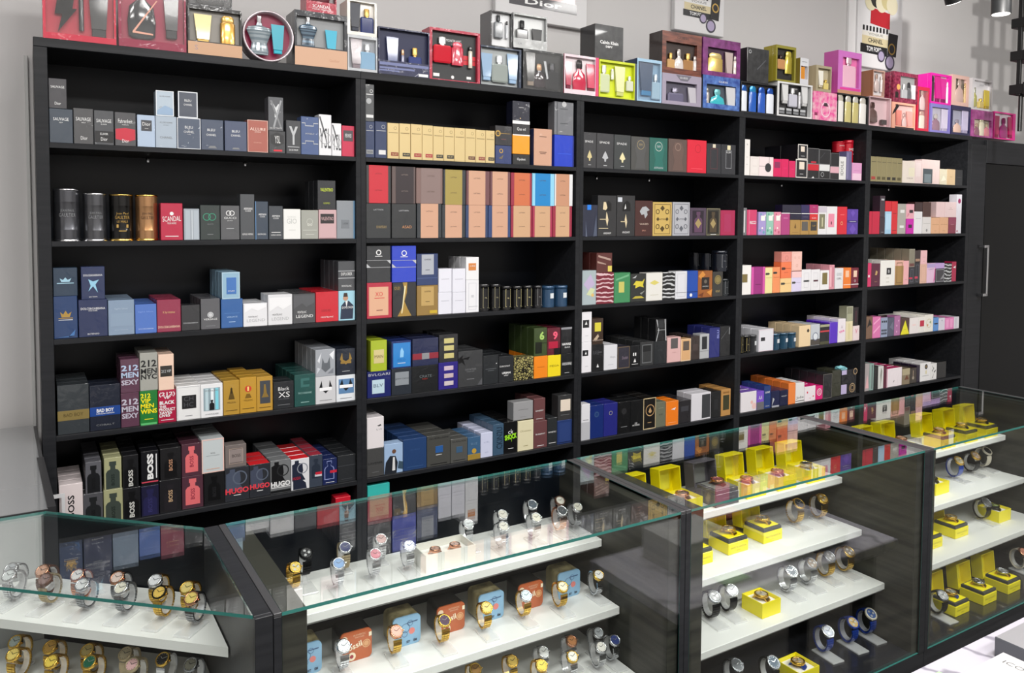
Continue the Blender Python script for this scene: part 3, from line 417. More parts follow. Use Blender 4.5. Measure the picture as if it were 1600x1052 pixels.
row(2, 5, 560, 600, 4.047, [
 (53, 162, 408, '#454545', 'graphite carton with black title', [T('LAVENIR', .5, .48, .84, .08, '#1a1a1c'), LN(.15, '#6c6c6e', .4)]), (163, 282, 378, '#9db7d8', 'sky blue carton with photo of a man in a dark jacket', [P([(.0, .0), (.65, .0), (.72, .35), (.6, .58), (.3, .6), (.08, .4)], '#22262e'), P([(.42, .1), (.58, .1), (.56, .55), (.46, .55)], '#dadada'), O(.52, .74, .11, '#6c4c3c'), P([(.72, .15), (1, .1), (1, .35), (.78, .4)], '#3c5060')]),
 (283, 432, 345, '#24406e', 'wide denim blue carton', [T('GUESS', .5, .65, .4, .04, '#3c5c8c'), LN(.1, '#3c5c8c', .7)], N(4)), (433, 582, 322, '#474744', 'grey-brown carton with blue square, larger', [T('GUERLAIN', .5, .9, .8, .05, 'K'), L(.36, .42, .68, .64, '#2a5a9a'), LN(.35, 'W', .25), LN(.06, 'K', .7)], N(3)),
 (583, 690, 345, '#52524f', 'grey-brown carton with blue square, smaller', [T('GUERLAIN', .5, .88, .8, .06, 'K'), L(.33, .4, .7, .66, '#3c5a78'), LN(.08, 'K', .7)], N(2)), (690, 772, 335, '#3c5f82', 'blue carton with gold sun and base', [L(0, 0, 1, .24, '#9c8038'), O(.5, .38, .18, '#c09a3c'), T('BLUE', .5, .7, .5, .1, '#6c8cac')], N(2)), (773, 850, 308, '#ccd0e8', 'pale lilac carton', [T('ck', .5, .62, .5, .06, '#a0a6c4'), LN(.2, '#a0a6c4', .3)], N(3)),
 (850, 920, 255, '#3c566e', 'teal-blue carton with vertical lettering', [T('CKIN2U', .6, .55, .55, .7, '#1c2c3c', math.pi/2, .01)], N(3)), (920, 1007, 238, '#0b0b0d', 'black carton with neon green graffiti word', [T('ck', .5, .68, .38, .14), T('SHOCK', .5, .52, .9, .17, '#9ce02c', .1, .05), R(.55, .36, .57, .46, '#9ce02c'), LN(.14, 'W', .4)], N(3)), (1008, 1108, 232, '#ddd5b2', 'cream carton', [T('Obsession', .5, .66, .7, .06, '#a0966c'), LN(.15, '#a0966c', .3)], N(1)),
 (1108, 1195, 235, '#674042', 'brown-maroon carton, lower one', [T('BURBERRY', .5, .52, .7, .05), LN(.08, 'W', .5)]), (1195, 1258, 215, '#292c2e', 'slim charcoal carton', [T('BURBERRY', .5, .5, .8, .05), LN(.1, 'W', .7)], N(2)), (1258, 1352, 228, '#24386c', 'navy blue carton', [R(.1, .1, .9, .9, '#2c4076'), LN(.06, '#0c1430', .9)]),
 (53, 180, 210, '#e2dcde', 'white carton with small dark crocodile-like mark', [P([(.6, .72), (.8, .76), (.85, .72), (.7, .69)], '#3c3c3c'), T('L12', .72, .6, .3, .05, 'Z')], N(3, lv=1)), (980, 1105, 112, '#979799', 'light grey carton', [LN(.55, '#5c5c5e', .5), LN(.15, '#7c7c7e', .3)], U), (1105, 1183, 92, '#694243', 'brown-maroon carton, upper one', [T('BURBERRY', .5, .46, .7, .06), LN(.1, 'W', .6)], N(2, lv=1)), (1262, 1352, 70, '#353536', 'charcoal carton with cream label', [L(.18, .36, .88, .82, '#e2d4c4'), LN(.2, 'Z', .6)], U)])
row(2, 6, 0, 0, 1, [(574, 609, 757, '#3ab8b0', 'turquoise carton low behind the counter', [], dict(h=.3)), ])
row(1, 6, 0, 0, 1, [(524, 548, 777, '#c81c30', 'red carton low behind the counter', [], dict(h=.3))])
# bay 3
SP = lambda c: [T('SPADE', .45, .74, .6, .06), P([(.5, .5), (.62, .38), (.68, .3), (.56, .27), (.54, .2), (.46, .2), (.44, .27), (.32, .3), (.38, .38)], c), LN(.08, 'S', .2)]
ARCH = lambda c: [P([(.22, .05), (.8, .05), (.72, .35), (.82, .66), (.7, .9), (.32, .9), (.2, .66), (.32, .35)], c)]
row(3, 1, 900, 180, 5.261, [
 (57, 170, 140, '#363639', 'charcoal carton with pale gold spade', SP('#cfc08c')), (172, 312, 150, '#363639', 'charcoal carton with silver spade', SP('#b4b6ba')), (315, 452, 162, '#363a3b', 'charcoal carton with cream spade', SP('#e2d8a8')),
 (455, 605, 177, '#474745', 'grey carton with round gold crest', ARCH('#505050')+[G(.52, .76, .2, '#9a8a64', .12), T('9PM', .52, .76, .2, .08, '#9a8a64')]), (607, 755, 187, '#1d5c52', 'emerald carton with silver crest', ARCH('#276a60')+[G(.5, .74, .2, '#c8ccc4', .1), T('9AM', .5, .74, .2, .08, 'S'), T('AFNAN', .5, .1, .5, .06, 'S')]),
 (763, 915, 197, '#5a4842', 'brown carton with tonal crest', ARCH('#665049')+[G(.5, .76, .16, '#8c7468', .2)]), (917, 1075, 205, '#d61733', 'scarlet carton', [G(.55, .74, .16, '#b81028', .15), LN(.12, '#f05060', .6)]), (1078, 1195, 234, '#292a2f', 'dark carton with red outline and ivory cap', [F('#6c3438', .02, .25), L(.4, .86, .6, .98, '#d9cfb8')]), (1197, 1315, 242, '#292a2f', 'dark carton with white outline and ivory cap', [F('#a9abb0', .02, .3), T('KLUBA', .5, .74, .3, .06), L(.4, .82, .62, .97, '#e6dcb4')])])
ORN = lambda c: [F(c, .02, .08), P([(.5, .9), (.62, .82), (.5, .74), (.38, .82)], c), P([(.5, .3), (.62, .22), (.5, .12), (.38, .22)], c), G(.25, .72, .1, c, .3), G(.75, .72, .1, c, .3), G(.25, .28, .1, c, .3), G(.75, .28, .1, c, .3), P([(.18, .5), (.26, .56), (.34, .5), (.26, .44)], c), P([(.66, .5), (.74, .56), (.82, .5), (.74, .44)], c), T('LATTAFA', .5, .5, .3, .04, c)]
row(3, 2, 900, 180, 5.261, [
 (55, 180, 737, '#20253a', 'dark blue glassy carton with blue tag', [L(.3, .84, .56, 1, '#1c7ae0'), P([(.2, .0), (.3, .0), (.2, .5)], '#5c6478'), P([(.7, .0), (.95, .02), (.9, .7)], '#4c5468')]),
 (180, 335, 660, '#2a2a2c', 'black carton with arch and ivory statuette', [P([(.4, .62), (.72, .62), (.72, .8), (.56, .88), (.4, .8)], '#09090a'), P([(.26, .66), (.42, .64), (.5, .7), (.42, .84), (.3, .84)], '#d9c8a4'), P([(.5, .25), (.56, .4), (.5, .55), (.45, .6), (.42, .4)], '#d9c8a4'), R(.1, .41, .56, .43, '#c8b894'), R(.05, .19, .55, .21, '#c8b894'), T('ANGHAM', .5, .08, .4, .05)]),
 (338, 487, 660, '#29292b', 'black carton with arch and white tag', [L(.04, .84, .28, .95, '#c8ccd4'), P([(.3, .62), (.74, .62), (.74, .8), (.55, .88), (.36, .8)], '#09090a'), P([(.4, .66), (.5, .68), (.46, .8)], '#d9d9d9'), P([(.5, .2), (.56, .35), (.48, .55), (.42, .4)], '#d9c8a4'), R(.2, .35, .56, .37, '#c8b894'), T('ANGHAM', .5, .1, .4, .05)]),
 (488, 633, 703, '#42201c', 'chestnut carton with silver griffin', [P([(.25, .7), (.4, .82), (.6, .84), (.82, .74), (.66, .7), (.7, .6), (.56, .5), (.5, .62), (.35, .6)], '#a9acb0'), T('WA3D', .5, .34, .5, .05, '#d9c4b4'), T('EAU', .5, .16, .2, .04, '#d9a08c')]),
 (633, 790, 715, '#c6a75c', 'gold carton with black filigree', ORN('#4c3c18')), (797, 938, 715, '#adaeb4', 'silver carton with grey filigree', ORN('#5c5e66')),
 (940, 1072, 762, '#493a4c', 'plum carton with window on a bottle', [L(.14, .1, .84, .9, '#241826'), B(.5, .12, .5, .74, '#5c3e58'), P([(.5, .62), (.7, .44), (.5, .26), (.3, .44)], '#a08c5c')]), (1073, 1188, 765, '#39352b', 'bronze-black carton with window on a bottle', [F('#8a8468', .03, .02), L(.12, .1, .84, .9, '#17130f'), B(.48, .12, .5, .74, '#4c3e2c'), P([(.48, .62), (.68, .44), (.48, .26), (.28, .44)], '#a08c5c'), LN(.03, 'W', .4)]), (1190, 1310, 782, '#a6214e', 'magenta carton', [R(.25, .15, .7, .85, '#a62c58')])])
row(3, 3, 900, 380, 5.011, [
 (48, 160, 215, '#a3b0b4', 'iridescent pearl carton', [P([(.1, .6), (.6, .9), (.9, .6), (.5, .4)], '#b8a9c8'), P([(.3, .3), (.6, .5), (.9, .45), (.7, .25)], '#c8d0a4'), O(.75, .28, .1, '#d9b46c')]), (147, 298, 232, '#742230', 'burgundy and white streaked carton', 'streakw'), (300, 427, 232, '#3c8656', 'green carton with gold plate', [L(.28, .34, .62, .7, '#c4bd64'), P([(.1, .8), (.9, .95), (.9, .88), (.1, .74)], '#6cac80')]),
 (428, 550, 240, '#282a28', 'black carton with yellow horse print', [P([(.15, .6), (.35, .75), (.75, .72), (.9, .82), (.8, .6), (.85, .5), (.6, .55), (.45, .52), (.3, .48), (.32, .6)], '#d4c43c'), P([(.1, .12), (.9, .12), (.7, .2), (.3, .2)], '#b8a83c'), P([(.1, .85), (.4, .95), (.3, .85)], 'S'), P([(.6, .3), (.95, .4), (.7, .25)], '#8a8c84')]),
 (550, 680, 232, '#dedcd6', 'off-white carton with yellow emblem', [P([(.2, .64), (.5, .74), (.8, .64), (.5, .56)], '#d4c86c'), LN(.2, '#c4c0b0', .5)]), (682, 778, 228, '#303131', 'black and white zebra carton', 'zebra'), (780, 872, 220, '#d7d8dd', 'white carton with fine grey tracery', [F('#b4b6bc', .02, .15), LN(.22, 'Z', .9)]), (873, 957, 217, '#1848a4', 'bright blue carton with lower seam', [R(0, .22, 1, .25, '#0c2c6c'), O(.35, .12, .12, 'W')]), (958, 1070, 217, '#985824', 'amber marbled carton with dark plate', [P([(0, .8), (.3, 1), (.5, .85), (.2, .7)], '#d08a3c'), P([(.6, .2), (1, .3), (.9, .05)], '#d08a3c'), P([(0, .1), (.4, .2), (.3, .02)], '#6c3414'), L(.24, .3, .78, .76, '#231c1a'), O(.5, .6, .1, '#6c6458'), T('KHAMRAH', .5, .42, .4, .04)]), (1072, 1152, 224, '#353330', 'black carton with gold medallion', [O(.5, .68, .33, '#8a7a48'), G(.5, .68, .26, '#3c3420', .12), T('HAYAATI', .5, .22, .4, .1, '#b8a468')]),
 (1157, 1213, 280, '#23282c', 'short black canister at the end', ['', '', 'Z'], dict(kind='can')), (162, 285, 77, '#5a2c28', 'russet streaked carton with yellow tag', [P([(.1, .9), (.9, .7), (.9, .6), (.1, .8)], '#b09488'), P([(.05, .6), (.6, .45), (.6, .4), (.05, .5)], '#a88c80'), L(.72, .05, .98, .34, '#d8c45c')], N(2, lv=1)), (1125, 1213, 60, '#1a1f2a', 'tall black canister at the end', ['', '', 'Z'], dict(kind='can', lv=1, n=2))])
row(3, 4, 900, 380, 5.011, [
 (45, 123, 775, '#e4e2e6', 'slim white carton with black plate, lower one', [L(.08, .55, .66, .74, '#1c1c1f'), P([(.3, .6), (.42, .7), (.5, .6)], 'W'), LN(.2, '#c4c4c8', .3)]), (122, 218, 793, '#1a1a1c', 'black carton with faint capitals', [T('RARE', .35, .7, .5, .15, '#4c4c50'), T('CARBON', .7, .7, .3, .06, '#6c6c70'), P([(.4, .15), (.5, .28), (.6, .15)], 'W')]), (220, 325, 797, '#d9d9de', 'white carton with silver script', [T('Haya', .65, .5, .4, .1, '#9a9aa4'), LN(.2, '#b8b8c0', .4)], N(1)), (327, 422, 810, '#32303a', 'dark carton with ornate gold edge', [F('#6c5c48', .05), T('Sheikh', .6, .48, .5, .14, '#8c7c8c')], N(1)),
 (423, 502, 802, '#131417', 'black carton with white H-like mark', [R(.3, .52, .42, .66, 'W'), R(.5, .52, .62, .66, 'W'), P([(.35, .22), (.5, .4), (.62, .22)], 'W'), LN(.12, 'W', .6)]), (503, 610, 774, '#353637', 'charcoal carton with ornate square', [F('#6c6e70', .05, .14), L(.2, .6, .8, .86, '#242526')], N(4)), (610, 713, 767, '#24272a', 'plain slate carton', [T('OUD', .5, .6, .3, .08, '#3c4044')], N(1)), (715, 822, 737, '#dab0ae', 'pink carton with dark window', [L(.26, .55, .78, .96, '#585454'), T('YARA', .5, .4, .3, .04, '#b88c8c')]), (822, 900, 750, '#d6a878', 'apricot carton with dark window', [F('#f0d8b8', .04), L(.22, .48, .84, .9, '#5c5048')]), (900, 970, 730, '#382e2c', 'dark brown carton', [L(.2, .4, .8, .66, '#463a38')], N(2)),
 (970, 1045, 712, '#b0b2b4', 'silver carton with tall dark window', [L(.22, .38, .76, .9, '#26282c'), R(0, .3, 1, .32, '#8a8c90')]), (1045, 1128, 664, '#282d70', 'indigo carton with vertical lettering', [T('BLU', .82, .78, .2, .28, '#8c94d0', math.pi/2, .02)], N(2)), (1130, 1210, 650, '#202123', 'black carton at shelf end', [P([(.1, .6), (.8, .9), (.78, .88), (.1, .57)], '#5c5e62'), R(.85, .72, .95, .95, 'Z')], N(2)),
 (45, 125, 540, '#e4e2e6', 'slim white carton with black plate, upper one', [L(.12, .48, .74, .74, '#1c1c1f'), P([(.3, .58), (.45, .7), (.55, .58)], 'W'), LN(.2, '#c4c4c8', .3)], U), (130, 215, 590, '#39291f', 'brown carton with yellow label', [L(.2, .5, .78, .84, '#d4c83c'), P([(.1, .2), (.5, .4), (.6, .3), (.3, .12)], '#b8a48c'), R(0, .14, 1, .18, '#8a7a70')], U), (625, 712, 597, '#19191b', 'black carton with silver line figure', [P([(.05, 1), (.12, 1), (.3, .5), (.08, 0), (.02, 0), (.24, .5)], 'S'), P([(.8, 1), (.88, 1), (.98, 0), (.9, 0)], 'S'), R(.15, .5, .85, .52, 'S'), L(.2, .6, .7, .95, '#2c2e30')], N(2, lv=1))])
row(3, 5, 900, 580, 5.011, [
 (42, 112, 260, '#dedee3', 'white carton with grey lower half', [R(0, 0, 1, .5, '#b9babf'), LN(.55, 'Z', .6)]), (112, 217, 267, '#13296c', 'royal blue carton with round seal', [O(.48, .72, .2, '#1f3a70'), G(.48, .72, .15, '#4c6084', .15)], N(1)), (218, 327, 252, '#232679', 'indigo carton with small drop emblem', [G(.5, .7, .12, '#a9a48c', .2)], N(1)), (328, 427, 240, '#0e0f11', 'black carton with dark rose print', [O(.5, .7, .2, '#2a2a2c'), LN(.2, 'Z', .5)], N(1)), (428, 527, 228, '#0d0e10', 'black carton with white words low down', [T('DARK', .45, .26, .2, .05), T('INTENSE', .45, .2, .56, .05)], N(2)), (527, 627, 210, '#14110f', 'black carton with gold rim and round gold crest', [F('#c8b48c', .05), G(.54, .6, .36, '#b89468', .14), P([(.4, .56), (.54, .7), (.68, .56), (.54, .5)], '#b89468'), LN(.2, '#b89468', .3)], N(2)),
 (627, 704, 242, '#6a6c5b', 'sage grey carton', [T('BOIS', .5, .5, .36, .06, '#3c3e34'), LN(.75, '#8c8e7c', .5)], N(2)), (706, 802, 235, '#ee7c18', 'vivid orange carton', [P([(.4, .66), (.8, .72), (.7, .62)], 'W'), LN(.1, '#f8b080', .7), F('#f8a868', .02)], N(1)), (803, 902, 230, '#232125', 'black carton with small grey plate', [L(.2, .52, .8, .74, '#3c3c42')], N(2)), (903, 1058, 172, '#dad8de', 'wide white carton with dark right panel', [L(.54, .06, .97, .93, '#3b3d41')], N(1)), (1060, 1136, 160, '#1b1c1e', 'plain black carton near the end', [R(.3, .3, .7, .7, '#26272a')], N(1)), (1138, 1213, 142, '#bb8a4e', 'tan carton with olive window', [L(.2, .22, .84, .78, '#3c3c26'), T('HAWAS', .5, .88, .6, .08, '#6c4a1c')], N(2))])
# bay 4
row(4, 1, 1150, 190, 6.576, [
 (88, 148, 182, '#e9e5e1', 'tall narrow white carton', [O(.5, .86, .1, '#b8b4b0'), LN(.5, '#c4c0bc', .3), LN(.3, '#c4c0bc', .3)]), (150, 240, 358, '#e6deda', 'cream carton', [F('#c8beb8', .015, .15), LN(.5, '#c8beb8', .5)]), (241, 387, 363, '#ebdadb', 'blush carton with black wax seal', [R(.0, .5, .6, .52, '#4c4c50'), O(.62, .45, .22, '#2c2d31'), R(.68, .6, .7, 1, '#4c4c50')]), (388, 469, 384, '#d6115a', 'hot pink carton with purple square', [L(.1, .5, .82, .84, '#8c2c58')]), (470, 544, 386, '#d6115a', 'plain hot pink carton', [LN(.5, '#e84080', .5)]), (546, 612, 404, '#d4145a', 'short hot pink carton', [LN(.5, '#e84080', .5)], N(2, side='#16161a')),
 (615, 735, 387, '#15151a', 'black carton with white rim and cream plate, lower one', [F('#d9d4ce', .06), L(.3, .46, .74, .86, '#e6d8c8'), LN(.2, 'W', .3)]), (735, 853, 435, '#151517', 'black carton with red band', [L(0, .55, 1, 1, '#c61c2e'), F('#8a8a8c', .02), P([(.35, .02), (.6, .02), (.5, .15)], 'W')]), (855, 965, 440, '#151517', 'black carton with white band', [L(0, .55, 1, 1, '#dedede'), F('#8a8a8c', .02), G(.3, .3, .14, 'S', .2)]), (967, 1060, 462, '#17171a', 'black carton with pink band', [L(0, .5, 1, 1, '#d9a8b4'), F('#8a8a8c', .02)]), (1062, 1135, 360, '#e2e0de', 'white carton with vertical grey lettering', [T('IDOLE', .4, .5, .4, .6, '#6c6c6c', math.pi/2, .01)]), (1137, 1193, 305, '#67618a', 'slim violet-grey carton', [R(.1, .05, .4, .95, '#7c769c')]), (1195, 1295, 425, '#dc9cc8', 'orchid pink carton', [R(.04, .02, .96, .4, '#ecc8dc'), LN(.55, '#b870a0', .6)]),
 (637, 737, 234, '#15151a', 'black carton with white rim and cream plate, upper one', [F('#d9d4ce', .06), L(.3, .5, .7, .86, '#e6d8c8'), LN(.2, 'W', .4)], N(1, lv=1, d=.12)), (740, 855, 275, '#16161a', 'upper black carton with red monogram', [F('#8a8a8c', .02), R(.3, .04, .75, .16, '#b81c34')], U), (857, 972, 287, '#16161a', 'upper black carton with fine scratches', [F('#8a8a8c', .02), P([(.1, .4), (.5, .8), (.52, .78), (.12, .38)], '#4c4c52')], U), (975, 1068, 324, '#16161a', 'upper black carton at the right', [F('#8a8a8c', .02)], U), (1063, 1146, 203, '#c4162c', 'bright red canister, left one', ['', '', 'W'], dict(kind='can', lv=1, yo=.07)), (1150, 1248, 190, '#c8142c', 'bright red canister, right one', ['', '', 'W'], dict(kind='can', lv=1, yo=.06))])
FLR = lambda a: [O(.2, .2, .12, a), O(.7, .12, .14, a), O(.5, .3, .1, '#f0e6e0'), O(.3, .9, .1, a), O(.85, .85, .1, '#f0e6e0'), L(.3, .62, .84, .84, '#f0eee8')]
row(4, 2, 1150, 310, 6.576, [
 (75, 115, 98, '#757578', 'narrow grey patterned carton', [R(.2, .1, .5, .9, '#dcdcdc')]), (115, 217, 118, '#cc3c6a', 'rose pink carton with white words', [R(.2, 0, .23, 1, '#e8a0b8'), T('RICCI', .6, .5, .6, .12, 'W', 0, .02)]), (233, 312, 140, '#a596cc', 'lilac floral carton', FLR('#6c9cb4')), (314, 390, 140, '#92c2b0', 'mint floral carton', FLR('#5c9c84')), (392, 465, 140, '#de8ca4', 'pink floral carton', FLR('#c05c78')), (467, 556, 148, '#ae3e7c', 'magenta carton', [LN(.75, '#e0a0c4', .5), R(0, .96, 1, 1, 'W')]), (558, 662, 222, '#ae8848', 'gold carton', [P([(.4, .5), (.5, .8), (.6, .5), (.5, .4)], '#6c4c1c'), LN(.15, '#6c4c1c', .6)]), (664, 752, 224, '#ae8848', 'gold carton with silver window', [L(.14, .28, .86, .9, '#5c5854')]), (755, 843, 224, '#ae8848', 'gold carton with charcoal window', [L(.14, .28, .86, .9, '#3a3836'), T('VIP', .5, .6, .4, .12, 'D')]),
 (558, 671, 152, '#181430', 'midnight carton, lower of two', [R(0, .92, 1, 1, 'W')], U), (673, 758, 152, '#221b46', 'dark violet carton, lower of two', [R(0, .88, 1, 1, 'W'), LN(.45, 'S', .6)], U), (760, 843, 152, '#d4282a', 'red-orange carton', [R(0, .88, 1, 1, 'W'), T('CH', .5, .3, .5, .2)], U), (848, 935, 80, '#e4e2e4', 'white carton with olive bottle window', [L(.12, .2, .8, .72, '#7c7a60'), R(.0, .78, 1, .98, '#c8c0cc'), R(.4, .28, .55, .6, '#c4c09c')]), (937, 1043, 83, '#e6e4e6', 'white carton with pink window', [L(.14, .26, .72, .74, '#e68ca4'), R(.38, .36, .48, .46, '#5c2c3c')]), (1045, 1145, 86, '#d41c30', 'red carton with gold curl', [LN(.7, '#f08080', .4), G(.45, .4, .12, '#e8b080', .3)]), (1147, 1258, 111, '#5838a0', 'purple diamond-pattern carton', [P([(.5, .98), (.7, .85), (.5, .7), (.3, .85)], '#6c4cb4'), P([(.5, .4), (.8, .2), (.5, 0), (.2, .2)], '#6c4cb4'), R(0, .46, 1, .56, '#3c2478'), LN(.5, 'S', .6)]),
 (480, 671, 66, '#17132e', 'wide midnight carton', [], dict(lv=1)), (673, 757, 66, '#292156', 'dark violet carton, upper of two', [], U), (759, 848, 66, '#ae2868', 'raspberry carton', [LN(.7, 'W', .3)], U)])
row(4, 3, 1150, 310, 6.576, [
 (65, 160, 688, '#ece9e5', 'white carton with bronze square', [L(.02, .42, .58, .7, '#7c6c3c')]), (160, 300, 705, '#9c2c7c', 'purple carton with pink edges', [R(0, 0, .16, 1, '#d454a4'), R(.84, 0, 1, 1, '#d454a4'), LN(.35, '#5c1848', .4)]), (302, 378, 712, '#e9dc9c', 'pale yellow carton with black tag', [P([(.05, .72), (.5, .72), (.62, .76), (.5, .8), (.05, .8)], '#3c3a34'), LN(.6, '#c0b478', .8)], dict(top='#e8a0a0')), (380, 455, 707, '#ee925c', 'salmon carton with black tag', [P([(.05, .74), (.5, .74), (.62, .78), (.5, .82), (.05, .82)], '#3c3a34'), LN(.6, '#c06c3c', .8)]), (456, 571, 822, '#efca8c', 'peach-yellow carton with black tag', [P([(.05, .55), (.35, .55), (.45, .63), (.35, .7), (.05, .7)], '#3c3a34'), R(.4, .62, .95, .64, '#a8864c')]), (573, 675, 752, '#dad2ec', 'pastel lilac carton with black tag', [P([(.05, .4), (.35, .4), (.42, .45), (.35, .5), (.05, .5)], '#3c3a34'), R(0, .7, 1, 1, '#f0c8c8'), R(.4, .45, .95, .46, '#8c84a0')]), (677, 773, 730, '#e9e7ea', 'white carton with black word plate', [L(.2, .42, .82, .5, '#1c1c20'), F('#c4c2c8', .015, .25)], dict(top='#33353c')), (775, 865, 730, '#e9e7ea', 'white carton with maroon word plate', [L(.25, .42, .8, .5, '#4c1428'), F('#c4c2c8', .015, .25)], dict(top='#7c2c48')), (868, 960, 740, '#ebe9ea', 'white carton with olive window', [L(.22, .28, .78, .88, '#7c6e3e')]), (962, 1015, 684, '#da94a0', 'slim dusty pink carton', [R(.1, .1, .4, .9, '#ecb8c0'), R(.6, .1, .8, .9, '#c47c8c')], N(2)), (1020, 1105, 717, '#e2e2e4', 'white carton with grey letters', [T('GOOD', .5, .7, .6, .14, '#8c8e94'), T('GIRL', .5, .5, .6, .1, '#6c6e74')]), (1107, 1185, 713, '#ee7e28', 'orange carton with cream window', [L(.25, .54, .72, .86, '#f4c4a0'), R(0, .16, 1, .2, '#f8d8c0')]), (1187, 1262, 713, '#70132c', 'maroon carton with cream window', [L(.3, .54, .76, .86, '#eeceb4'), R(0, .16, 1, .2, 'W'), G(.5, .35, .1, 'W', .3)]),
 (465, 571, 655, '#ee7a4c', 'coral carton with black tag', [P([(.05, .52), (.35, .52), (.45, .6), (.35, .68), (.05, .68)], '#4c2c24'), R(.4, .6, .95, .62, '#a84c2c'), LN(.35, '#a02c1c', .4)], U), (577, 682, 548, '#f0c4b8', 'shell pink carton', [F('#e0a090', .012, .1), R(0, 0, 1, .04, '#8c5c54'), G(.3, .7, .08, '#d8a090', .3), G(.7, .7, .08, '#d8a090', .3), G(.5, .3, .1, '#d8a090', .3)], U), (470, 575, 550, '#e49488', 'rosy carton', [F('#c87870', .015, .1), G(.5, .4, .16, '#c87870', .2)], U)])
row(4, 4, 1150, 460, 6.576, [
 (52, 92, 425, '#141414', 'short black canister, first', ['', '', '#c8b878'], dict(kind='can', n=2)), (96, 165, 425, '#141414', 'short black canister with gold square', ['', '', '#c8b878'], dict(kind='can', n=2)), (168, 234, 420, '#3a3b3e', 'dark canister with white band', ['', '', 'tag'], dict(kind='can', n=2)), (236, 388, 358, '#e2e2e8', 'wide white carton with small dark plate', [L(.14, .48, .42, .64, '#2c2c32'), F('#e0b8c4', .012, .02)], N(3)), (390, 478, 405, '#2c5068', 'blue canister with pale tag, left', ['', '', 'tag'], dict(kind='can', n=2)), (482, 560, 398, '#2c5068', 'blue canister with pale tag, middle', ['', '', 'tag'], dict(kind='can', n=2)), (564, 645, 394, '#2c5068', 'blue canister with pale tag, right', ['', '', 'tag'], dict(kind='can', n=2)),
 (650, 769, 320, '#ebd0a6', 'cream carton with dark dot', [O(.78, .74, .1, '#3c3428')], N(3)), (771, 865, 308, '#c4c9cf', 'silver carton with dark ring base', [L(0, .02, 1, .3, '#4c4640'), G(.5, .42, .3, '#5c6484', .14), O(.5, .42, .24, '#dfe3e8')], N(2)), (866, 962, 310, '#17181c', 'black carton with red stripe', [R(0, .62, 1, .7, '#c83c44'), R(0, .88, 1, 1, '#a8a888'), R(0, 0, 1, .15, '#4c4c34')], N(1)), (963, 1048, 288, '#5829c0', 'violet carton', [R(.0, 0, .08, 1, '#7c54d8')], N(2)), (1050, 1130, 252, '#ece4e9', 'white carton with pink script', [T('VIVA', .5, .46, .7, .1, '#e83c94', .2, .03), P([(.4, .6), (.5, .75), (.6, .6)], '#c8b8c0')], N(3)), (1132, 1202, 277, '#e6dab4', 'cream-yellow carton', [R(.3, .1, .6, .9, '#dccfa0')]), (1204, 1275, 323, '#ecdadb', 'blush carton with pink V', [P([(.3, .8), (.4, .8), (.5, .6), (.6, .8), (.7, .8), (.5, .45)], '#d88c9c')]),
 (1140, 1204, 125, '#8c8c74', 'glassy olive carton', [F('#c8c8b4', .05), R(.1, 0, .9, .5, '#a8a88c')], U), (1208, 1262, 132, '#1e1518', 'black-plum carton', [R(.4, .2, .6, .8, '#4c2030')], U)])
row(4, 5, 1150, 550, 6.576, [
 (50, 213, 410, '#e6e1e4', 'wide white carton with pink blossom', [O(.7, .45, .08, '#e8b8b0'), O(.85, .25, .14, '#ecc4c0')], N(3, top='#7c5cb4')), (215, 290, 405, '#7c52c8', 'lavender carton with grey base', [L(0, .0, 1, .42, '#6c6a70'), T('AA', .5, .66, .5, .2)], N(3)), (290, 360, 350, '#223c78', 'dark blue carton with white words', [T('LOVE', .5, .72, .66, .08, 'W', 0, .03), LN(.1, 'S', .6)], N(2)), (362, 450, 400, '#181e46', 'navy carton with silver figure', [P([(.1, .1), (.4, .5), (.2, .6)], 'S'), R(.1, 0, .95, .1, '#a8aab4')], N(1)), (452, 539, 392, '#141b3e', 'ink navy carton', [T('KENZO', .5, .62, .6, .06)], N(2)), (541, 613, 320, '#ee8038', 'orange carton', [R(.05, .02, .95, .98, '#ee8844')], N(4)), (615, 705, 318, '#e6e4e4', 'white carton with black script', [T('Jolie', .5, .26, .84, .16, '#3c3c3c'), R(0, .08, 1, .12, '#5c5c5c')], N(2)), (707, 819, 352, '#eee4e9', 'pale pink carton with red specks', [O(.25, .6, .06, '#d83c54'), O(.8, .3, .05, '#d83c54'), O(.5, .2, .03, '#d83c54')], N(2, top='#e01e78')), (821, 893, 350, '#dc1c76', 'magenta carton with white ring', [G(.5, .55, .34, 'W', .2), G(.5, .55, .16, 'W', .3)], N(2)),
 (895, 989, 227, '#242428', 'grey-black film-wrapped carton', [F('#8c8880', .02)], N(4)), (991, 1082, 188, '#37382c', 'dark olive carton', [LN(.5, '#1c1c14', .6)], N(1)), (1084, 1240, 182, '#16161a', 'wide black carton with tan rings and lilac plates', [L(.0, .04, .36, .42, '#c0b4d8'), L(.02, .82, .34, 1, '#c0b4d8'), G(.72, .25, .2, '#a08868', .2), G(.72, .25, .12, '#a08868', .3), G(.9, .9, .14, '#a08868', .3)], N(1))])
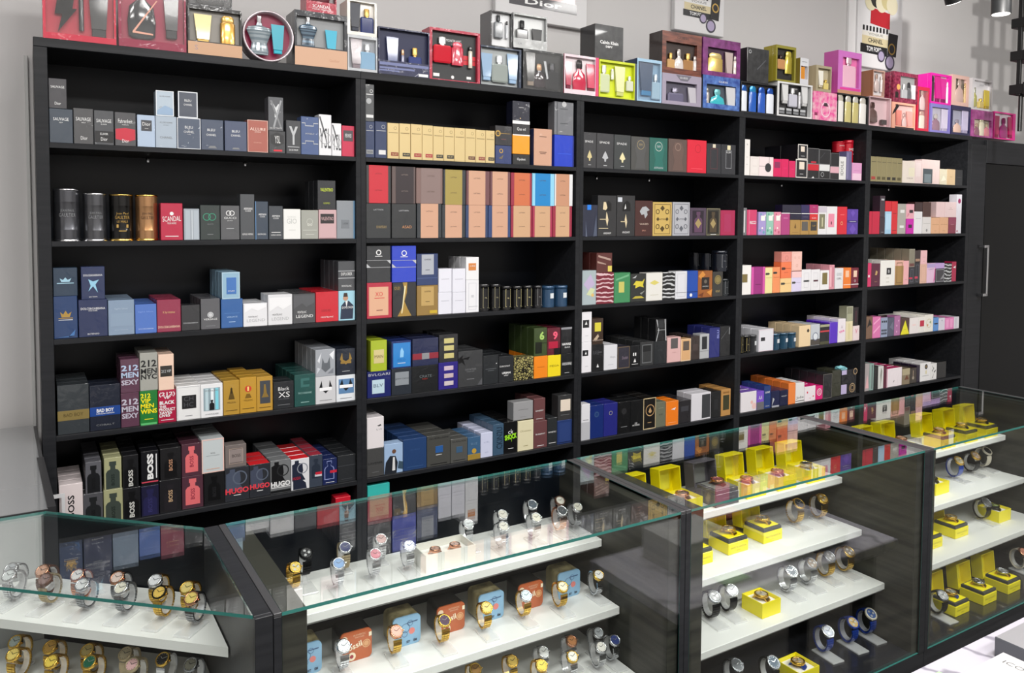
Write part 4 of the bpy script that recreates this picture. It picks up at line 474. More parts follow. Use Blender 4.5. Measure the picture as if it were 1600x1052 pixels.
# bay 5
row(5, 1, 1340, 220, 6.578, [(a, b, c, '#a79c70', 'gold-green foil carton, %s from left' % k, [LN(.78, '#4c4630', .8), R(.1, .08, .8, .2, t)], dict(metal=.4)) for a, b, c, t, k in ((140, 199, 160, '#a83c34', 'first'), (200, 249, 163, '#5c5434', 'second'), (250, 301, 167, '#5c5434', 'third'), (302, 354, 172, '#2c2820', 'fourth'), (355, 407, 176, '#2c2820', 'fifth'), (408, 461, 180, '#5c5434', 'sixth'))] + [
 (465, 592, 207, '#ece0d4', 'wide cream carton', [T('CHLOE', .6, .22, .5, .06, '#8c7c6c'), R(.5, .3, .98, .7, '#eee6cc')]), (593, 665, 203, '#ecd6d4', 'pink-cream carton', [R(.1, .3, .8, .9, '#f0dedc')]), (668, 848, 196, '#ecd4d0', 'wide pink carton with blue-grey window', [L(.04, .02, .58, .62, '#4c565c'), R(.12, .05, .5, .4, '#7c8a90')]), (850, 922, 291, '#dcd4ba', 'ivory marbled carton', [P([(.1, .2), (.5, .6), (.9, .3)], '#ece6d0')]), (923, 1006, 293, '#d2b68e', 'sand carton', [LN(.5, '#a0845c', .3)]), (1008, 1082, 298, '#1e2024', 'short black carton', [LN(.5, '#4c4e54', .6)])])
row(5, 2, 1340, 220, 6.578, [
 (118, 230, 725, '#c4123c', 'crimson carton, lower left', [R(.28, 0, .31, 1, '#7c0c24')]), (232, 284, 785, '#382834', 'aubergine carton, lower one', [LN(.1, 'S', .5)]), (286, 351, 727, '#a4cce8', 'light blue carton', [R(.1, .2, .9, .9, '#b8d8f0')]), (352, 415, 622, '#d6222c', 'tall red carton', [LN(.62, '#7c1018', .6), LN(.1, '#7c1018', .7)]), (417, 501, 648, '#adaaa2', 'stone grey carton with white plates', [L(.3, .7, .8, .8, '#e6e6e4'), L(.25, .2, .75, .28, '#e6e6e4')]), (502, 580, 803, '#cc18ac', 'fuchsia carton with black square', [L(.28, .4, .74, .62, '#3c1038')]), (583, 668, 728, '#e8e6e8', 'white carton, lower centre', [LN(.68, '#b8b8bc', .6)]), (670, 757, 783, '#e0dcda', 'off-white carton with small grey seal', [O(.5, .2, .1, '#8c8c8c'), LN(.6, '#b8b4b0', .8)]), (760, 845, 790, '#e4b088', 'apricot carton, left of two', [LN(.56, '#a8784c', .8), LN(.16, '#a8784c', .3)]), (847, 934, 788, '#e4b088', 'apricot carton, right of two', [LN(.56, '#a8784c', .8), LN(.16, '#a8784c', .3)]), (936, 1015, 788, '#863048', 'wine carton', [R(0, .55, 1, 1, '#94405c'), LN(.55, '#d8a0b0', .4)]), (1020, 1075, 552, '#e4e2ea', 'tall white carton with magenta dot', [O(.5, .83, .28, '#a01c60'), O(.2, .06, .12, '#a8324c')]),
 (232, 286, 565, '#3c2c38', 'aubergine carton, upper one', [R(.2, .78, .8, .86, 'S')], U), (288, 351, 620, '#d41c2c', 'small red carton', [], U), (502, 592, 650, '#eaacb8', 'pink carton with black plate', [L(.4, .4, .85, .6, '#241c20'), P([(.1, .1), (.4, .3), (.2, .4)], '#d88898')], U), (594, 672, 630, '#3a2020', 'dark brown carton, left', [], U), (675, 757, 630, '#482a24', 'dark brown carton, right', [F('#7c5c54', .03)], U), (812, 900, 628, '#eed0d0', 'rose carton, left', [], U), (902, 1018, 630, '#ecd2d2', 'rose carton, right', [LN(.6, '#8c6c6c', .16), LN(.5, '#b08c8c', .4)], U)])
row(5, 3, 1340, 380, 6.578, [
 (103, 145, 205, '#d42c66', 'pink edge carton', [R(.2, .4, .6, .5, 'W')]), (146, 236, 210, '#561634', 'maroon carton with gold figure', [P([(.4, .5), (.5, .7), (.7, .65), (.6, .5)], '#c8a468'), LN(.2, '#a07c58', .3)]), (238, 388, 177, '#eeece6', 'large white carton with black plate', [L(.42, .44, .72, .7, '#1c1c20'), T('B', .57, .57, .1, .12), LN(.3, '#b8b4a8', .2), LN(.14, '#b8b4a8', .2)], N(2)), (390, 475, 178, '#e6b0a0', 'peach carton with bronze panel', [L(0, 0, 1, .78, '#a8844c'), F('#7c5c34', .05, .15)], N(2)), (476, 530, 182, '#eeb0b4', 'pink carton beside bronze panel', [LN(.2, '#c88890', .5)], N(1)), (532, 588, 245, '#2a2a32', 'black carton with grey outline, left', [F('#7c7c8c', .03, .25), R(0, .3, .6, .4, '#c83454')]), (590, 643, 200, '#222228', 'black carton with grey outline, right', [F('#7c7c8c', .03, .25), R(0, .25, .6, .35, '#c83454')]), (645, 714, 217, '#e2b6a2', 'tan-pink carton', [F('#c09480', .02, .15)]), (716, 800, 207, '#e4c0da', 'pale pink carton with letters', [T('LAV', .5, .7, .6, .08, '#8c6ca0'), R(0, .78, 1, .98, '#b4a0d0'), P([(.8, .0), (1, .2), (1, .9), (.9, .5)], '#d85ca0')]), (802, 895, 262, '#38363c', 'charcoal marbled carton', [F('#a8a8b0', .03, .05), P([(.5, .2), (.9, .6), (.95, .3)], '#8c8c90')]), (897, 971, 205, '#6a666a', 'zebra-striped black and white carton', 'zebra'), (973, 1017, 190, '#ae1646', 'raspberry carton with bow mark', [P([(.2, .7), (.8, .8), (.8, .66)], 'W')]),
 (532, 590, 60, '#87816f', 'glassy taupe carton', [R(0, 0, 1, .2, '#6c3c38'), F('#aca898', .05)], N(4, lv=1)), (592, 650, 74, '#382826', 'dark brown carton on top', [R(.1, .1, .9, .3, '#a8846c')], U), (652, 718, 75, '#eebcc0', 'light pink carton on top', [LN(.5, '#c88c94', .5), LN(.2, '#c88c94', .3)], U), (800, 895, 205, '#c0a0d8', 'lavender strip carton', [], U)])
row(5, 4, 1340, 380, 6.578, [
 (92, 157, 755, '#785a46', 'brown carton with black swirl', [P([(.1, .5), (.5, .9), (.9, .6), (.5, .6)], '#1c1410')]), (158, 240, 757, '#de76ae', 'pink streaked carton', [P([(.1, .3), (.9, .6), (.9, .52), (.1, .2)], '#f0a8cc'), P([(.1, .7), (.9, .95), (.9, .88), (.1, .62)], '#f0a8cc')]), (242, 311, 767, '#94a0ba', 'blue-grey carton with dark windows', [R(.1+.28*i, z, .3+.28*i, z+.1, '#1c2028') for i in range(3) for z in (.75, .3, .14)], dict(top='#c48cb8')), (313, 379, 767, '#505468', 'slate carton', [P([(.3, .5), (.8, .8), (.9, .3)], '#6c7084')]), (381, 442, 747, '#ae6e9e', 'mauve carton', [O(.4, .5, .1, '#dca8cc'), O(.7, .75, .1, '#dca8cc'), O(.4, .2, .1, '#dca8cc')]), (444, 535, 772, '#482a26', 'brown carton with yellow triangle', [P([(0, .02), (.98, .02), (.52, .88)], '#e8e020'), LN(.3, '#a89c14', .3)], N(2)), (537, 630, 767, '#ece4e2', 'cream-white carton', [R(.3, .5, .7, .6, '#f0d4d0')], N(3)), (631, 690, 760, '#eae6e0', 'white carton with red square', [L(.2, .4, .92, .78, '#c02444')], N(3)), (691, 780, 735, '#ece8de', 'ivory carton with floral sketch', [G(.5, .5, .3, '#c8bc8c', .1), O(.35, .4, .08, '#d8a07c'), O(.65, .55, .08, '#8ca878')], N(3)), (782, 834, 767, '#5890d2', 'sky blue carton with black curve', [P([(.1, .6), (.9, .6), (.8, .5), (.2, .5)], '#14243c')], N(2)), (836, 900, 770, '#dad6e2', 'pale lilac carton', [O(.5, .8, .08, '#a0a0b0')], N(2)), (902, 991, 765, '#e684be', 'bubblegum pink carton', [R(.1, .15, .4, .85, '#f0a4d0'), R(.55, .15, .85, .85, '#f0a4d0')], N(2)), (993, 1045, 757, '#dedae2', 'frosted white carton at shelf end', [R(.2, .1, .5, .9, '#ccc8d4')], N(1))])
row(5, 5, 1340, 540, 6.578, [
 (80, 125, 188, '#a8a0a0', 'grey-pink glassy carton', [P([(.1, .1), (.5, .6), (.9, .1)], '#e0b0b4')]), (127, 170, 186, '#8ca8a0', 'mint glassy carton', [R(.5, .05, .7, .95, '#4c4c50')]), (172, 214, 212, '#171717', 'slim black carton', []), (216, 270, 214, '#d6d6d2', 'white carton with sketched figure', [P([(.4, .05), (.6, .4), (.7, .8), (.5, .95), (.35, .6), (.45, .4)], '#8a8c84')]), (272, 302, 216, '#5a1430', 'narrow maroon carton', []), (304, 458, 232, '#eee4e8', 'wide blush-white carton with tiny mark', [P([(.4, .2), (.5, .3), (.48, .35)], '#3c3c3c'), R(0, 0, .03, 1, '#e07ca0')], N(3, top='#c8346c')), (460, 539, 238, '#877860', 'gold glassy carton', [R(0, .6, 1, 1, '#b0a484'), P([(.3, .3), (.6, .6), (.9, .3)], '#6c3c24')], N(2)), (541, 608, 232, '#3a322a', 'dark brown carton with chain', [R(.45, .4, .52, .85, '#c0a890'), O(.48, .35, .16, '#a09484')], N(2)), (610, 644, 202, '#1f132b', 'narrow purple-black carton', [], N(2)), (646, 755, 177, '#eae8e8', 'white carton with black flower', [O(.55, .78, .14, '#26262a'), G(.55, .78, .06, '#c8a468', .4), R(.5, .38, .6, .58, '#d8cc9c'), LN(.28, 'Z', .6)], N(3)), (757, 816, 183, '#e6e4e2', 'white carton with black brush strokes', [P([(.1, .9), (.5, .7), (.2, .5), (.15, .55), (.4, .7)], '#16161a'), P([(.5, .5), (.9, .6), (.6, .4)], '#16161a'), P([(.2, .1), (.5, .4), (.3, .1)], '#16161a')], N(2)), (818, 912, 168, '#151515', 'plain black carton at shelf end', [], N(1))])
# ================================================================ room
YW = .37                                   # back wall plane
def sbox(name, x0, x1, y0, y1, z0, z1, m, c=0):
    q = MB(); q.box(x0, x1, y0, y1, z0, z1, m, c); return struct(q.build(name))
sbox('floor', -3.5, 8.5, -6.5, YW+.1, -.1, 0, FLOORM)
sbox('ceiling', -3.5, 8.5, -6.5, YW+.1, 4.2, 4.3, mat('#d8d8d8', .7))
sbox('wall_back', -3.5, 8.5, YW, YW+.1, 0, 4.2, WALL)
sbox('wall_left', -3.6, -3.5, -6.5, YW+.1, 0, 4.2, WALL)
sbox('wall_right', 8.5, 8.6, -6.5, YW+.1, 0, 4.2, WALL)
sbox('wall_front', -3.5, 8.5, -6.6, -6.5, 0, 4.2, WALL)
_x = hit(1333, 40, 1, YW-.02).x
sbox('trim_1', _x-.045, _x+.03, YW-.02, YW, 2.4, 4.2, mat('#e2e1e1', .6), .002)
sbox('trim_2', -.066, -.054, YW-.02, YW, 0, 2.6, mat('#b9b9b8', .6), .002)
# ================================================================ shelving units, cabinet
ZS = {0: 2.6026, 1: 2.26, 2: 1.93, 3: 1.599, 4: 1.269, 5: .937, 6: .607}
BX = [(-.0395, 0, 1.0654, 1.0860), (1.0860, 1.1077, 2.1566, 2.1780), (2.1780, 2.1991, 3.2454, 3.2680), (3.2680, 3.2898, 4.3544, 4.3780), (4.3780, 4.4026, 5.4817, 5.5200)]
BAYN = ['leftmost bay', 'second bay', 'middle bay', 'fourth bay', 'rightmost bay']
SHN = {1: 'top shelf', 2: 'second shelf', 3: 'third shelf', 4: 'fourth shelf', 5: 'fifth shelf', 6: 'lowest shelf'}
PEG = mat('#c9cacc', .25, 1)
for i, (a, b, c, d) in enumerate(BX):
    r = empty('shelving_unit', (a, 0, 0))
    tag(r, ['black open shelving unit at the left end holding mostly grey and navy boxes', 'black open shelving unit second from left with the gold foil cartons', 'black open shelving unit in the middle with the spade cartons', 'black open shelving unit fourth from left with small bright cartons', 'black open shelving unit at the right end beside the tall cabinet'][i], 'shelf', 'black shelving units along the back wall')
    for x0, x1 in ((a, b), (c, d)):
        q = MB(); q.box(x0-a, x1-a, 0, YW-.012, 0, ZS[0]-.03, EDGE, .001); part(q, 'side_panel', r)
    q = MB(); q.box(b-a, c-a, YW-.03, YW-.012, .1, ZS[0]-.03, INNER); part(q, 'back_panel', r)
    q = MB(); q.box(0, d-a, -.002, YW-.012, ZS[0]-.03, ZS[0], EDGE, .0015); part(q, 'top_board', r)
    q = MB(); q.box(b-a, c-a, .01, .03, 0, .1, EDGE); part(q, 'plinth', r)
    for k in list(range(1, 7))+[7]:
        z = ZS.get(k, .118); q = MB(); q.box(b-a, c-a, 0, YW-.03, z-.018, z, EDGE, .001); part(q, 'shelf_board', r)
    for px, py in ((231, 246), (383, 252), (932, 279), (1014, 281), (1221, 288), (1388, 294)):
        h = hit(px, py, 1, .2)
        if b < h.x < c:
            q = MB(); q.lathe([(.006, -.012), (.008, 0), (.004, .006)], PEG, 12, Matrix.Translation((h.x-a, .2, ZS[1]-.018-.012))); part(q, 'shelf_peg', r, 'small steel peg under the top shelf')
cx0 = 5.522; cx1 = 7.3
r = empty('tall_cabinet', (cx0, 0, 0)); tag(r, 'tall glossy black cabinet with a steel bar handle right of the shelves', 'cabinet')
GB = grain_mat('gloss_black', '#08090a', '#0b0c0d', (1, 1, 1), .28, 0, 0, .2)
q = MB(); q.box(0, cx1-cx0, .02, YW-.012, 0, 2.59, EDGE, .002); part(q, 'body', r)
xd = hit(1536, 400, 1, 0).x-cx0
q = MB(); q.box(0, xd-.003, 0, .02, .08, 2.55, EDGE, .001); part(q, 'filler_strip', r)
q = MB(); q.box(xd, xd+.78, -.002, .02, .08, 2.42, GB, .002); dr = part(q, 'door', r)
z1 = hit(1541, 383, 1, -.035).z; z0 = hit(1539, 463, 1, -.035).z; xh = hit(1541, 420, 1, -.035).x-cx0
q = MB(); q.box(xh-.012, xh+.006, -.048, -.034, z0, z1, SILVER, .002); q.box(xh-.05, xh-.005, -.048, -.002, z0, z0+.02, SILVER, .002); q.box(xh-.05, xh-.005, -.048, -.002, z1-.02, z1, SILVER, .002)
part(q, 'handle', dr, 'bright steel bar handle')
q = MB(); q.box(xd+.785, cx1-cx0, -.002, .02, .08, 2.42, GB, .002); part(q, 'door', r)
q = MB(); q.box(xd, cx1-cx0, -.002, .02, 2.425, 2.585, EDGE, .002); part(q, 'top_rail', r)
# ================================================================ cartons
def noise_body(kind):
    m = bpy.data.materials.new('print_'+kind); m.use_nodes = True; nt = m.node_tree; b = nt.nodes['Principled BSDF']; Lk = nt.links.new
    tc = nt.nodes.new('ShaderNodeTexCoord'); cr = nt.nodes.new('ShaderNodeValToRGB'); cr.color_ramp.interpolation = 'CONSTANT'
    if kind == 'leopard':
        t = nt.nodes.new('ShaderNodeTexVoronoi'); t.feature = 'DISTANCE_TO_EDGE'; t.inputs['Scale'].default_value = 75; o = t.outputs['Distance']; c0, c1, p = '#1c1a12', '#a39a62', .12
    else:
        t = nt.nodes.new('ShaderNodeTexWave'); t.inputs['Scale'].default_value = 14; t.inputs['Distortion'].default_value = 6; t.inputs['Detail Scale'].default_value = 1.2; t.bands_direction = 'Z'; o = t.outputs['Fac']
        c0, c1, p = ('#18191a', '#c8cacc', .74) if kind == 'zebra' else ('#742030', '#d8b8bc', .76)
    cr.color_ramp.elements[0].color = lin(c0); cr.color_ramp.elements[1].color = lin(c1); cr.color_ramp.elements[1].position = p
    Lk(tc.outputs['Object'], t.inputs['Vector']); Lk(o, cr.inputs[0]); Lk(cr.outputs[0], b.inputs['Base Color']); b.inputs['Roughness'].default_value = .35; b.inputs['Coat Weight'].default_value = .8
    return m
SPEC = {k: noise_body(k) for k in ('leopard', 'zebra', 'streakw')}
YF = .012; recs = []; shelfmap = {}
for (bay, sh, xa, xb, yt, colr, look, art, op) in ROWS:
    y = YF+op.get('yo', 0)
    x0 = hit(xa, yt, 1, y).x; x1 = hit(xb, yt, 1, y).x; zt = hit((xa+xb)/2, yt, 1, y).z
    key = (bay, sh); L0 = shelfmap.setdefault(key, [])
    base = ZS[sh]; sup = []
    a, _, c_, _ = 0, 0, 0, 0
    bx = BX[bay-1]
    x0 = max(x0, bx[1]+.001); x1 = min(x1, bx[2]-.001)
    if op.get('lv'):
        over = [s for s in L0 if min(s['x1'], x1)-max(s['x0'], x0) > .3*min(x1-x0, s['x1']-s['x0'])]
        if over: base = max(s['z1'] for s in over); sup = [s for s in over]
    if sh == 6: base = ZS[6]
    if zt-base < .02: print('FLAT', key, look, round(zt-base, 3)); zt = base+.03
    for s in L0:
        if min(s['z1'], zt)-max(s['z0'], base) > .004 and abs(s['y']-y) < .05:
            if s['x0'] < x0 < s['x1'] < x1: x0 = s['x1']+.0006
            elif x0 < s['x0'] < x1 < s['x1']+1e-3: x1 = s['x0']-.0006
            elif s['x0'] <= x0 and x1 <= s['x1']: print('INSIDE', key, look)
    rc = dict(px=xb-xa, key=key, x0=x0, x1=x1, z0=base, z1=zt, y=y, c=colr, look=look, art=art, op=op, n=op.get('n', 0), sup=sup, idx=len(L0))
    if x1-x0 < .008: print('THIN', key, look, x1-x0)
    L0.append(rc); recs.append(rc)
for rc in reversed(recs):
    for s in rc['sup']: s['n'] = max(s['n'], rc['n'])
used = {}
def ulabel(l):
    l = l.replace('  ', ' '); n = len(l.split())
    if n > 16: print('LONG', n, l)
    if l in used: print('DUP', l)
    used[l] = 1; return l
ORD = ['first', 'second', 'third', 'fourth', 'fifth']
def bend(mb, r):
    mb.v = [((r-(p[1]))*math.sin(p[0]/r), -(r-p[1])*math.cos(p[0]/r), p[2]) for p in mb.v]; return mb
def merge(A, B_, loc):
    n0 = len(A.v); A.v += [(x+loc[0], y+loc[1], z+loc[2]) for x, y, z in B_.v]
    for f, mi, sm in zip(B_.f, B_.mi, B_.sm): A.f.append(tuple(n0+k for k in f)); A.mi.append(A.m(B_.ms[mi])); A.sm.append(sm)
def carton(rc):
    w = rc['x1']-rc['x0']-.0012; h = rc['z1']-rc['z0']-.0006; op = rc['op']; kind = op.get('kind', 'box')
    shn, bn = SHN[rc['key'][1]], BAYN[rc['key'][0]-1]; loc = ((rc['x0']+rc['x1'])/2, rc['y'], rc['z0']+.0003)
    grp = 'perfume packs on the %s of the %s' % (shn, bn)
    tail = ', %s of %s' % (shn, bn); stub = None
    if not rc.get('small'): lab = ulabel(rc['look']+(tail if len((rc['look']+tail).split()) <= 16 else ', %s %s' % (shn, bn)))
    if kind == 'box':
        d = op.get('d', .055); q = MB(); art = rc['art']
        m = SPEC[art] if isinstance(art, str) else mat(rc['c'], .3 if op.get('metal') else .42, op.get('metal', 0), .75, .5)
        q.box(-w/2, w/2, 0, d, 0, h, m, .0012)
        if 'top' in op: q.mi[13] = q.m(mat(op['top'], .42, 0, .75, .5))
        if 'side' in op: q.mi[0] = q.m(mat(op['side'], .42, 0, .75, .5))
        if kind == 'box':
            for k in range(rc['n']):
                yo = (d+.003)*(k+1)
                if rc['y']+yo+d > YW-.031: break
                e = MB(); e.box(-w/2, w/2, yo, yo+d, 0, h, m, .0012)
                if 'top' in op: e.mi[13] = e.m(mat(op['top'], .42, 0, .75, .5))
                merge(rest, e, loc)
        if not rc.get('small'): stub = empty('t', (0, 0, 0))
        if not isinstance(art, str): art_on(q, art, w, h, 0, stub)
        if rc.get('small'): merge(rest, q, loc); return
        o = q.build('perfume_box'); o.location = loc; cat = 'box'
        for p_ in list(stub.children): p_.parent = o
        PARTS.pop(stub.name, None); bpy.data.objects.remove(stub)
    else:
        r_ = w/2; d = w+.002; m = mat(rc['c'], .25, .85 if kind == 'tin' else .3, .6)
        t1, t2, c_ = rc['art']; q = MB()
        if kind == 'tin':
            prof = [(r_*.97, .004)]
            for z0, z1 in ((.03, .24), (.76, .97)):
                if z0 > .5: prof.append((r_*.965, z0*h-.002))
                n = 7
                for i in range(n): za = (z0+(z1-z0)*i/n)*h; zb = (z0+(z1-z0)*(i+.5)/n)*h; prof += [(r_*.98, za), (r_*.955, zb)]
            prof.append((r_*.97, h-.004)); q.lathe(prof, m, 40)
            a = [T(t1, .5, .58, .5, .06, c_), T(t2, .5, .5, .6, .07, c_)]
            if c_ == 'D': a += [T('LE MALE', .5, .41, .44, .05, c_), R(.26, .28, .74, .35, c_), LN(.2, c_, .3)]
        else:
            q.lathe([(r_*.97, 0), (r_*.97, h*.84)], m, 28); a = []
            if c_ == 'tag': a = [L(.42, .42, .72, .66, '#d9dde0')]
            elif c_ == 'W': a = [T('SWEET', .5, .6, .7, .1, 'W'), LN(.4, 'W', .5)]
            else: a = [F(c_, .03, .26), R(.1, .1, .9, .115, c_), T('ML', .5, .5, .2, .05, c_)]
        b_ = MB(); art_on(b_, a, w, h); bend(b_, r_)
        q.v = [(x, y, z) for x, y, z in q.v]; n0 = len(q.v)
        for f, mi, sm in zip(b_.f, b_.mi, b_.sm): q.f.append(tuple(n0+k for k in f)); q.mi.append(q.m(b_.ms[mi])); q.sm.append(sm)
        q.v += b_.v
        o = q.build('perfume_tin' if kind == 'tin' else 'perfume_canister'); cat = 'tin' if kind == 'tin' else 'canister'
        o.location = (loc[0], loc[1]+r_, loc[2])
        if kind == 'tin':
            k_ = MB(); k_.lathe([(r_, 0), (r_, .005), (r_*.97, .006)], GOLDM if c_ != 'Z' else SILVER, 40); part(k_, 'base_ring', o)
            k_ = MB(); k_.lathe([(r_*.97, h-.006), (r_, h-.005), (r_, h-.001), (r_*.96, h)], GOLDM if c_ != 'Z' else SILVER, 40); part(k_, 'lid', o)
        else:
            k_ = MB(); k_.lathe([(r_*.96, h*.84), (r_, h*.845), (r_, h*.99), (r_*.95, h)], m, 28); part(k_, 'lid', o)
    tag(o, lab, cat, grp)
    pitch = d+.003; n = 0 if kind == 'box' else rc['n']
    for k in range(n):
        if rc['y']+pitch*(k+2) > YW-.032: break
        c = o.copy(); col.objects.link(c); c.location = o.location+Vector((0, pitch*(k+1), 0))
        lk = rc['look']
        l = '%s one behind %s, %s %s' % (ORD[k], lk, shn, bn)
        if len(l.split()) > 16: l = '%s behind %s, %s %s' % (ORD[k], lk, shn, bn)
        if len(l.split()) > 16: l = '%s behind %s, %s %s' % (ORD[k], lk, shn.split()[0], bn.split()[0])
        tag(c, ulabel(l), cat, grp)
    return o
bxs = sorted([r for r in recs if r['op'].get('kind', 'box') == 'box'], key=lambda r: -r['px']**2*(r['z1']-r['z0'])/(r['x1']-r['x0']))
for r_ in bxs[315:]: r_['small'] = 1
rest = MB()                                # the smallest cartons and those filed behind the front row
for rc in recs: carton(rc)
ro = rest.build('small_perfume_boxes'); ro['kind'] = 'stuff'; tag(ro, 'smallest cartons at the right and plain cartons filed behind the front rows', 'boxes')
pw = MB(); pt_ = []; rnd = random.Random(3)
for i in range(9):
    for j in range(5):
        a_, b_ = i/8*2*math.pi, j/4*math.pi*.5
        rr = .03*(1+rnd.uniform(-.3, .3)); pt_.append((rr*1.5*math.cos(a_)*math.cos(b_), rr*math.sin(a_)*math.cos(b_)*.8, rr*.7*math.sin(b_)))
pw.add(pt_, [(i*5+j, (i+1)*5+j, (i+1)*5+j+1, i*5+j+1) for i in range(8) for j in range(4)], mat('#8fd0d8', .3, .2, .5))
_p = hit(1312, 575, 1, .05); _z = max(r_['z1'] for r_ in recs if r_['key'] == (4, 5) and r_['x0'] < _p.x < r_['x1']+.02)
tag(pw.build('foil_pouch', loc=(_p.x, .045, _z+.0005)), 'crumpled pale turquoise pouch lying on top of the wide black carton', 'pouch')
# ================================================================ gift sets along the top of the shelves
ZT = ZS[0]+.0003; gifts = []
def gpx(xa, xb, yt, ox, oy, s): return ox+xa/s, ox+xb/s, oy+yt/s
def bottle(q, x, y, z, w, h, c, cap='#b9bbbe', metal=0):
    m = mat(c, .12, metal, 1); q.box(x-w/2, x+w/2, y, y+w*.4, z, z+h*.68, m, w*.08)
    q.lathe([(w*.14, 0), (w*.14, h*.06)], mat(cap, .25, .7), 12, Matrix.Translation((x, y+w*.2, z+h*.67)))
    q.lathe([(w*.2, 0), (w*.2, h*.24), (w*.17, h*.26)], mat(cap, .25, .5), 14, Matrix.Translation((x, y+w*.2, z+h*.73)))
def roundb(q, x, y, z, w, h, c, cap='#b9bbbe', metal=0):
    M = Matrix.Translation((x, y+w*.5, z)); q.lathe([(w*.3, 0), (w*.47, h*.04), (w*.5, h*.3), (w*.42, h*.55), (w*.16, h*.66), (w*.15, h*.72)], mat(c, .12, metal, 1), 20, M)
    q.lathe([(w*.2, h*.72), (w*.22, h*.85), (w*.18, h*.98), (w*.05, h)], mat(cap, .25, .5), 14, M)
def tubeb(q, x, y, z, w, h, c, cap='#b9bbbe', metal=0):
    a, b, d = w*.34, w*.5, w*.28; zc = h*.14; m = mat(c, .3, metal, .8)
    vs = [(x-a, y, z+zc), (x+a, y, z+zc), (x+a, y+d, z+zc), (x-a, y+d, z+zc), (x-b, y+d*.4, z+h), (x+b, y+d*.4, z+h), (x+b, y+d*.55, z+h), (x-b, y+d*.55, z+h)]
    q.add(vs, [(0, 3, 2, 1), (4, 5, 6, 7), (0, 1, 5, 4), (1, 2, 6, 5), (2, 3, 7, 6), (3, 0, 4, 7)], m)
    q.box(x-a*.95, x+a*.95, y+.001, y+d-.001, z, z+zc, mat(cap, .3, .3, .6), .002)
def sprayb(q, x, y, z, w, h, c, cap='#b9bbbe', metal=0):
    M = Matrix.Translation((x, y+w/2, z)); q.lathe([(w*.5, 0), (w*.5, h*.74), (w*.4, h*.78)], mat(c, .25, metal, .8), 18, M); q.lathe([(w*.4, h*.78), (w*.42, h*.8), (w*.42, h*.93), (w*.28, h)], mat(cap, .25, .4, .8), 16, M)
def torso(q, x, y, z, w, h, c, cap='#b9bbbe', metal=0):
    M = Matrix.Translation((x, y+w*.34, z)) @ Matrix.Diagonal((1, .6, 1, 1)); m = mat(c, .2, metal, .9); m2 = mat(cap, .2, .3, .9); pr = [(.34, 0), (.36, .1), (.3, .3), (.42, .5), (.5, .62), (.44, .7), (.12, .76), (.1, .82)]
    for i in range(len(pr)-1):
        n = 3
        for k in range(n):
            r0 = pr[i][0]+(pr[i+1][0]-pr[i][0])*k/n; r1 = pr[i][0]+(pr[i+1][0]-pr[i][0])*(k+1)/n; za = pr[i][1]+(pr[i+1][1]-pr[i][1])*k/n; zb = pr[i][1]+(pr[i+1][1]-pr[i][1])*(k+1)/n
            q.lathe([(r0*w, za*h), (r1*w, zb*h)], m if (i*n+k) % 2 else m2, 18, M, cap=False)
    q.lathe([(.07*w, .8*h), (.09*w, .82*h), (.09*w, h)], SILVER, 12, M)
def jar(q, x, y, z, w, h, c, cap='#b9bbbe', metal=0):
    q.box(x-w/2, x+w/2, y, y+w*.35, z, z+h, mat(c, .25, metal, .6), .002)
CON = dict(b=(bottle, 'perfume_bottle'), r=(roundb, 'perfume_bottle'), t=(tubeb, 'lotion_tube'), s=(sprayb, 'spray_can'), o=(torso, 'perfume_bottle'), j=(jar, 'small_box'))
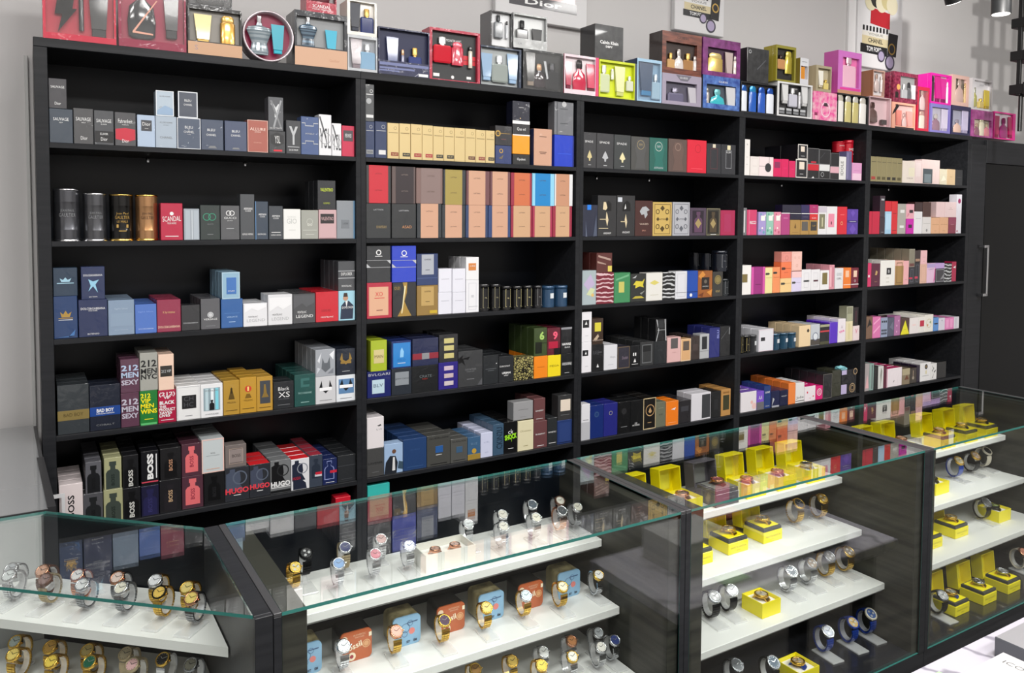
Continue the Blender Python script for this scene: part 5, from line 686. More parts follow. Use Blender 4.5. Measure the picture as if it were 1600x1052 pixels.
def gift(xa, xb, yt, frame, inner, win, cons, look, art=(), lv=0, d=.09, side=None, rec=.023, film=0, dx=0, h=None):
    x0 = hit(xa, yt, 1, .006).x+.001; x1 = hit(xb, yt, 1, .006).x-.001; zt = hit((xa+xb)/2, yt, 1, .006).z; z0 = ZT
    if lv:
        ov = [g for g in gifts if min(g[1], x1)-max(g[0], x0) > .25*min(x1-x0, g[1]-g[0])]
        z0 = max(g[2] for g in ov)+.0004 if ov else ZT
    if h: zt = z0+h
    for g in gifts:
        if min(g[2], zt)-max(g[3], z0) > .004:
            if g[0] < x0 < g[1] < x1: x0 = g[1]+.001
            elif x0 < g[0] < x1 < g[1]: x1 = g[0]-.001
    gifts.append((x0, x1, zt, z0)); w, hh = x1-x0, zt-z0
    fm = SPEC2.get(frame) or mat(frame, .4, 0, .7, .4); im = mat(inner, .5, 0, .3); sm = mat(side, .4, 0, .6) if side else fm
    q = MB(); u0, v0, u1, v1 = win or (0, 0, 1, 1)
    if win:
        a0, a1, b0, b1 = -w/2+u0*w, -w/2+u1*w, v0*hh, v1*hh
        q.box(-w/2, w/2, rec, d, 0, hh, sm, .001)
        for (p0, p1, r0, r1) in ((-w/2, a0, 0, hh), (a1, w/2, 0, hh), (a0, a1, 0, b0), (a0, a1, b1, hh)):
            if p1-p0 > 5e-4 and r1-r0 > 5e-4:
                q.box(p0, p1, 0, rec, r0, r1, fm)
                if side and p0 == -w/2 and r1-r0 == hh: q.mi[-6] = q.m(sm)
    else: q.box(-w/2, w/2, 0, d, 0, hh, sm, .0015); q.mi[6] = q.m(fm)
    art_on(q, art, w, hh)
    o = q.build('gift_set', loc=((x0+x1)/2, .006, z0)); tag(o, ulabel(look), 'gift set', 'gift sets along the top of the shelves')
    if win:
        t_ = MB(); t_.box(a0+.0005, a1-.0005, rec-.006, rec-.0005, b0+.0005, b1-.0005, im); part(t_, 'tray', o)
        for c in cons:
            k, cx, cz, cw, ch, cc = c[:6]; cap = c[6] if len(c) > 6 else '#b9bbbe'; mt = c[7] if len(c) > 7 else 0
            f, nm = CON[k]; cw *= 1.16; ch = min(ch*1.2, .97-cz); W2 = cw*w; dep = {'b': .4, 'r': 1, 't': .28, 's': 1, 'o': .82, 'j': .35}[k]*W2
            s_ = min(1, (rec-.0095)/dep); p_ = MB(); f(p_, 0, 0, 0, W2, ch*hh, cc, cap, mt)
            p_.v = [(x-w/2+cx*w, y*s_+.002, z+cz*hh) for x, y, z in p_.v]; part(p_, nm, o)
        if film:
            g_ = MB(); g_.box(a0, a1, .0004, .0012, b0, b1, FILM); part(g_, 'film_window', o)
    return o
def mottled(n, c0, c1, sc_, metal=0):
    m = grain_mat(n, c0, c1, (sc_, sc_, sc_), .35, 0, .7); return m
SPEC2 = {'wood': grain_mat('print_wood', '#4c2016', '#8a4a34', (10, 10, 60), .35, 0, .7), 'purple': mottled('print_purple', '#5c1454', '#8a3a84', 25), 'blueweave': mottled('print_blue', '#22408c', '#5c84c8', 30), 'floral': mottled('print_floral', '#e83c98', '#ecc0c8', 34), 'camo': mottled('print_dark', '#1e1f21', '#3a3a3b', 30), 'burg': mottled('print_burgundy', '#5c0c28', '#a03c58', 60), 'magpur': mottled('print_magenta', '#8a2470', '#b85c9c', 20)}
top = ' on top of the shelves'
gift(64, 180, -62, '#c01638', '#c01638', (.04, .08, .97, .97), [('s', .52, .14, .06, .56, '#2a2a2e', '#c9a48c'), ('t', .76, .08, .26, .6, '#19191b', '#19191b')], 'crimson gift set with black lightning bolt bottle at the far left', [], side='#8c1c34', film=1)
b_ = gifts[-1]; q = MB(); w_ = b_[1]-b_[0]; h_ = b_[2]-b_[3]
bo = [(.14, .48), (.3, .5), (.36, .42), (.28, .38), (.16, .13), (.17, .3), (.1, .3)]
q.prism([((u-.5)*w_*1.0, v*h_) for u, v in [(.22, .62), (.44, .62), (.40, .40), (.46, .40), (.2, .1), (.26, .32), (.16, .32)]], 0, .012, mat('#111113', .15, 0, 1), Matrix(((1, 0, 0, 0), (0, 0, -1, .0155), (0, 1, 0, 0), (0, 0, 0, 1))))
part(q, 'lightning_bolt_bottle', [o for o in bpy.data.objects if o.name.startswith('gift_set')][-1])
gift(183, 290, -50, '#8c1a3c', '#a81a44', (.04, .1, .97, .97), [('r', .34, .12, .36, .6, '#2a2c30', '#2a2c30'), ('t', .78, .16, .22, .62, '#202224', '#202224')], 'magenta gift set with dark heel-shaped bottle under shiny film, second from left', [P([(.2, .2), (.55, .6), (.57, .6), (.24, .205), (.5, .19), (.5, .17), (.2, .18)], '#d9a08c')], film=1)
gift(292.5, 378, 12, '#1c1a1a', '#8a8680', (.03, .28, .97, .93), [('t', .28, .24, .28, .5, '#e6cf8a', '#d8b060'), ('s', .74, .24, .24, .52, '#b98c40', '#c9a050', .6)], 'black and tan gift set with cream tube and gold spray can', [R(0, 0, 1, .26, '#c49a78'), T('S', .15, .14, .06, .1, '#a08a8c')], d=.1)
gift(293, 362, -60, '#26262a', '#3c3c3e', (.02, .03, .98, .97), [('r', .5, .05, .6, .6, '#1c1c1e', '#c9c9cb')], 'clear-fronted black set stacked on the black and tan one', [], lv=1, d=.09, film=1)
# round tin
cx_ = hit(420, 59, 1, .006); rr_ = (hit(460, 59, 1, .006).x-hit(380, 59, 1, .006).x)/2
MX = Matrix(((1, 0, 0, 0), (0, 0, 1, 0), (0, -1, 0, 0), (0, 0, 0, 1)))
q = MB(); q.lathe([(rr_*.99, 0), (rr_, .003), (rr_*.94, .003), (rr_*.93, -.03)][::-1], mat('#d9c9d0', .3, .5), 48, MX @ Matrix.Diagonal((1, 1, -1, 1)), cap=False)
q.v = []; q.f = []; q.mi = []; q.sm = []
def ylathe(q, prof, m, n=48, cap=False):
    vs = []; fs = []
    for (r, y) in prof:
        for i in range(n): a = 2*math.pi*i/n; vs.append((r*math.cos(a), y, r*math.sin(a)))
    for j in range(len(prof)-1):
        for i in range(n): k = (i+1) % n; fs.append((j*n+i, j*n+k, (j+1)*n+k, (j+1)*n+i))
    q.add(vs, fs, m, True)
    if cap: q.add(vs[-n:], [tuple(range(n))], m)
ylathe(q, [(rr_*.9, .03), (rr_*.93, 0), (rr_*.99, 0), (rr_, .002), (rr_, .075), (rr_*.98, .078), (0.001, .078)], mat('#c9bcc2', .25, .5))
o = q.build('gift_tin', loc=(cx_.x, .006, ZT+rr_)); tag(o, 'round tin with magenta inside holding a striped torso bottle and turquoise tube', 'gift set', 'gift sets along the top of the shelves')
q = MB(); ylathe(q, [(rr_*.93, .03), (.001, .03)], mat('#8e1c44', .35, 0, .8)); part(q, 'tray', o)
q = MB(); torso(q, 0, 0, 0, rr_*1.0, rr_*1.5, '#6c7a82', '#9aa6ac'); q.v = [(x-rr_*.34, y*.5-.005, z-rr_*.74) for x, y, z in q.v]; part(q, 'perfume_bottle', o, 'grey striped torso-shaped bottle')
q = MB(); tubeb(q, 0, 0, 0, rr_*.52, rr_*1.15, '#2aa0b4', '#2aa0b4'); q.v = [(x+rr_*.36, y*.8-.001, z-rr_*.66) for x, y, z in q.v]; part(q, 'lotion_tube', o, 'turquoise tube')
gift(460, 542.5, 20, '#1a1d26', '#8f9193', (.04, .36, .95, .9), [('o', .26, .33, .3, .48, '#2c3c4c', '#5c7284'), ('t', .7, .3, .2, .34, '#1fa6c4', '#1fa6c4')], 'black and tan gift set with striped torso bottle and small turquoise tube', [R(0, 0, 1, .34, '#cba184'), T('Gaultier', .75, .14, .2, .05, '#b88468')], d=.12)
gift(478, 526, -40, '#a81434', '#3c1620', (.03, .28, .97, .97), [('r', .45, .26, .6, .5, '#5c1c28', '#a0a0a4')], 'small red boxed set standing on the tan gift set', [T('SCANDAL', .5, .16, .6, .08), T('POUR HOMME', .5, .08, .6, .04)], lv=1, d=.08)
g1 = gift(543, 590, 56, '#b9bcc0', '#a9adb4', (.04, .08, .96, .92), [('t', .3, .08, .34, .72, '#8c7c84', '#7c6c74'), ('b', .68, .06, .44, .62, '#8cb8d8', '#c9ccd0')], 'pale silver set with light blue square bottle under the white one', [], film=1, d=.09)
gift(541, 589, 2, '#e2dfd8', '#e8e4de', (.1, .1, .93, .97), [('t', .28, .12, .32, .68, '#1b2030', '#1b2030'), ('b', .68, .02, .38, .66, '#1c2c64', '#c9a45a', 0)], 'white set with dark blue square bottle and gold cap, stacked on top', [], lv=1, d=.09, side='#c8c0b4')
gift(591, 671.5, 46, '#141a44', '#141a40', (.02, .3, .98, .97), [('t', .28, .02, .2, .66, '#4c5884', '#4c5884'), ('s', .48, .02, .06, .46, '#6c6c8c', '#c9a07c'), ('b', .72, .02, .22, .52, '#3c467c', '#c9a45a')], 'wide navy gift set with blue tube, vial and gold-capped bottle', [R(.02, .2, .98, .26, '#6c74a0'), R(.02, .12, .7, .16, '#6c74a0'), R(.02, .07, .4, .1, '#6c74a0'), R(.78, .02, .97, .08, 'W')], d=.06)
gift(671, 750.6, 47, '#b01c3c', '#28292b', (.05, .02, .95, .95), [('b', .26, .34, .3, .42, '#c81c30', '#d9d9d9'), ('s', .56, .32, .2, .38, '#c02040', '#d05060'), ('s', .82, .3, .07, .36, '#c8c0b0', '#1c1c1e')], 'red-rimmed black gift set with red bottle and red can', [], d=.08)
g_ = [o for o in bpy.data.objects if o.name.startswith('gift_set')][-1]; tr = PARTS[g_.name][0]; w_, h_ = gifts[-1][1]-gifts[-1][0], gifts[-1][2]-gifts[-1][3]
q = MB(); art_on(q, [R(.06, .36, .94, .54, '#c81428'), R(.06, .44, .94, .46, '#8c0c1c'), T('MONTBLANC', .5, .8, .3, .05), T('LEGEND', .5, .73, .1, .03), R(.1, .08, .22, .14, 'W'), R(.76, .08, .85, .13, 'W'), O(.48, .09, .03, 'W')], w_, h_, .0165); part(q, 'printed_card', g_)
gift(751, 815, 74, '#26344c', '#a3a8a8', (.01, .01, .95, .96), [('t', .16, .12, .24, .58, '#7c9cbc', '#8ca8c4'), ('b', .48, .1, .34, .58, '#98a09c', '#c9ccce'), ('t', .8, .1, .24, .64, '#7c9cbc', '#8ca8c4')], 'grey tray set with two light blue tubes around a glass bottle', [], d=.08)
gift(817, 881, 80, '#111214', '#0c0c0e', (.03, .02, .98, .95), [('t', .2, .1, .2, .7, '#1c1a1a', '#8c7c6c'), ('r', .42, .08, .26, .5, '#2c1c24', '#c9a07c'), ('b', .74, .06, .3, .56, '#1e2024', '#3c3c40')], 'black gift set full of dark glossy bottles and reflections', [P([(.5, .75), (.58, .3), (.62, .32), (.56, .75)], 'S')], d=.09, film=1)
gift(767, 801, 18, '#16171a', '#dfe0e2', (.04, .03, .96, .97), [('b', .38, .25, .34, .55, '#6c7074', '#2c2e30'), ('s', .78, .28, .1, .4, '#c9ccd0', '#1c1c1e')], 'black-rimmed white set with grey square bottle, stacked high', [T('ARMANI', .4, .88, .3, .03, 'Z')], lv=1, d=.1, side='#5c5e60')
gift(802, 855.5, 23, '#a9abab', '#b4b6b6', (.02, .28, .97, .95), [('b', .28, .02, .28, .66, '#0e0e10', '#0e0e10'), ('t', .72, .02, .26, .5, '#101012', '#101012')], 'silver-grey tray set with black bottle and black tube, stacked high', [T('LA', .2, .13, .1, .06, 'Z')], lv=1, d=.08, side='#6c6e70')
gift(881.7, 936, 87, '#e0ced6', '#e8dce0', (.03, .12, .9, .94), [('t', .14, .12, .17, .6, '#b01c44', '#6c1c34'), ('r', .46, .08, .34, .68, '#c83450', '#2a2426'), ('t', .8, .1, .24, .6, '#c82850', '#5c2430')], 'white and pink gift set with round red bottle and red tubes', [R(.91, 0, 1, 1, '#d83c70')], side='#c83c60', d=.09)
gift(936.4, 995.5, 96, '#c9d414', '#ccd818', (.03, .04, .93, .94), [('b', .15, .14, .24, .6, '#d0d8b0', '#e6e6e0'), ('s', .37, .5, .07, .24, '#d8dcc0', '#e0e0e0'), ('t', .57, .08, .24, .66, '#d9dca0', '#c8cc7c'), ('b', .83, .24, .16, .34, '#d8dcc4', '#e6e6e0')], 'lime yellow gift set with four frosted bottles', [R(.95, 0, 1, 1, '#3c4858')], d=.07)
gift(995.6, 1034.5, 93, '#9cbfd8', '#8cb0cc', (.05, .04, .95, .93), [('t', .4, .15, .5, .7, '#28486c', '#3c8cc0'), ('b', .8, .08, .3, .5, '#a9c8dc', '#c9d6e0')], 'light icy blue gift set with dark blue tube under crinkled film', [], d=.1, side='#14305c', film=1)
gift(929.5, 974.6, 40, 'camo', '#222', None, [], 'tall charcoal boxed set with white lettering standing on the lime one', [T('Calvin Klein', .5, .5, .64, .1, 'W', 0, .03), T('DEFY', .5, .38, .24, .06, 'W', 0, .04)], lv=1, d=.12, side='#161719')
gift(1034.6, 1096.5, 117, '#9d94a6', '#4c4858', (.1, .12, .88, .74), [('b', .36, .03, .34, .44, '#6c6880', '#8c8898'), ('t', .8, .03, .22, .5, '#b8b4bc', '#c9c6cc')], 'lilac-grey gift set with window onto a violet bottle', [P([(.34, .98), (.74, .98), (.64, .8), (.46, .8)], '#6c6874'), T('GUESS', .54, .9, .2, .06)], d=.09)
gift(1034.6, 1097, 52, 'wood', '#2c1a14', (.1, .14, .88, .76), [('b', .24, .02, .16, .4, '#c9a06c', '#c9a45a'), ('r', .45, .02, .2, .5, '#d8d0cc', '#b0a8a4'), ('b', .68, .02, .22, .44, '#a87c50', '#c9a45a'), ('s', .86, .02, .08, .4, '#c0b4b0', '#a09490')], 'brown wood-print gift set with gold bottles in its window', [T('GUESS', .52, .88, .3, .06, '#2c120c')], lv=1, d=.1, side='#2a1a16')
gift(1098.5, 1156.5, 120, 'blueweave', '#3c4450', (.1, .16, .9, .74), [('r', .42, .02, .34, .5, '#3cb4c0', '#7cc8cc'), ('t', .78, .02, .24, .58, '#c8c8cc', '#b0b0b4'), ('s', .14, .02, .1, .5, '#b0a8a4', '#8c8884')], 'blue woven-print gift set with turquoise bottle in its window', [T('GUESS', .54, .84, .24, .05)], d=.09, side='#3c4250')
gift(1098.5, 1157.5, 62, 'purple', '#3c1838', (.13, .12, .9, .76), [('s', .36, .02, .34, .5, '#d8b868', '#d8c07c', .5), ('t', .72, .02, .18, .56, '#b8a4a0', '#c9b4b0'), ('s', .9, .02, .1, .5, '#c8b8b0', '#a09490')], 'purple gift set with gold can in its window', [], lv=1, d=.1)
gift(1158, 1214.5, 130, '#141416', '#101012', (.02, .04, .97, .96), [('s', .1, .04, .16, .7, '#e0e4ec', '#1c5cb0'), ('s', .35, .04, .18, .7, '#1c58b4', '#1c8cc8'), ('s', .6, .04, .18, .7, '#2458b8', '#1450b0'), ('s', .84, .04, .18, .7, '#e0e4ec', '#1450b0')], 'black gift set with four blue and white spray cans', [], d=.08)
gift(1168, 1202, 76, 'camo', '#111', None, [], 'grey-black film-wrapped box standing on the blue spray can set', [G(.12, .88, .06, 'S', .3), P([(.45, .4), (.85, .7), (.86, .68), (.47, .38)], '#5c5e62')], lv=1, d=.12, side='#141516')
gift(1215, 1270, 130, '#dcdcdc', '#2a2a2b', (.05, .05, .96, .95), [('t', .24, .38, .16, .5, '#d9d9d9', '#d9d9d9'), ('b', .47, .3, .2, .46, '#c8c8d4', '#d9d9d9'), ('s', .66, .28, .05, .4, '#c4c4c8', '#d9d9d9'), ('t', .8, .36, .16, .5, '#d9d9d9', '#d9d9d9')], 'white-rimmed black gift set with silver shaving items', [], d=.1, rec=.03)
g_ = [o for o in bpy.data.objects if o.name.startswith('gift_set')][-1]; w_, h_ = gifts[-1][1]-gifts[-1][0], gifts[-1][2]-gifts[-1][3]
q = MB(); art_on(q, [R(.12+.2*i, .1, .27+.2*i, .17, 'Z') for i in range(4)]+[R(.12+.2*i, .19, .27+.2*i, .26, 'S') for i in range(4)]+[T('BENTLEY', .54, .84, .16, .04)], w_, h_, .0165); part(q, 'printed_card', g_)
gift(1213, 1244.5, 72, '#8c8428', '#17130e', (.06, .05, .92, .92), [('b', .3, .34, .32, .34, '#c08c5c', '#2a1c14'), ('s', .68, .24, .3, .52, '#b9a838', '#c8b84c', .4)], 'tall gold-green set with gold spine lettering standing on the shaving set', [], lv=1, d=.09, side='#a89a2c')
gift(1250.5, 1264, 91, '#d4d4d8', '#d0d0d6', (.1, .2, .9, .7), [('b', .35, .1, .5, .7, '#d88c2c', '#1c1c40')], 'narrow white box with small amber bottle window', [LN(.85, 'Z', .6)], lv=1, d=.1, side='#8c7c2c')
gift(1271, 1308.5, 144, 'floral', '#e0489c', None, [], 'pink floral-print boxed set with pale bottle printed on it', [G(.52, .38, .2, '#f4d8e4', .12), P([(.42, .5), (.62, .5), (.58, .62), (.46, .62)], '#3c2430'), L(.06, .16, .18, .26, '#8c2454')], d=.09)
gift(1275.5, 1300, 103, '#a89c80', '#b4a88c', (.14, .1, .93, .9), [('t', .36, .16, .28, .54, '#ece8dc', '#d8ccb0'), ('b', .7, .1, .26, .32, '#dcc878', '#c9a84c')], 'tan open box with white tube and small yellow bottle', [], lv=1, d=.1, side='#c0b090')
gift(1309.5, 1358, 148, '#151516', '#0f0f10', (.01, .03, .97, .95), [('s', .1, .03, .2, .76, '#ece8e2', '#e0d8c8'), ('s', .36, .03, .18, .76, '#c8bc7c', '#d8d4c8'), ('s', .6, .03, .18, .76, '#c4b878', '#e0dcd0'), ('s', .84, .03, .2, .76, '#ece8e2', '#e6e0d4')], 'black gift set with four white and gold spray cans', [], d=.08)
gift(1310, 1347, 81, '#cc70c0', '#e070a8', (.2, .16, .9, .86), [('b', .5, .04, .5, .8, '#ecb8cc', '#f0ccd8')], 'bright magenta gift set with pink bottle in its arched window', [R(.0, 0, 1, .08, '#c08c6c'), R(.1, .09, .96, .14, '#e03c94')], lv=1, d=.1, side='#c850a8')
gift(1359, 1393, 152, '#d8b8bc', '#dcbcc0', (.02, .02, .96, .97), [('r', .22, .12, .4, .58, '#6c5450', '#5c4440'), ('j', .72, .08, .2, .14, '#4c4444')], 'pale pink boxed set with dark round bottle', [], d=.09, rec=.03)
gift(1364.5, 1383, 110, '#c8a090', '#dcd8da', (.06, .05, .96, .95), [('r', .42, .2, .36, .56, '#d8c4c0', '#c8a898'), ('s', .82, .2, .14, .5, '#e0d4d0', '#c8b8b0')], 'copper-sided white set with slim oval bottle', [], lv=1, d=.12, side='#a8704c')
gift(1394, 1431, 161, '#e8a890', '#d8b4b0', (.14, .1, .97, .92), [('t', .34, .04, .2, .56, '#e0887c', '#e8a090'), ('r', .58, .04, .16, .5, '#d8b8b4', '#c8a8a4'), ('t', .8, .04, .22, .56, '#e4a098', '#e8b4a8')], 'peach gift set with black ribbon and coral tubes', [P([(.0, .5), (.12, .6), (.3, .86), (.2, .94), (.08, .7)], '#241c1e'), R(.14, 0, .95, .07, '#2c2426')], d=.09)
gift(1396.5, 1435, 114, 'burg', '#8c8c8c', (.28, .16, .96, .88), [('b', .48, .04, .2, .5, '#a9a9ac', '#c8c8ca'), ('r', .68, .04, .2, .56, '#5c5c60', '#3c3c40'), ('t', .86, .04, .16, .5, '#d0d0d2', '#b0b0b2')], 'burgundy glitter gift set with silver bottles in its window', [L(.08, .14, .2, .34, '#241c18'), O(.2, .5, .07, '#e0a05c')], lv=1, d=.12)
gift(1432, 1453, 136, '#c01c3c', '#8c2034', (.1, .06, .9, .92), [('r', .5, .48, .4, .4, '#e0c0c0', '#d8b0a8'), ('s', .5, .02, .4, .36, '#e8d4c4', '#d8a898')], 'narrow tall red gift set with pale bottle', [], d=.09, film=1)
gift(1454, 1486, 163, '#7c74b8', '#a8a4b0', (.1, .08, .93, .88), [('r', .34, .06, .36, .5, '#8c6c7c', '#d8d0cc'), ('t', .76, .06, .28, .66, '#c8c0d4', '#b8b0c8')], 'lavender gift set with window onto round bottle', [], d=.09)
gift(1455, 1487.5, 116, '#e010a0', '#e0ccd4', (.04, .06, .86, .92), [('s', .12, .06, .16, .7, '#3c2c34', '#1c1c1e'), ('t', .38, .06, .24, .72, '#c81c84', '#8c1460'), ('t', .66, .06, .24, .68, '#d02890', '#8c1460'), ('s', .88, .06, .12, .6, '#e8e4e8', '#d8d4d8')], 'hot pink gift set with two fuchsia tubes', [], lv=1, d=.12)
gift(1487.5, 1517.5, 166, '#26244c', '#9c9cac', (.06, .08, .94, .86), [('r', .36, .06, .36, .4, '#d8b4a4', '#b0a8b8'), ('t', .76, .06, .3, .7, '#c4bcd8', '#b4acc8')], 'dark indigo-rimmed gift set with pale lilac contents', [], d=.09)
gift(1488.5, 1515, 118, '#dcb4a8', '#6c645c', (.2, .12, .84, .88), [('r', .5, .06, .44, .7, '#c8a8a0', '#d8c0b4'), ('s', .84, .06, .12, .6, '#c8a878', '#b89868')], 'rose-gold gift set with pink bottle in narrow window', [], lv=1, d=.1)
gift(1519, 1552.5, 173, 'magpur', '#b8ac9c', (.12, .06, .92, .66), [('r', .3, .04, .22, .4, '#8c5c6c', '#c8a898'), ('s', .52, .04, .2, .56, '#d8d0b8', '#c8c0a4'), ('r', .76, .04, .24, .44, '#c87c84', '#c8b898')], 'violet-magenta gift set with window at the right end', [], d=.09)
gift(1519.5, 1552, 124, '#d4d0d2', '#d8d5d8', (.1, .06, .95, .94), [('r', .22, .1, .16, .52, '#a8a45c', '#b0b0a0'), ('b', .5, .08, .2, .26, '#d8c070', '#d0b45c'), ('t', .78, .08, .22, .5, '#c8b03c', '#b89c34')], 'white gift set with yellow bottles stacked at the right end', [T('DIOR', .45, .8, .2, .05, 'Z')], lv=1, d=.08, rec=.03)
gift(1554, 1587.5, 176, '#d81c88', '#dcd0d8', (.03, .05, .88, .95), [('t', .16, .06, .22, .66, '#a81454', '#8c1044'), ('r', .5, .06, .34, .62, '#98186c', '#88145c'), ('t', .82, .1, .22, .64, '#b01458', '#901048')], 'magenta-sided white set with round purple bottle, last at right', [], d=.09)
# ================================================================ canvases on the wall
def canvas(xa, xb, ya, yb, look, art, tops=None):
    y = YW-.035; p0 = hit(xa, yb, 1, y); p1 = hit(xb, yb, 1, y); z1 = hit((xa+xb)/2, ya, 1, y).z; z0 = (p0.z+p1.z)/2
    w, h = p1.x-p0.x, z1-z0; q = MB(); q.box(-w/2, w/2, 0, .033, 0, h, mat('#d3d2d3', .6), .003); art_on(q, art, w, h)
    tag(q.build('wall_canvas', loc=((p0.x+p1.x)/2, y, z0)), look, 'picture')
def books(x0, x1, z, lay):
    out = []
    for (h, c, t, tc, sh) in lay:
        out.append(P([(x0+sh, z), (x1+sh, z-.008), (x1+sh, z+h-.008), (x0+sh, z+h)], c))
        if t: out.append(T(t, (x0+x1)/2+sh, z+h*.5, (x1-x0)*.55, h*.55, tc, 0, .02))
        z += h
    return out
canvas(774, 917, -150, 36, 'white canvas print of a stack of dark and pink fashion books', books(.14, .88, .12, [(.09, '#2b2830', 'Dior', 'W', 0), (.07, '#c8a8ac', 'CHANEL', '#3c3c3c', -.02), (.08, '#3a3436', None, 'W', .0), (.09, '#d0b0b0', 'VOGUE', '#3c3c3c', .0)])+[O(.6, .5, .12, '#d8a8b0'), O(.5, .58, .1, '#e0c0c4'), O(.68, .6, .1, '#c89098')])
SHD = [G(.62, .17, .085, '#3a3644', .3), O(.62, .17, .06, '#a89cba'), G(.42, .21, .07, '#3a3644', .3), O(.42, .21, .05, '#a89cba')]
canvas(1054, 1131, -90, 52, 'white canvas print of striped books, black cup and round sunglasses', books(.16, .74, .17, [(.07, '#1d1d20', 'TOM FORD', 'W', 0), (.08, '#cfc29c', 'CHANEL', '#1c1c1e', .02), (.05, '#dcdcdc', 'VOGUE', '#8c8c8c', .02)])+[R(.2+.07*i, .375, .235+.07*i, .43, '#141416') for i in range(7)]+[P([(.7, .18), (.88, .17), (.92, .5), (.74, .5)], '#1a1718'), G(.81, .31, .07, 'D', .3)]+[O(.72, .1, .08, '#a89cba'), G(.72, .1, .1, '#3a3644', .25), O(.56, .17, .06, '#a89cba'), G(.56, .17, .075, '#3a3644', .25)])
canvas(1339, 1408, -65, 108, 'tall white canvas print of books, red box and flowers', books(.06, .66, .13, [(.08, '#18181a', 'TOM FORD', 'W', 0), (.075, '#cfc29c', 'CHANEL', '#1c1c1e', .03), (.04, '#d9d6cc', 'VOGUE', '#8c8c8c', .03)])+[R(.1+.075*i, .33, .14+.075*i, .375, '#141416') for i in range(8)]+[P([(.26, .4), (.7, .375), (.7, .52), (.27, .545)], '#b4202c'), P([(.66, .14), (.86, .13), (.9, .34), (.68, .345)], '#18151a'), G(.76, .2, .08, 'D', .25)]+[O(.26+.12*i, .6+.035*(i % 2), .13, c) for i, c in enumerate(('#d8d0b0', '#2c2a28', '#e0d8bc', '#c8bc8c', '#dcd4b8'))]+[O(.72, .075, .09, '#a89cba'), G(.72, .075, .11, '#3a3644', .25), O(.52, .12, .07, '#a89cba'), G(.52, .12, .085, '#3a3644', .25)])
# ================================================================ track spots and hanging rack
def spot(px, py, r, tilt, look, y=-.9, aim=None):
    p = hit(px, py, 1, y); e = empty('track_spotlight', p); tag(e, look, 'lamp', 'black track spotlights')
    M = Matrix.Rotation(tilt, 4, 'Y'); q = MB(); q.lathe([(r, 0), (r*1.0, .16), (r*.9, .17)], mat('#1b1c1d', .4), 28, M, cap=True); part(q, 'lamp_can', e)
    q = MB(); q.lathe([(r*.86, -.003), (r*.9, -.001)], EMIT, 24, M); part(q, 'lens', e)
    q = MB(); q.tube(M @ Vector((0, 0, .15)), (M @ Vector((0, 0, .15)))+Vector((0, 0, 4.2-p.z-.15)), .01, mat('#1b1c1d', .4)); part(q, 'stem', e)
EMIT = bpy.data.materials.new('lamp_lens'); EMIT.use_nodes = True; _b = EMIT.node_tree.nodes['Principled BSDF']; _b.inputs['Emission Color'].default_value = (1, .97, .9, 1); _b.inputs['Emission Strength'].default_value = 2.5
spot(1564, 22, .045, 0, 'black can spotlight at upper right with its lit lens facing down')
spot(1490, 4, .036, -.45, 'black can spotlight tilted away, at the top edge right of centre')
RY = -.5
r0 = hit(1592, 120, 1, RY); q = None
e = empty('hanging_rack', (r0.x, RY, 2.4)); tag(e, 'black metal ladder-like rack with dark shelves at the upper right edge', 'rack')
RM = mat('#0f0f10', .4, .3); zz = lambda v: hit(1592, v, 1, RY).z-2.4
for dx_ in (0, .1, .2, .31, .42, .53):
    q = MB(); q.box(dx_-.009, dx_+.009, -.012, .012, zz(150) if dx_ == 0 else zz(150), 4.2-2.4, RM, .002); part(q, 'post', e)
q = MB(); q.tube((.03, 0, zz(205)), (.03, 0, zz(140)), .012, RM); part(q, 'post', e)
for v in (-22, 33, 85, 138):
    q = MB(); q.box(-.012, .56, -.03, .05, zz(v+9), zz(v-6), RM, .002); part(q, 'shelf', e)
    q = MB(); q.box(-.02, .57, -.045, -.031, zz(v+11), zz(v-8), RM, .002); part(q, 'rail', e)

# ceiling spot beyond the rack whose light throws the rack's shadow on the wall
_a = hit(1520, 120, 1, YW); _b = hit(1585, 120, 1, RY); _d = (_b-_a); _l = _a+_d*2.6
sl = bpy.data.lights.new('track_spotlight_lamp', 'SPOT'); sl.energy = 260; sl.spot_size = math.radians(48); sl.spot_blend = .5; sl.shadow_soft_size = .02; sl.color = (1, .97, .93)
so = bpy.data.objects.new('track_spotlight_lamp', sl); so.location = _l+Vector((0, 0, .55)); col.objects.link(so)
so.rotation_euler = ((_a+Vector((.35, 0, .1)))-so.location).to_track_quat('-Z', 'Y').to_euler()
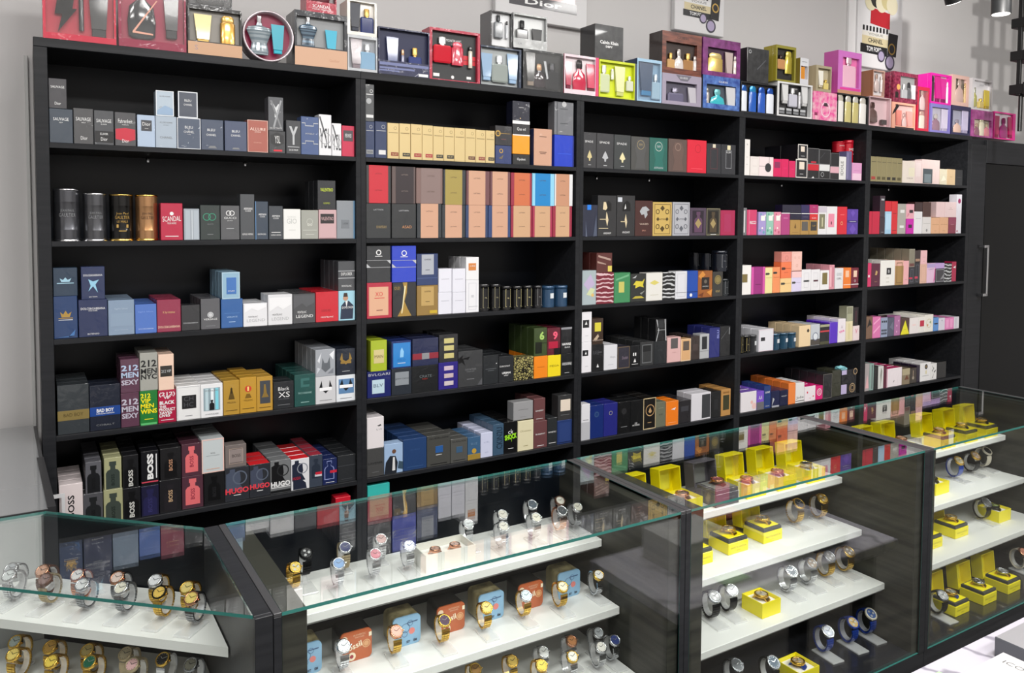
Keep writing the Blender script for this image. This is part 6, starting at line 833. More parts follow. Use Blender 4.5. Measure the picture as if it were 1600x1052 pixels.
# ================================================================ glass display cases
SZ = (1.0812, .9156, .7585); SY = (-1.2606, -1.3455, -1.4389); ZD = .559; YFG = -1.5476; YBK = -1.027; ZTOP = 1.2485; GS = .85  # case coordinates from here on scaled about the camera; GS scales contents likewise
def gslab(name, parent, x0, x1, y0, y1, z0, z1, edges):
    q = MB(); q.box(x0, x1, y0, y1, z0, z1, GLASS); o = part(q, name, parent)
    o.data.materials.append(TEAL)
    for f, k in edges: o.data.polygons[f].material_index = 1
    return o
def case(x0, x1, xl, xr, gl, gr, look):
    r = empty('display_case', (x0, YFG, 0)); tag(r, look, 'display case', 'glass watch display cases')
    def bx(nm, a, b, c, d, e, f, m, ch=.001, lab=None):
        q = MB(); q.box(a-x0, b-x0, c-YFG, d-YFG, e, f, m, ch); return part(q, nm, r, lab)
    bx('base_cabinet', x0, x1, YFG+.002, YBK, .0, .546, EDGE)
    bx('deck', xl, xr, YFG+.008, YBK-.012, .546, ZD, DECK)
    bx('side_panel', x0, xl, YFG+.008, YBK, .546, ZTOP-.008, WOOD); bx('side_panel', xr, x1, YFG+.008, YBK, .546, ZTOP-.008, WOOD)
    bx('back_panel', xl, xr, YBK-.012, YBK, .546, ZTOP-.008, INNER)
    bx('frame_strip', x0, gl, YFG, YBK, ZTOP-.008, ZTOP, FRAME); bx('frame_strip', gr, x1, YFG, YBK, ZTOP-.008, ZTOP, FRAME)
    bx('corner_post', x0, gl, YFG, YFG+.008, .546, ZTOP-.008, EDGE); bx('corner_post', gr, x1, YFG, YFG+.008, .546, ZTOP-.008, EDGE)
    gslab('glass_top', r, gl-x0, gr-x0, 0, YBK-YFG, ZTOP-.007, ZTOP, [(0, 0), (1, 0), (2, 0), (3, 0)])
    gslab('glass_front', r, gl-x0, gr-x0, 0, .006, .5505, ZTOP-.0075, [(0, 0), (1, 0), (4, 0), (5, 0)])
    for z, y in zip(SZ, SY):
        bx('shelf', xl+.002, xr-.002, y, YBK-.013, z-.022, z, WHITE, .001)
        q = MB(); q.box(xl-x0+.01, xr-x0-.01, YFG*0+(y-YFG)+.004, (y-YFG)+.014, z-.027, z-.0222, mat('#b9b9b9', .3, .8)); part(q, 'shelf_rail', r)
    return r
DECK = mat('#26262a', .22, 0, .4)
case(.3248, 1.4034, .3927, 1.3507, .3409, 1.3855, 'glass display case with tins and bracelet watches, left of the two front-facing ones')
case(1.4046, 2.5176, 1.4764, 2.4531, 1.4229, 2.4845, 'glass display case with yellow boxes and large gold watches in the middle')
case(2.5189, 3.6336, 2.5635, 3.5742, 2.538, 3.6064, 'glass display case at the right end with yellow watch boxes on every level')
# corner case with a diagonal front
PA = [(.3061, YFG), (.3061, YBK), (-.0413, -.7043), (-.6086, -.7043)]
def shrink(p, d): cx, cy = sum(x for x, y in p)/4, sum(y for x, y in p)/4; return [(x+(cx-x)*d, y+(cy-y)*d) for x, y in p]
r = empty('corner_display_case', (0, 0, 0)); tag(r, 'glass corner display case with diagonal front and double rows of watches at the left', 'display case')
q = MB(); q.prism(PA, 0, .546, EDGE); part(q, 'base_cabinet', r)
q = MB(); q.prism(shrink(PA, .03), .546, ZD, DECK); part(q, 'deck', r)
q = MB(); q.box(.2895, .3235, YFG+.012, YBK, .547, ZTOP-.0005, EDGE, .001); part(q, 'side_panel', r)
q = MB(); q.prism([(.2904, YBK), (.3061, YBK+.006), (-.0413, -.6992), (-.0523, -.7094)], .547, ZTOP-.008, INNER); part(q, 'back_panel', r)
q = MB(); q.prism([(-.0523, -.7094), (-.0413, -.6992), (-.6086, -.6992), (-.5959, -.7086)], .547, ZTOP-.008, mat('#a6a8a8', .5)); part(q, 'back_panel', r, 'grey back panel')
def gprism(nm, pts, z0, z1):
    q = MB(); q.prism(pts, z0, z1, GLASS); o = part(q, nm, r); o.data.materials.append(TEAL)
    for k in range(2, len(o.data.polygons)): o.data.polygons[k].material_index = 1
    return o
gprism('glass_top', [(.2891, YFG+.0157), (.2891, YBK), (-.0413, -.7043), (-.6086, -.7043)], ZTOP-.007, ZTOP)
gx, gy = .2891, YFG+.0157; dx_, dy_ = -.8935, .8242; ln = math.hypot(dx_, dy_); nx, ny = -dy_/ln*.006, dx_/ln*.006
q = MB(); q.prism([(gx, gy), (-.6044, -.7077), (-.6044-nx, -.7077-ny), (gx-nx, gy-ny)][::-1], .5505, ZTOP-.0075, GLASS); part(q, 'glass_front', r)
q = MB(); q.box(.2891, .3235, YFG, YFG+.012, .547, ZTOP-.0005, EDGE, .001); part(q, 'corner_post', r)
for z, off in zip(SZ[:2], (0, -.10)):
    fx = .2865; fy = -1.3132+off; k_ = -.93
    q = MB(); q.prism([(fx, fy), (fx, YBK-.004), (-.0523, -.7145), (fx-(-.7145-fy)/.93, -.7145)], z-.022, z, WHITE); part(q, 'shelf', r)
# left counter
r = empty('side_counter', (-.9, -.688, 0)); tag(r, 'dark counter with a flat grey glazed top along the wall at the far left', 'counter')
x0, y0, y1 = -.9, -.688, .30
q = MB(); q.box(0, .84, .004, y1-y0, 0, ZTOP-.03, EDGE, .002); part(q, 'body', r)
q = MB(); q.prism([(0, 0), (.863, 0), (.835, y1-y0), (0, y1-y0)], ZTOP-.008, ZTOP, mat('#808284', .05, 0, 1)); part(q, 'top_glass', r)  # opaque grey colour stands in for the wall mirrored in the glass
D_ = mat('#29292b', .35)
q = MB(); q.prism([(.862, .006), (.882, .006), (.861, .52), (.842, .52)], ZTOP-.03, ZTOP+.002, D_); part(q, 'trim', r)
q = MB(); q.prism([(.843, .523), (.859, .523), (.846, y1-y0), (.836, y1-y0)], ZTOP-.036, ZTOP-.004, mat('#3c3c3e', .35)); part(q, 'trim', r)
q = MB(); q.box(0, .863, -.006, 0, ZTOP-.03, ZTOP, D_); part(q, 'trim', r)
q = MB(); zz_ = 1.085; q.box(.012, .022, 0, .004, 0, .135, mat('#d8d8da', .4)); q.box(-.012, .012, 0, .004, .122, .135, mat('#d8d8da', .4))
tag(q.build('price_holder', loc=(.0, -.009, ZS[5]+.0003)), 'small white L-shaped holder at the left end of the fifth shelf', 'holder')
# ================================================================ watches, stands and their boxes
METAL = dict(silver=mat('#d2d3d6', .18, 1), gold=mat('#dcb455', .2, 1), rose=mat('#d69c7c', .2, 1), black=mat('#17181a', .25, .7), steel=mat('#9b9da1', .25, 1), blue=mat('#1d3f9c', .25, .3, .6), brown=mat('#6a4a3c', .3, .5), cream=mat('#ddd5c2', .4, 0, .4), beige=mat('#b8a888', .35, .6))
HANDM = mat('#2a2a2c', .3, .5); protoW = {}; WN = [0]
def make_watch(case_m, strap_m, dial, style='link', big=0, bezel=None, lying=0, chrono=0):
    key = (case_m, strap_m, dial, style, big, bezel, lying, chrono)
    if key in protoW: return dup(protoW[key], (0, 0, 0))
    e = empty('wristwatch', (0, 0, 0)); s = 1.38 if big else 1.0
    a, b = .027*s, .034*s; cr = (.0235 if big else .0175)*(1.08 if big else 1); th0 = math.radians(90 if lying else 52); cm_ = METAL[case_m]; sm_ = METAL[strap_m]
    lift = 0 if not lying else -b*1.25
    def pos(t): return (-a*math.cos(t), b+lift+b*math.sin(t))
    py_, pz_ = pos(th0); nrm = Vector((0, -math.cos(th0), math.sin(th0))); up = Vector((0, math.sin(th0), math.cos(th0)))
    M = Matrix(((1, 0, 0, 0), (0, up.y, nrm.y, py_), (0, up.z, nrm.z, pz_), (0, 0, 0, 1)))
    q = MB(); q.lathe([(cr*.82, -.005), (cr, -.003), (cr, .003), (cr*.93, .0045)], cm_, 28, M)
    for sx in (-1, 1):
        for sy in (-1, 1): q.box(sx*cr*.42-.002, sx*cr*.42+.002, sy*cr*.75-.004*s, sy*cr*.75+.004*s, -.003, .001, cm_, .0005, M)
    part(q, 'watch_case', e)
    q = MB(); q.lathe([(cr*.98, .0035), (cr*.97, .0058), (cr*.8, .0062), (cr*.78, .005)], METAL[bezel or case_m], 32, M, cap=False)
    for i in range(24 if big else 0):
        t = i*math.pi/12; q.box(-.0006, .0006, cr*.9, cr*1.02, .003, .006, METAL[bezel or case_m], 0, M @ Matrix.Rotation(t, 4, 'Z'))
    part(q, 'bezel', e)
    q = MB(); dm = mat(dial, .45, .1); q.lathe([(cr*.8, .0046), (cr*.8, .005)], dm, 28, M)
    mk = METAL['silver'] if dial < '#888888' else HANDM
    for i in range(12): q.box(-.0004*s, .0004*s, cr*.62, cr*.74, .005, .0053, mk, 0, M @ Matrix.Rotation(i*math.pi/6, 4, 'Z'))
    if chrono:
        for i in range(3):
            t = i*2*math.pi/3; q.lathe([(cr*.2, .005), (cr*.2, .0054)], mat('#c9c9c9', .3, .5), 14, M @ Matrix.Translation((math.cos(t)*cr*.4, math.sin(t)*cr*.4, 0)))
    d_ = part(q, 'dial', e)
    for ang, l in ((.9, .45), (-1.05, .66)):
        q = MB(); q.box(-.0006*s, .0006*s, 0, cr*l, .0054, .0058, mk, 0, M @ Matrix.Rotation(ang, 4, 'Z')); part(q, 'hand', d_)
    q = MB(); q.lathe([(.0022*s, 0), (.0024*s, .0035)], cm_, 10, M @ Matrix.Translation((cr, 0, 0)) @ Matrix.Rotation(math.pi/2, 4, 'Y')); part(q, 'crown', e)
    n = 26 if style == 'link' else 34; dl = math.radians(34); t0, t1 = (th0+dl, th0+2*math.pi-dl) if not lying else (0, 0)
    q = MB()
    segs = [(th0+dl, th0+2*math.pi-dl, n)] if not lying else [(th0+dl*.8, th0+math.radians(54), 6), (th0-math.radians(54), th0-dl*.8, 6)]
    for (ta, tb, n_) in segs:
        for i in range(n_):
            t = ta+(tb-ta)*(i+.5)/n_; dt = (tb-ta)/n_; y, z = pos(t); y2, z2 = pos(t+dt/2); y1_, z1_ = pos(t-dt/2)
            L_ = math.hypot(y2-y1_, z2-z1_); an = math.atan2(z2-z1_, y2-y1_); f = abs(i+.5-n_/2)/(n_/2) if not lying else .6
            wd = (cr*.5+cr*.16*f); Ml = Matrix.Translation((0, y, z)) @ Matrix.Rotation(an, 4, 'X'); g = .82 if style == 'link' else 1.04
            if style == 'link':
                q.box(-wd*.38, wd*.38, -L_*g/2, L_*g/2, -.0021*s, .0021*s, sm_, 0, Ml)
                for sx in (-1, 1): q.box(min(sx*wd*.42, sx*wd), max(sx*wd*.42, sx*wd), -L_*g/2, L_*g/2, -.0018*s, .0018*s, METAL['gold'] if style == 'two' else sm_, 0, Ml)
            else: q.box(-wd, wd, -L_*g/2, L_*g/2, -.001*s, .001*s, sm_, 0, Ml)
    if not lying: part(q, 'bracelet' if style == 'link' else 'strap', e)
    else: part(q, 'bracelet' if style == 'link' else 'strap', e)
    protoW[key] = e; return e
protoS = {}
def make_stand(big, tall, long=0):
    k = (big, round(tall, 3), long)
    if k in protoS: return dup(protoS[k], (0, 0, 0))
    e = empty('watch_stand', (0, 0, 0)); s = 1.38 if big else 1.0
    a, b = .023*s, .030*s; n = 22; q = MB(); vs = []; fs = []; wd = .008*s
    for i in range(n+1):
        t = math.radians(100)+math.radians(250)*i/n
        for x in (-wd, wd):
            for rr in (1, .94): vs.append((x, -a*rr*math.cos(t), .014+tall+.034*s+b*rr*math.sin(t)))
    for i in range(n):
        o = i*4
        for u, v in ((0, 2), (2, 3), (3, 1), (1, 0)): fs.append((o+u, o+v, o+4+v, o+4+u))
    q.add(vs, fs, ACRYL); part(q, 'cuff', e)
    q = MB(); q.box(-.021*s, .021*s, (-.06 if long else -.026)*s, .022*s, 0, .006, ACRYL, .001); part(q, 'base', e)
    q = MB(); q.box(-.006*s, .006*s, -.004, .004, .006, .014+tall-.0026*s, ACRYL); part(q, 'stem', e)
    protoS[k] = e; return e
def stand_watch(px, py, z, look, spec, big=0, rz=0, tall=0, where='', stand=1, ymax=None):
    s = 1.38 if big else 1; zc = z+(.014+tall+.034*s+.014)*GS
    p = hit(px, py, 2, zc); y = p.y; x = p.x
    if ymax is not None and y > ymax: print('WATCH back', look, round(y, 3))
    gs = GS if big else GS*1.12
    for lo_, hi_ in ((-.6, .2865), (.3927, 1.3507), (1.4764, 2.4531), (2.5635, 3.5742)):
        if lo_-.05 < x < hi_+.05: m_ = .026*gs/GS*(1.2 if big else 1)*(1.7 if hi_ < .3 else 1); x = min(max(x, lo_+m_), hi_-m_)
    if x > .35: y = min(y, YBK-.012-.042*(1.25 if big else 1))
    y = max(y, (SY[SZ.index(z)] if z in SZ and x > .35 else -9)+.0)
    w_ = make_watch(*spec[:3], **(spec[3] if len(spec) > 3 else {}), big=big); off = Vector((math.sin(rz), -math.cos(rz), 0))*(.012*s*GS)
    w_.location = Vector((x, y, z+(.014+tall)*gs))-off; w_.scale = (gs,)*3; w_.rotation_euler = (0, 0, rz)
    tag(w_, ulabel(look+where), 'watch', 'wristwatches on clear stands')
    if stand:
        t_ = make_stand(big, tall, 1 if big or 'behind' not in look and 'rear' not in look else 0); t_.location = Vector((x, y, z+.0003))-off; t_.scale = (gs,)*3; t_.rotation_euler = (0, 0, rz)
        l = 'clear acrylic stand under the '+look+where
        if len(l.split()) > 16: l = 'clear stand under '+look+where
        if len(l.split()) > 16: l = ' '.join(l.split()[:16])
        tag(t_, ulabel(l), 'stand', 'clear acrylic watch stands')
    return w_
Aw = ', upper shelf of corner case'
RA = math.radians(-43)
for px, py, look, spec in [
  (70, 903, 'rose gold watch in rear row, second from left', ('rose', 'brown', '#c89c84')), (124.5, 910, 'silver-dialled rose gold watch in rear row', ('rose', 'rose', '#d8d4d0')), (186.4, 914, 'pink-dialled steel watch in rear row', ('rose', 'steel', '#d8c4bc')),
  (245.3, 918.5, 'large white-faced gold-banded watch in rear row', ('silver', 'gold', '#d8d8dc')), (304, 928, 'champagne-dialled gold watch in rear row, rightmost', ('gold', 'gold', '#d8c47c')), (21, 900, 'silver watch in rear row, leftmost', ('silver', 'silver', '#a8acb0'))]:
    stand_watch(px, py, SZ[0], look, spec, rz=RA, where=Aw)
for px, py, look, spec in [
  (18, 911, 'pale-dialled silver watch in front row, leftmost', ('silver', 'silver', '#ccd0d0')), (74, 917, 'bronze-dialled watch in front row', ('brown', 'beige', '#8c7470')), (132, 925, 'silver watch with grey bracelet in front row', ('silver', 'steel', '#d4d4d4')), (192.5, 930.6, 'cream-dialled silver watch in front row', ('silver', 'steel', '#dcd8c8')), (252.2, 937.5, 'black-rimmed gold watch in front row', ('gold', 'gold', '#d8b458', dict(bezel='black'))), (315.4, 943.5, 'yellow-dialled two-tone watch in front row, rightmost', ('rose', 'steel', '#e0c870'))]:
    stand_watch(px, py, SZ[0], look, spec, rz=RA, where=Aw)
Aw = ', lower shelf of corner case'
for px, py, look, spec in [
  (27.7, 1013.6, 'pearl-dialled gold watch behind', ('gold', 'gold', '#b8c4c0')), (25, 1034, 'gold watch in front, leftmost', ('gold', 'gold', '#dcc46c')), (82, 1022, 'amber-dialled gold watch behind', ('gold', 'gold', '#c89c4c')), (84, 1045, 'yellow-dialled gold watch in front', ('gold', 'gold', '#dcc050')), (140, 1027.4, 'olive-gold dialled watch behind', ('gold', 'gold', '#b8a468')), (143.6, 1046, 'green-dialled gold watch in front', ('gold', 'gold', '#0f5a40')),
  (199.4, 1032.7, 'beige mesh watch behind', ('beige', 'beige', '#b0a488', dict(style='mesh'))), (210, 1050, 'pink square-looking watch in front', ('beige', 'beige', '#dcb0b0')), (257.4, 1041, 'slim black-dialled watch with silver mesh', ('gold', 'silver', '#141416', dict(style='mesh'))), (318, 1045, 'grey mesh watch at the right end', ('steel', 'steel', '#8c8a7c', dict(style='mesh')))]:
    stand_watch(px, py, SZ[1], look, spec, rz=RA, where=Aw)
# case B
Bw = ', top level of tin case'
q = MB(); q.box(-.019, .019, -.017, .017, 0, .043, mat('#dcd6d6', .4), .002); art_on(q, [T('CIRO', .5, .3, .6, .2, 'Z')], .038, .043, -.017)
pb = hit(458, 945, 2, SZ[0]); pb.y = max(pb.y, SY[0]+.019); tag(q.build('pedestal_box', loc=(pb.x, pb.y, SZ[0]+.0003)), 'small white box with thin lettering carrying a gold watch', 'box')
def onb(px, py, look, spec, tall=0, rz=-.03, big=0): return stand_watch(px, py, SZ[0], look, spec, rz=rz, where=Bw, tall=tall, big=big)
w_ = make_watch('gold', 'gold', '#e0c468', chrono=1); w_.scale = (GS,)*3; w_.location = (pb.x, pb.y, SZ[0]+.0436); w_.rotation_euler = (0, 0, .1); tag(w_, ulabel('gold watch standing on the small white lettered box'), 'watch', 'wristwatches on clear stands')
onb(477.3, 876.6, 'all-black watch', ('black', 'black', '#151517', dict(chrono=1)), .02); onb(527.9, 892, 'light-blue-dialled silver watch', ('silver', 'silver', '#86a4cc')); onb(538, 866, 'navy-dialled silver watch behind the light blue one', ('silver', 'beige', '#1c2458'), .0)
onb(585, 877, 'pink-dialled silver watch in front', ('silver', 'silver', '#c87c88')); onb(594, 853, 'dusty-pink-dialled silver watch behind', ('silver', 'silver', '#c09c98')); onb(638, 864, 'white-dialled silver watch left of open white box', ('silver', 'silver', '#e0e2e4'))
onb(730, 829, 'silver mesh watch right of open white box', ('silver', 'silver', '#b8bcbc', dict(style='mesh'))); onb(784.6, 833, 'ivory-dialled silver watch in front', ('silver', 'silver', '#dcd8cc')); onb(783.6, 814, 'ivory-dialled silver watch behind', ('silver', 'silver', '#d0ccc0'))
onb(835.7, 819, 'cream-dialled bracelet watch in front', ('silver', 'silver', '#e0dccc')); onb(830, 798, 'slate-dialled silver watch behind', ('silver', 'silver', '#46525c')); onb(876, 808, 'black-dialled rose-rimmed watch in front', ('silver', 'rose', '#3c4044')); onb(873, 792, 'brown-rimmed cream-dialled watch behind', ('brown', 'silver', '#d8d4c8')); onb(917.8, 798, 'cream-dialled watch at the right end', ('silver', 'silver', '#dcd8c8'))
# open white tray box with two rose watches
e = empty('watch_box', (.8097, -1.2054, SZ[0]+.0003)); e.scale = (GS,)*3; tag(e, ulabel('open white box holding two rose gold watches'), 'box')
bw, bd, bh = .175, .1, .055; WB = mat('#e4e2da', .4)
q = MB(); q.box(0, bw, 0, bd, 0, .006, WB); q.box(0, .004, 0, bd, .006, bh, WB); q.box(bw-.004, bw, 0, bd, .006, bh, WB); q.box(.004, bw-.004, 0, .004, .006, bh, WB); q.box(.004, bw-.004, bd-.004, bd, .006, bh, WB); part(q, 'tray', e)
q = MB(); q.box(.005, bw-.005, .005, bd-.005, .006, .034, mat('#efece6', .7), .004); part(q, 'cushion', e)
for i, (fx_, d_) in enumerate(((.055, '#c8a090'), (.125, '#d8b8ac'))):
    w_ = make_watch('rose', 'rose', d_, lying=1); w_.scale = (GS,)*3; w_.location = (.8097+fx_*GS, -1.2054+.05*GS, SZ[0]+(.034-.014)*GS); w_.rotation_euler = (0, 0, .9); tag(w_, ulabel(('left' if i == 0 else 'right')+' rose gold watch lying in the open white box'), 'watch')
# tins on the second level
def tin_box(pa, pb_, look, kind):
    A = hit(*pa, 2, SZ[1]); B_ = hit(*pb_, 2, SZ[1]); y = -1.2266; x0 = hit(pa[0], pa[1], 1, y).x; x1 = hit(pb_[0], pb_[1], 1, y).x; w = x1-x0; h = .075 if kind == 'o' else .077; d = .064
    e = empty('gift_tin', ((x0+x1)/2, y, SZ[1]+.0003)); tag(e, ulabel(look), 'tin', 'watch tins on the second level')
    n = 6; rr = .012; pts = []
    for cx_, cz_, a0 in ((w/2-rr, h-rr, 0), (-w/2+rr, h-rr, 90), (-w/2+rr, rr, 180), (w/2-rr, rr, 270)):
        for i in range(n+1): t = math.radians(a0+90*i/n); pts.append((cx_+rr*math.cos(t), cz_+rr*math.sin(t)))
    MY = Matrix(((1, 0, 0, 0), (0, 0, -1, 0), (0, 1, 0, 0), (0, 0, 0, 1)))
    q = MB(); bodym = mat('#131314', .35, 0, .5) if kind == 'o' else SPEC2T; q.prism(pts, -d, -.005, bodym, MY); part(q, 'tin_body', e)
    q = MB(); fm_ = mat('#b85c30', .35, .1, .6) if kind == 'o' else mat('#8ab4d4', .35, .1, .6); q.prism(pts, -.0048, 0, fm_, MY); 
    if kind == 'o': a = [T('Fossil', .4, .5, .56, .2, '#ecdcc0', .2, .02), O(.35, .17, .13, '#ecdcc0'), O(.35, .17, .06, '#a02c38'), O(.82, .5, .13, '#d8a070'), G(.82, .5, .1, '#b86c40', .2), T('AUTHENTIC', .6, .86, .4, .06, '#d8b898'), T('WATCHES', .6, .78, .3, .05, '#d8b898'), O(.12, .8, .1, '#e0c8ac'), R(.9, .72, .99, .86, '#ecdcc0')]
    else: a = [O(.68, .46, .11, '#dc7c74'), G(.45, .6, .16, '#3c5880', .1), G(.62, .74, .1, '#3c5880', .14), G(.42, .4, .1, '#3c5880', .14), P([(.5, .78), (.9, .8), (.88, .76), (.5, .75)], '#3c5880'), T('SET', .55, .12, .14, .08, '#2c3850', 0, .03), T('EM', .8, .13, .12, .08, '#2c3850', 0, .03)]
    art_on(q, a, w, h); part(q, 'tin_lid', e)
SPEC2T = grain_mat('print_woodgrain', '#6e6443', '#b3a67c', (40, 40, 6), .35, 0, .5)
for pa, pb_, l, k in [((488, 1058), (503, 1052), 'blue-lidded tin partly behind the left post', 'b'), ((532, 1040), (581, 1028), 'orange-lidded tin, leftmost', 'o'), ((614, 1017), (657, 1005), 'blue-lidded wood-print tin, left', 'b'), ((683, 996), (726, 984), 'orange-lidded tin, middle of three', 'o'), ((748, 974), (787, 962), 'blue-lidded wood-print tin, middle', 'b'), ((810, 957), (848, 946), 'orange-lidded tin, right', 'o'), ((872, 941), (906, 930), 'blue-lidded wood-print tin, right', 'b')]:
    if pa[0] == 488: pa = (458, 1066)
    tin_box(pa, pb_, l+' on second level', k)
Bw = ', on the tin level'
for px, py, look, spec in [(535.7, 1021, 'white-dialled silver watch', ('silver', 'silver', '#dcdfe4')), (617.8, 997.5, 'rose gold watch with pink dial', ('rose', 'gold', '#e0a898')), (692.6, 980.4, 'gold watch with plum dial', ('gold', 'gold', '#40203c')), (758.4, 960, 'gold watch with gold dial', ('gold', 'gold', '#d8c070')), (820, 941, 'two-tone watch with pale dial', ('silver', 'gold', '#c8dce0')), (876.8, 926.8, 'gold watch with cream dial', ('gold', 'gold', '#e0d8c0')), (933.6, 908, 'white-faced two-tone watch at shelf end', ('gold', 'silver', '#e4e2dc'))]:
    stand_watch(px, py, SZ[1], look, spec, rz=-.03, where=Bw)
Bw = ', third level of tin case'
for px, py, look, spec in [(798.5, 1043, 'small gold watch', ('gold', 'gold', '#d0b050')), (847.2, 1028.7, 'round white-dialled silver watch', ('silver', 'silver', '#dcdcda')), (844, 1050, 'yellow gold watch in front', ('gold', 'gold', '#dcc84c')), (891, 1011, 'copper-dialled watch', ('rose', 'silver', '#d8945c')), (892, 1036, 'white-dialled gold-edged watch', ('gold', 'silver', '#e8e6dc')), (932.6, 998, 'silver-dialled watch behind', ('silver', 'silver', '#c8ccd0')), (936.6, 1021, 'cream-dialled silver watch in front', ('silver', 'silver', '#e0dcd4')), (976.4, 1003.6, 'navy-dialled silver watch at shelf end', ('silver', 'silver', '#26346c')), (741, 1056, 'brass watch at the left', ('gold', 'gold', '#a87c3c'))]:
    stand_watch(px, py, SZ[2], look, spec, rz=-.03, where=Bw)
# yellow watch boxes
YEL = mat('#f2e204', .42, 0, .3); YIN = mat('#d8d23c', .55); COL = mat('#3a3b3c', .4)
def ybox(x, y, z, look, lid=1, collar=1, w=.109, d=.108, grey=0, watch=('gold', 'gold', '#8c8a80'), wl=None, h=.044):
    e = empty('watch_box', (x, y, z+.0003)); e.scale = (GS,)*3; tag(e, ulabel(look), 'box', 'yellow watch boxes' if not grey else None)
    ym = mat('#5f5a60', .4, 0, .3) if grey else YEL; yi = mat('#7c7c78', .5) if grey else YIN
    q = MB()
    if collar:
        q.box(0, w, 0, d, 0, h, ym, .0015)
        if not grey: art_on(q, [T('INVICTA WATCH', .5, .55, .76, .16, '#8c8420'), T('GROUP', .5, .28, .2, .1, '#8c8420')], w, h, 0, None, None, w/2)
        else: art_on(q, [R(.3, .6, .8, .66, 'Z')], w, h, 0, None, None, w/2)
        part(q, 'box_base', e)
        q = MB(); q.box(.003, w-.003, .003, d-.003, h+.0003, h+.014, COL if not grey else ym, .001); part(q, 'collar', e); ht = h+.0143
        q = MB(); q.box(.011, w-.011, .011, d-.011, ht, ht+.003, ym if not grey else yi, .001); part(q, 'cushion', e); ht += .003
    else:
        t = .003; H = h+.012
        q.box(0, w, 0, d, 0, t, ym); q.box(0, t, 0, d, t, H, ym); q.box(w-t, w, 0, d, t, H, ym); q.box(t, w-t, 0, t, t, H, ym); q.box(t, w-t, d-t, d, t, H, ym); part(q, 'box_base', e)
        q = MB(); q.box(t+.0005, w-t-.0005, t+.0005, d-t-.0005, t, H-.012, mat('#e8e4dc', .7), .003); part(q, 'cushion', e, 'white cushion'); ht = H-.012
    if lid:
        M = Matrix.Translation((0, d+.004, .028)) @ Matrix.Rotation(math.radians(-7), 4, 'X'); t = .0035; D = .052; H = .112
        q = MB(); q.box(0, w, D-t, D, 0, H, ym, 0, M); q.box(0, t, 0, D-t, 0, H, ym, 0, M); q.box(w-t, w, 0, D-t, 0, H, ym, 0, M); q.box(t, w-t, 0, D-t, 0, t, ym, 0, M); q.box(t, w-t, 0, D-t, H-t, H, ym, 0, M); l_ = part(q, 'lid', e)
        q = MB(); q.box(.02, w-.02, D-t-.004, D-t-.0003, .02, H-.016, yi, .001, M); part(q, 'lid_pad', l_)
    if watch:
        w_ = make_watch(*watch[:3], **(watch[3] if len(watch) > 3 else {}), lying=1, big=1); w_.scale = (GS,)*3; w_.location = (x+w/2*GS, y+d/2*GS, z+(ht-.0185)*GS); w_.rotation_euler = (0, 0, .35); tag(w_, ulabel(wl), 'watch', 'wristwatches lying in boxes')
Cn = ['first', 'second', None, 'third', 'fourth', 'fifth']
for i, xc in enumerate((1.5698, 1.7185, 1.8705, 2.0157, 2.1694, 2.324)):
    if i == 2: ybox(xc-.051, -1.2521, SZ[0], 'open grey watch box among the yellow ones on the top level', grey=1, w=.125, h=.05, watch=('rose', 'rose', '#8c4c54'), wl='rose gold watch in the open grey box')
    else: ybox(xc-.046, -1.2478, SZ[0], '%s open yellow watch box from left, middle case top level' % Cn[i], collar=0 if i != 5 else 0, watch=(('silver', 'rose', '#7c6c64'), ('rose', 'rose', '#6c4c44'), 0, ('rose', 'gold', '#c88c6c'), ('rose', 'silver', '#b87c6c'), ('silver', 'gold', '#3c3c3c'))[i], wl='watch in the %s yellow box from left, middle case top level' % Cn[i])
cc = hit(1109, 876, 2, SZ[1]).x-.0927
ybox(cc, -1.2691, SZ[1], 'yellow watch box half hidden by the post, middle case second level', watch=None, lid=0)
ybox(1.873, -1.2606, SZ[1], 'yellow watch box with dark collar and lid, middle case second level, left', watch=('gold', 'gold', '#b8a88c', dict(chrono=1)), wl='gold chronograph in the left collared yellow box, middle case')
ybox(2.0454, -1.2563, SZ[1], 'yellow watch box with dark collar and lid, middle case second level, right', watch=('gold', 'gold', '#6c5c3c', dict(chrono=1)), wl='dark-dialled gold watch in the right collared yellow box, middle case')
Cw = ', middle case'
def cwst(px, py, z, look, spec, rz=-.12, w=Cw, **k): return stand_watch(px+4, py-12, z, look, spec, big=1, rz=rz, where=w, **k)
cwst(1242, 807, SZ[1], 'gold watch with black dial on second level', ('gold', 'gold', '#17181a')); cwst(1279, 799, SZ[1], 'gold watch with gold dial on second level', ('gold', 'gold', '#b08c3c', dict(chrono=1)))
for px, py, l, sp in [(1110, 953, 'grey chronograph beside the post', ('steel', 'black', '#a8a8a8', dict(chrono=1))), (1137, 943, 'black-banded chronograph on third level', ('silver', 'black', '#c8c8cc', dict(chrono=1, style='strap'))), (1230, 913, 'silver watch with grey dial on third level', ('silver', 'silver', '#6c7478')), (1262, 901, 'two-tone silver watch on third level', ('steel', 'silver', '#8c7c68', dict(chrono=1))), (1290, 890, 'gold watch with steel dial on third level', ('steel', 'gold', '#7c7a74', dict(chrono=1))), (1320, 882, 'solid gold watch on third level', ('gold', 'gold', '#6c5c34', dict(chrono=1)))]:
    cwst(px, py, SZ[2], l, sp)
A_ = hit(1191, 968, 2, SZ[2]); ybox(A_.x, A_.y, SZ[2], 'open yellow tray box on the third level of the middle case', lid=0, collar=0, watch=('gold', 'gold', '#b8a888', dict(chrono=1)), wl='gold watch on white cushion in the yellow tray, third level', w=.1, d=.1)
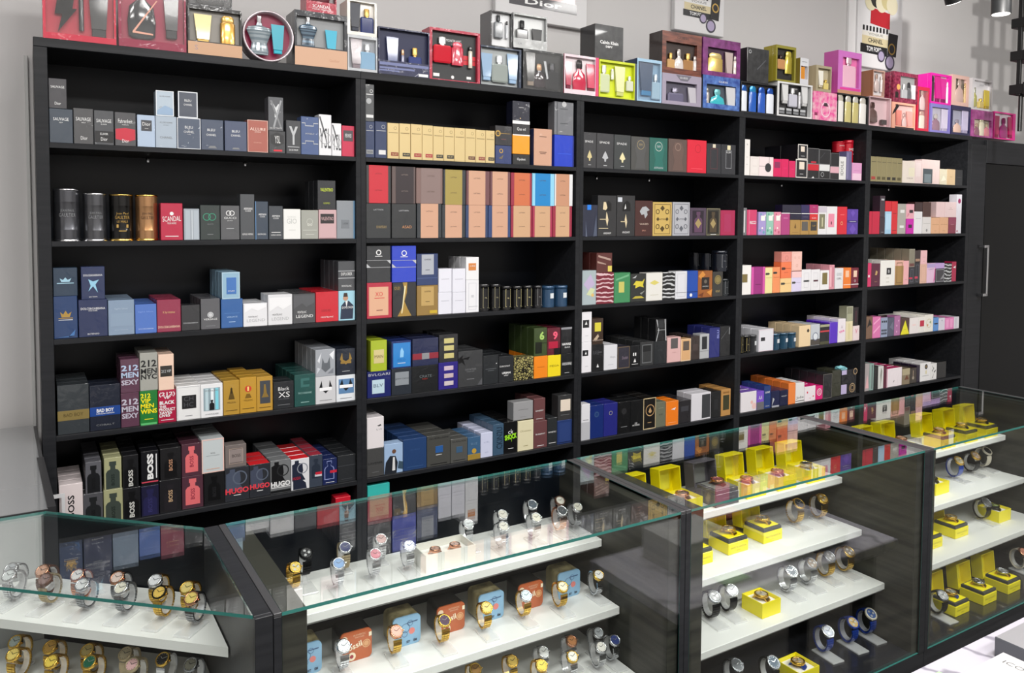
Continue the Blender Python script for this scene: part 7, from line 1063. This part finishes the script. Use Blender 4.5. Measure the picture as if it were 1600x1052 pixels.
for px, py, l, sp in [(1287, 1007, 'deep blue watch with silver face on the bottom', ('silver', 'blue', '#c8ccd8', dict(chrono=1))), (1326, 993, 'blue watch with gold-marked face on the bottom', ('blue', 'blue', '#c8a868', dict(chrono=1))), (1355, 979, 'blue watch with cream rim on the bottom', ('cream', 'blue', '#3c5c9c', dict(chrono=1))), (1145, 1060, 'steel watch at the bottom edge', ('steel', 'steel', '#5c6064')), (1202, 1056, 'dark watch at the bottom edge', ('steel', 'black', '#4c5c6c'))]:
    cwst(px, py, ZD, l, sp)
A_ = hit(1250, 1056, 2, ZD+.043); ybox(A_.x, A_.y, ZD, 'open yellow tray box on the bottom of the middle case', lid=0, collar=0, watch=('gold', 'blue', '#b89868', dict(chrono=1)), wl='gold-rimmed watch with blue strap in bottom yellow tray')
# right case
for i, px in enumerate((1349, 1384, 1443, 1478, 1509)):
    x = hit(px, 655, 1, -1.1332).x; n_ = ['first', 'second', 'third', 'fourth', 'fifth'][i]
    ybox(x-.0463, -1.2478, SZ[0], '%s yellow watch box from left on the top level of right case' % n_, watch=(('silver', 'silver', '#d0d0c8'), ('rose', 'gold', '#c8a080'), ('rose', 'brown', '#d8b8a0'), ('gold', 'black', '#c8b080'), ('gold', 'black', '#3c3a34'))[i], wl='watch in the %s yellow box, right case top level' % n_)
ybox(3.0153, -1.2818, SZ[1], 'open yellow tray box at the left of the right case, second level', lid=0, collar=0, watch=('black', 'black', '#2c2c30'), wl='black watch on white cushion, right case second level')
Dw = ', right case'
for px, py, z, l, sp in [(1492, 739, SZ[1], 'blue-strapped gold chronograph on second level', ('gold', 'blue', '#c8b88c', dict(chrono=1, style='strap'))), (1518, 731, SZ[1], 'black-strapped gold watch on second level', ('gold', 'black', '#c8a88c', dict(chrono=1, style='strap'))), (1541, 722, SZ[1], 'cream-strapped watch with black dial on second level', ('cream', 'cream', '#141414', dict(style='strap'))), (1535, 804, SZ[2], 'black round watch on third level', ('steel', 'black', '#5c5c5c', dict(style='strap'))), (1466, 950, ZD, 'steel watch beside the left post', ('steel', 'black', '#9c9c9c', dict(chrono=1))), (1593, 882, ZD+.0, 'rose and white watch at the picture edge', ('rose', 'cream', '#c07c64', dict(style='strap')))]:
    cwst(px, py, z, l, sp, w=Dw)
A_ = hit(1468, 852, 2, SZ[2]); ybox(A_.x-.0927, -1.3625, SZ[2], 'yellow box cut off by the post, right case third level', lid=0, watch=None)
ybox(3.04, -1.3515, SZ[2], 'collared yellow watch box, right case third level', watch=('gold', 'gold', '#8c7c50', dict(chrono=1)), wl='gold watch in the collared yellow box, third level')
ybox(3.3619, -1.3515, SZ[2], 'yellow tray box with dark watch, right case third level', lid=0, collar=0, watch=('black', 'black', '#8ca040', dict(chrono=1)), wl='black and lime watch in the yellow tray, third level')
for i, (px, py, sp) in enumerate(((1492.8, 965.5, ('gold', 'blue', '#8c8c7c', dict(chrono=1))), (1536.7, 947.5, ('silver', 'gold', '#3c3c40', dict(chrono=1))), (1575, 930, ('silver', 'gold', '#8c8c8c', dict(chrono=1))))):
    n_ = ['left', 'middle', 'right'][i]; A_ = hit(px, py, 2, ZD); ybox(A_.x, A_.y, ZD, '%s open yellow watch box on the bottom of the right case' % n_, watch=sp, wl='watch in the %s yellow box at the bottom of right case' % n_)
# ================================================================ marble table in front
zt = .78; e = empty('marble_table', (1.3, -2.6, 0)); tag(e, 'pale veined marble table at the lower right corner in front of the cases', 'table')
vm = bpy.data.materials.new('veined_marble'); vm.use_nodes = True; nt = vm.node_tree; b = nt.nodes['Principled BSDF']; tc = nt.nodes.new('ShaderNodeTexCoord'); wv = nt.nodes.new('ShaderNodeTexWave'); wv.inputs['Scale'].default_value = 1.6; wv.inputs['Distortion'].default_value = 14; wv.inputs['Detail'].default_value = 4; wv.inputs['Detail Scale'].default_value = 1.4; cr = nt.nodes.new('ShaderNodeValToRGB')
cr.color_ramp.elements[0].color = lin('#8c8894'); cr.color_ramp.elements[1].color = lin('#bfbbc6'); cr.color_ramp.elements[1].position = .08
nt.links.new(tc.outputs['Object'], wv.inputs['Vector']); nt.links.new(wv.outputs['Fac'], cr.inputs[0]); nt.links.new(cr.outputs[0], b.inputs['Base Color']); b.inputs['Roughness'].default_value = .18
q = MB(); q.box(.35, 1.5, .32, .77, zt-.04, zt, vm, .003); part(q, 'table_top', e)
for lx in (.4, 1.38):
    for ly in (.36, .66): q = MB(); q.box(lx, lx+.06, ly, ly+.06, 0, zt-.04, EDGE, .002); part(q, 'leg', e)
g = hit(1553, 1026, 2, zt); q = MB(); q.box(0, .34, -.26, 0, 0, .058, mat('#4c4e54', .3, 0, .5), .002); q.mi[13] = q.m(mat('#a6a4a8', .3, .2, .5))
q.add([(.17+(u)*.2, -.1+v*.07, .0583) for u, v in text_geo('COACH')[0]], text_geo('COACH')[1], mat('#5a5c60', .3))
tag(q.build('flat_gift_box', loc=(g.x, g.y, zt+.0003)), 'flat silver-grey box with dark capitals on the marble table', 'box')
k = hit(1567, 1019, 2, zt+.11); q = MB(); q.box(-.26, 0, -.2, 0, 0, .11, mat('#c6c4c4', .45), .002); V, Fc = text_geo('ICONIC'); q.add([(-.045+v*.018, -.075-u*.1, .1103) for u, v in V], Fc, mat('#6c6c6c', .4))
tag(q.build('white_gift_box', loc=(k.x, k.y, zt+.0003)), 'white box with small grey capitals on the marble table', 'box')
q = MB(); q.box(0, .2, -.2, 0, 0, .1, mat('#a8502f', .4), .002); tag(q.build('terracotta_box', loc=(k.x+.004, k.y-.125, zt+.0003)), 'terracotta box at the very lower right corner', 'box')
k2 = hit(1457, 1054, 2, zt+.01); q = MB(); q.box(-.08, .03, -.1, 0, 0, .01, mat('#a8d0a0', .4), .001); tag(q.build('green_card', loc=(k2.x, k2.y, zt+.0003)), 'pale green card on the marble table at the lower edge', 'card')
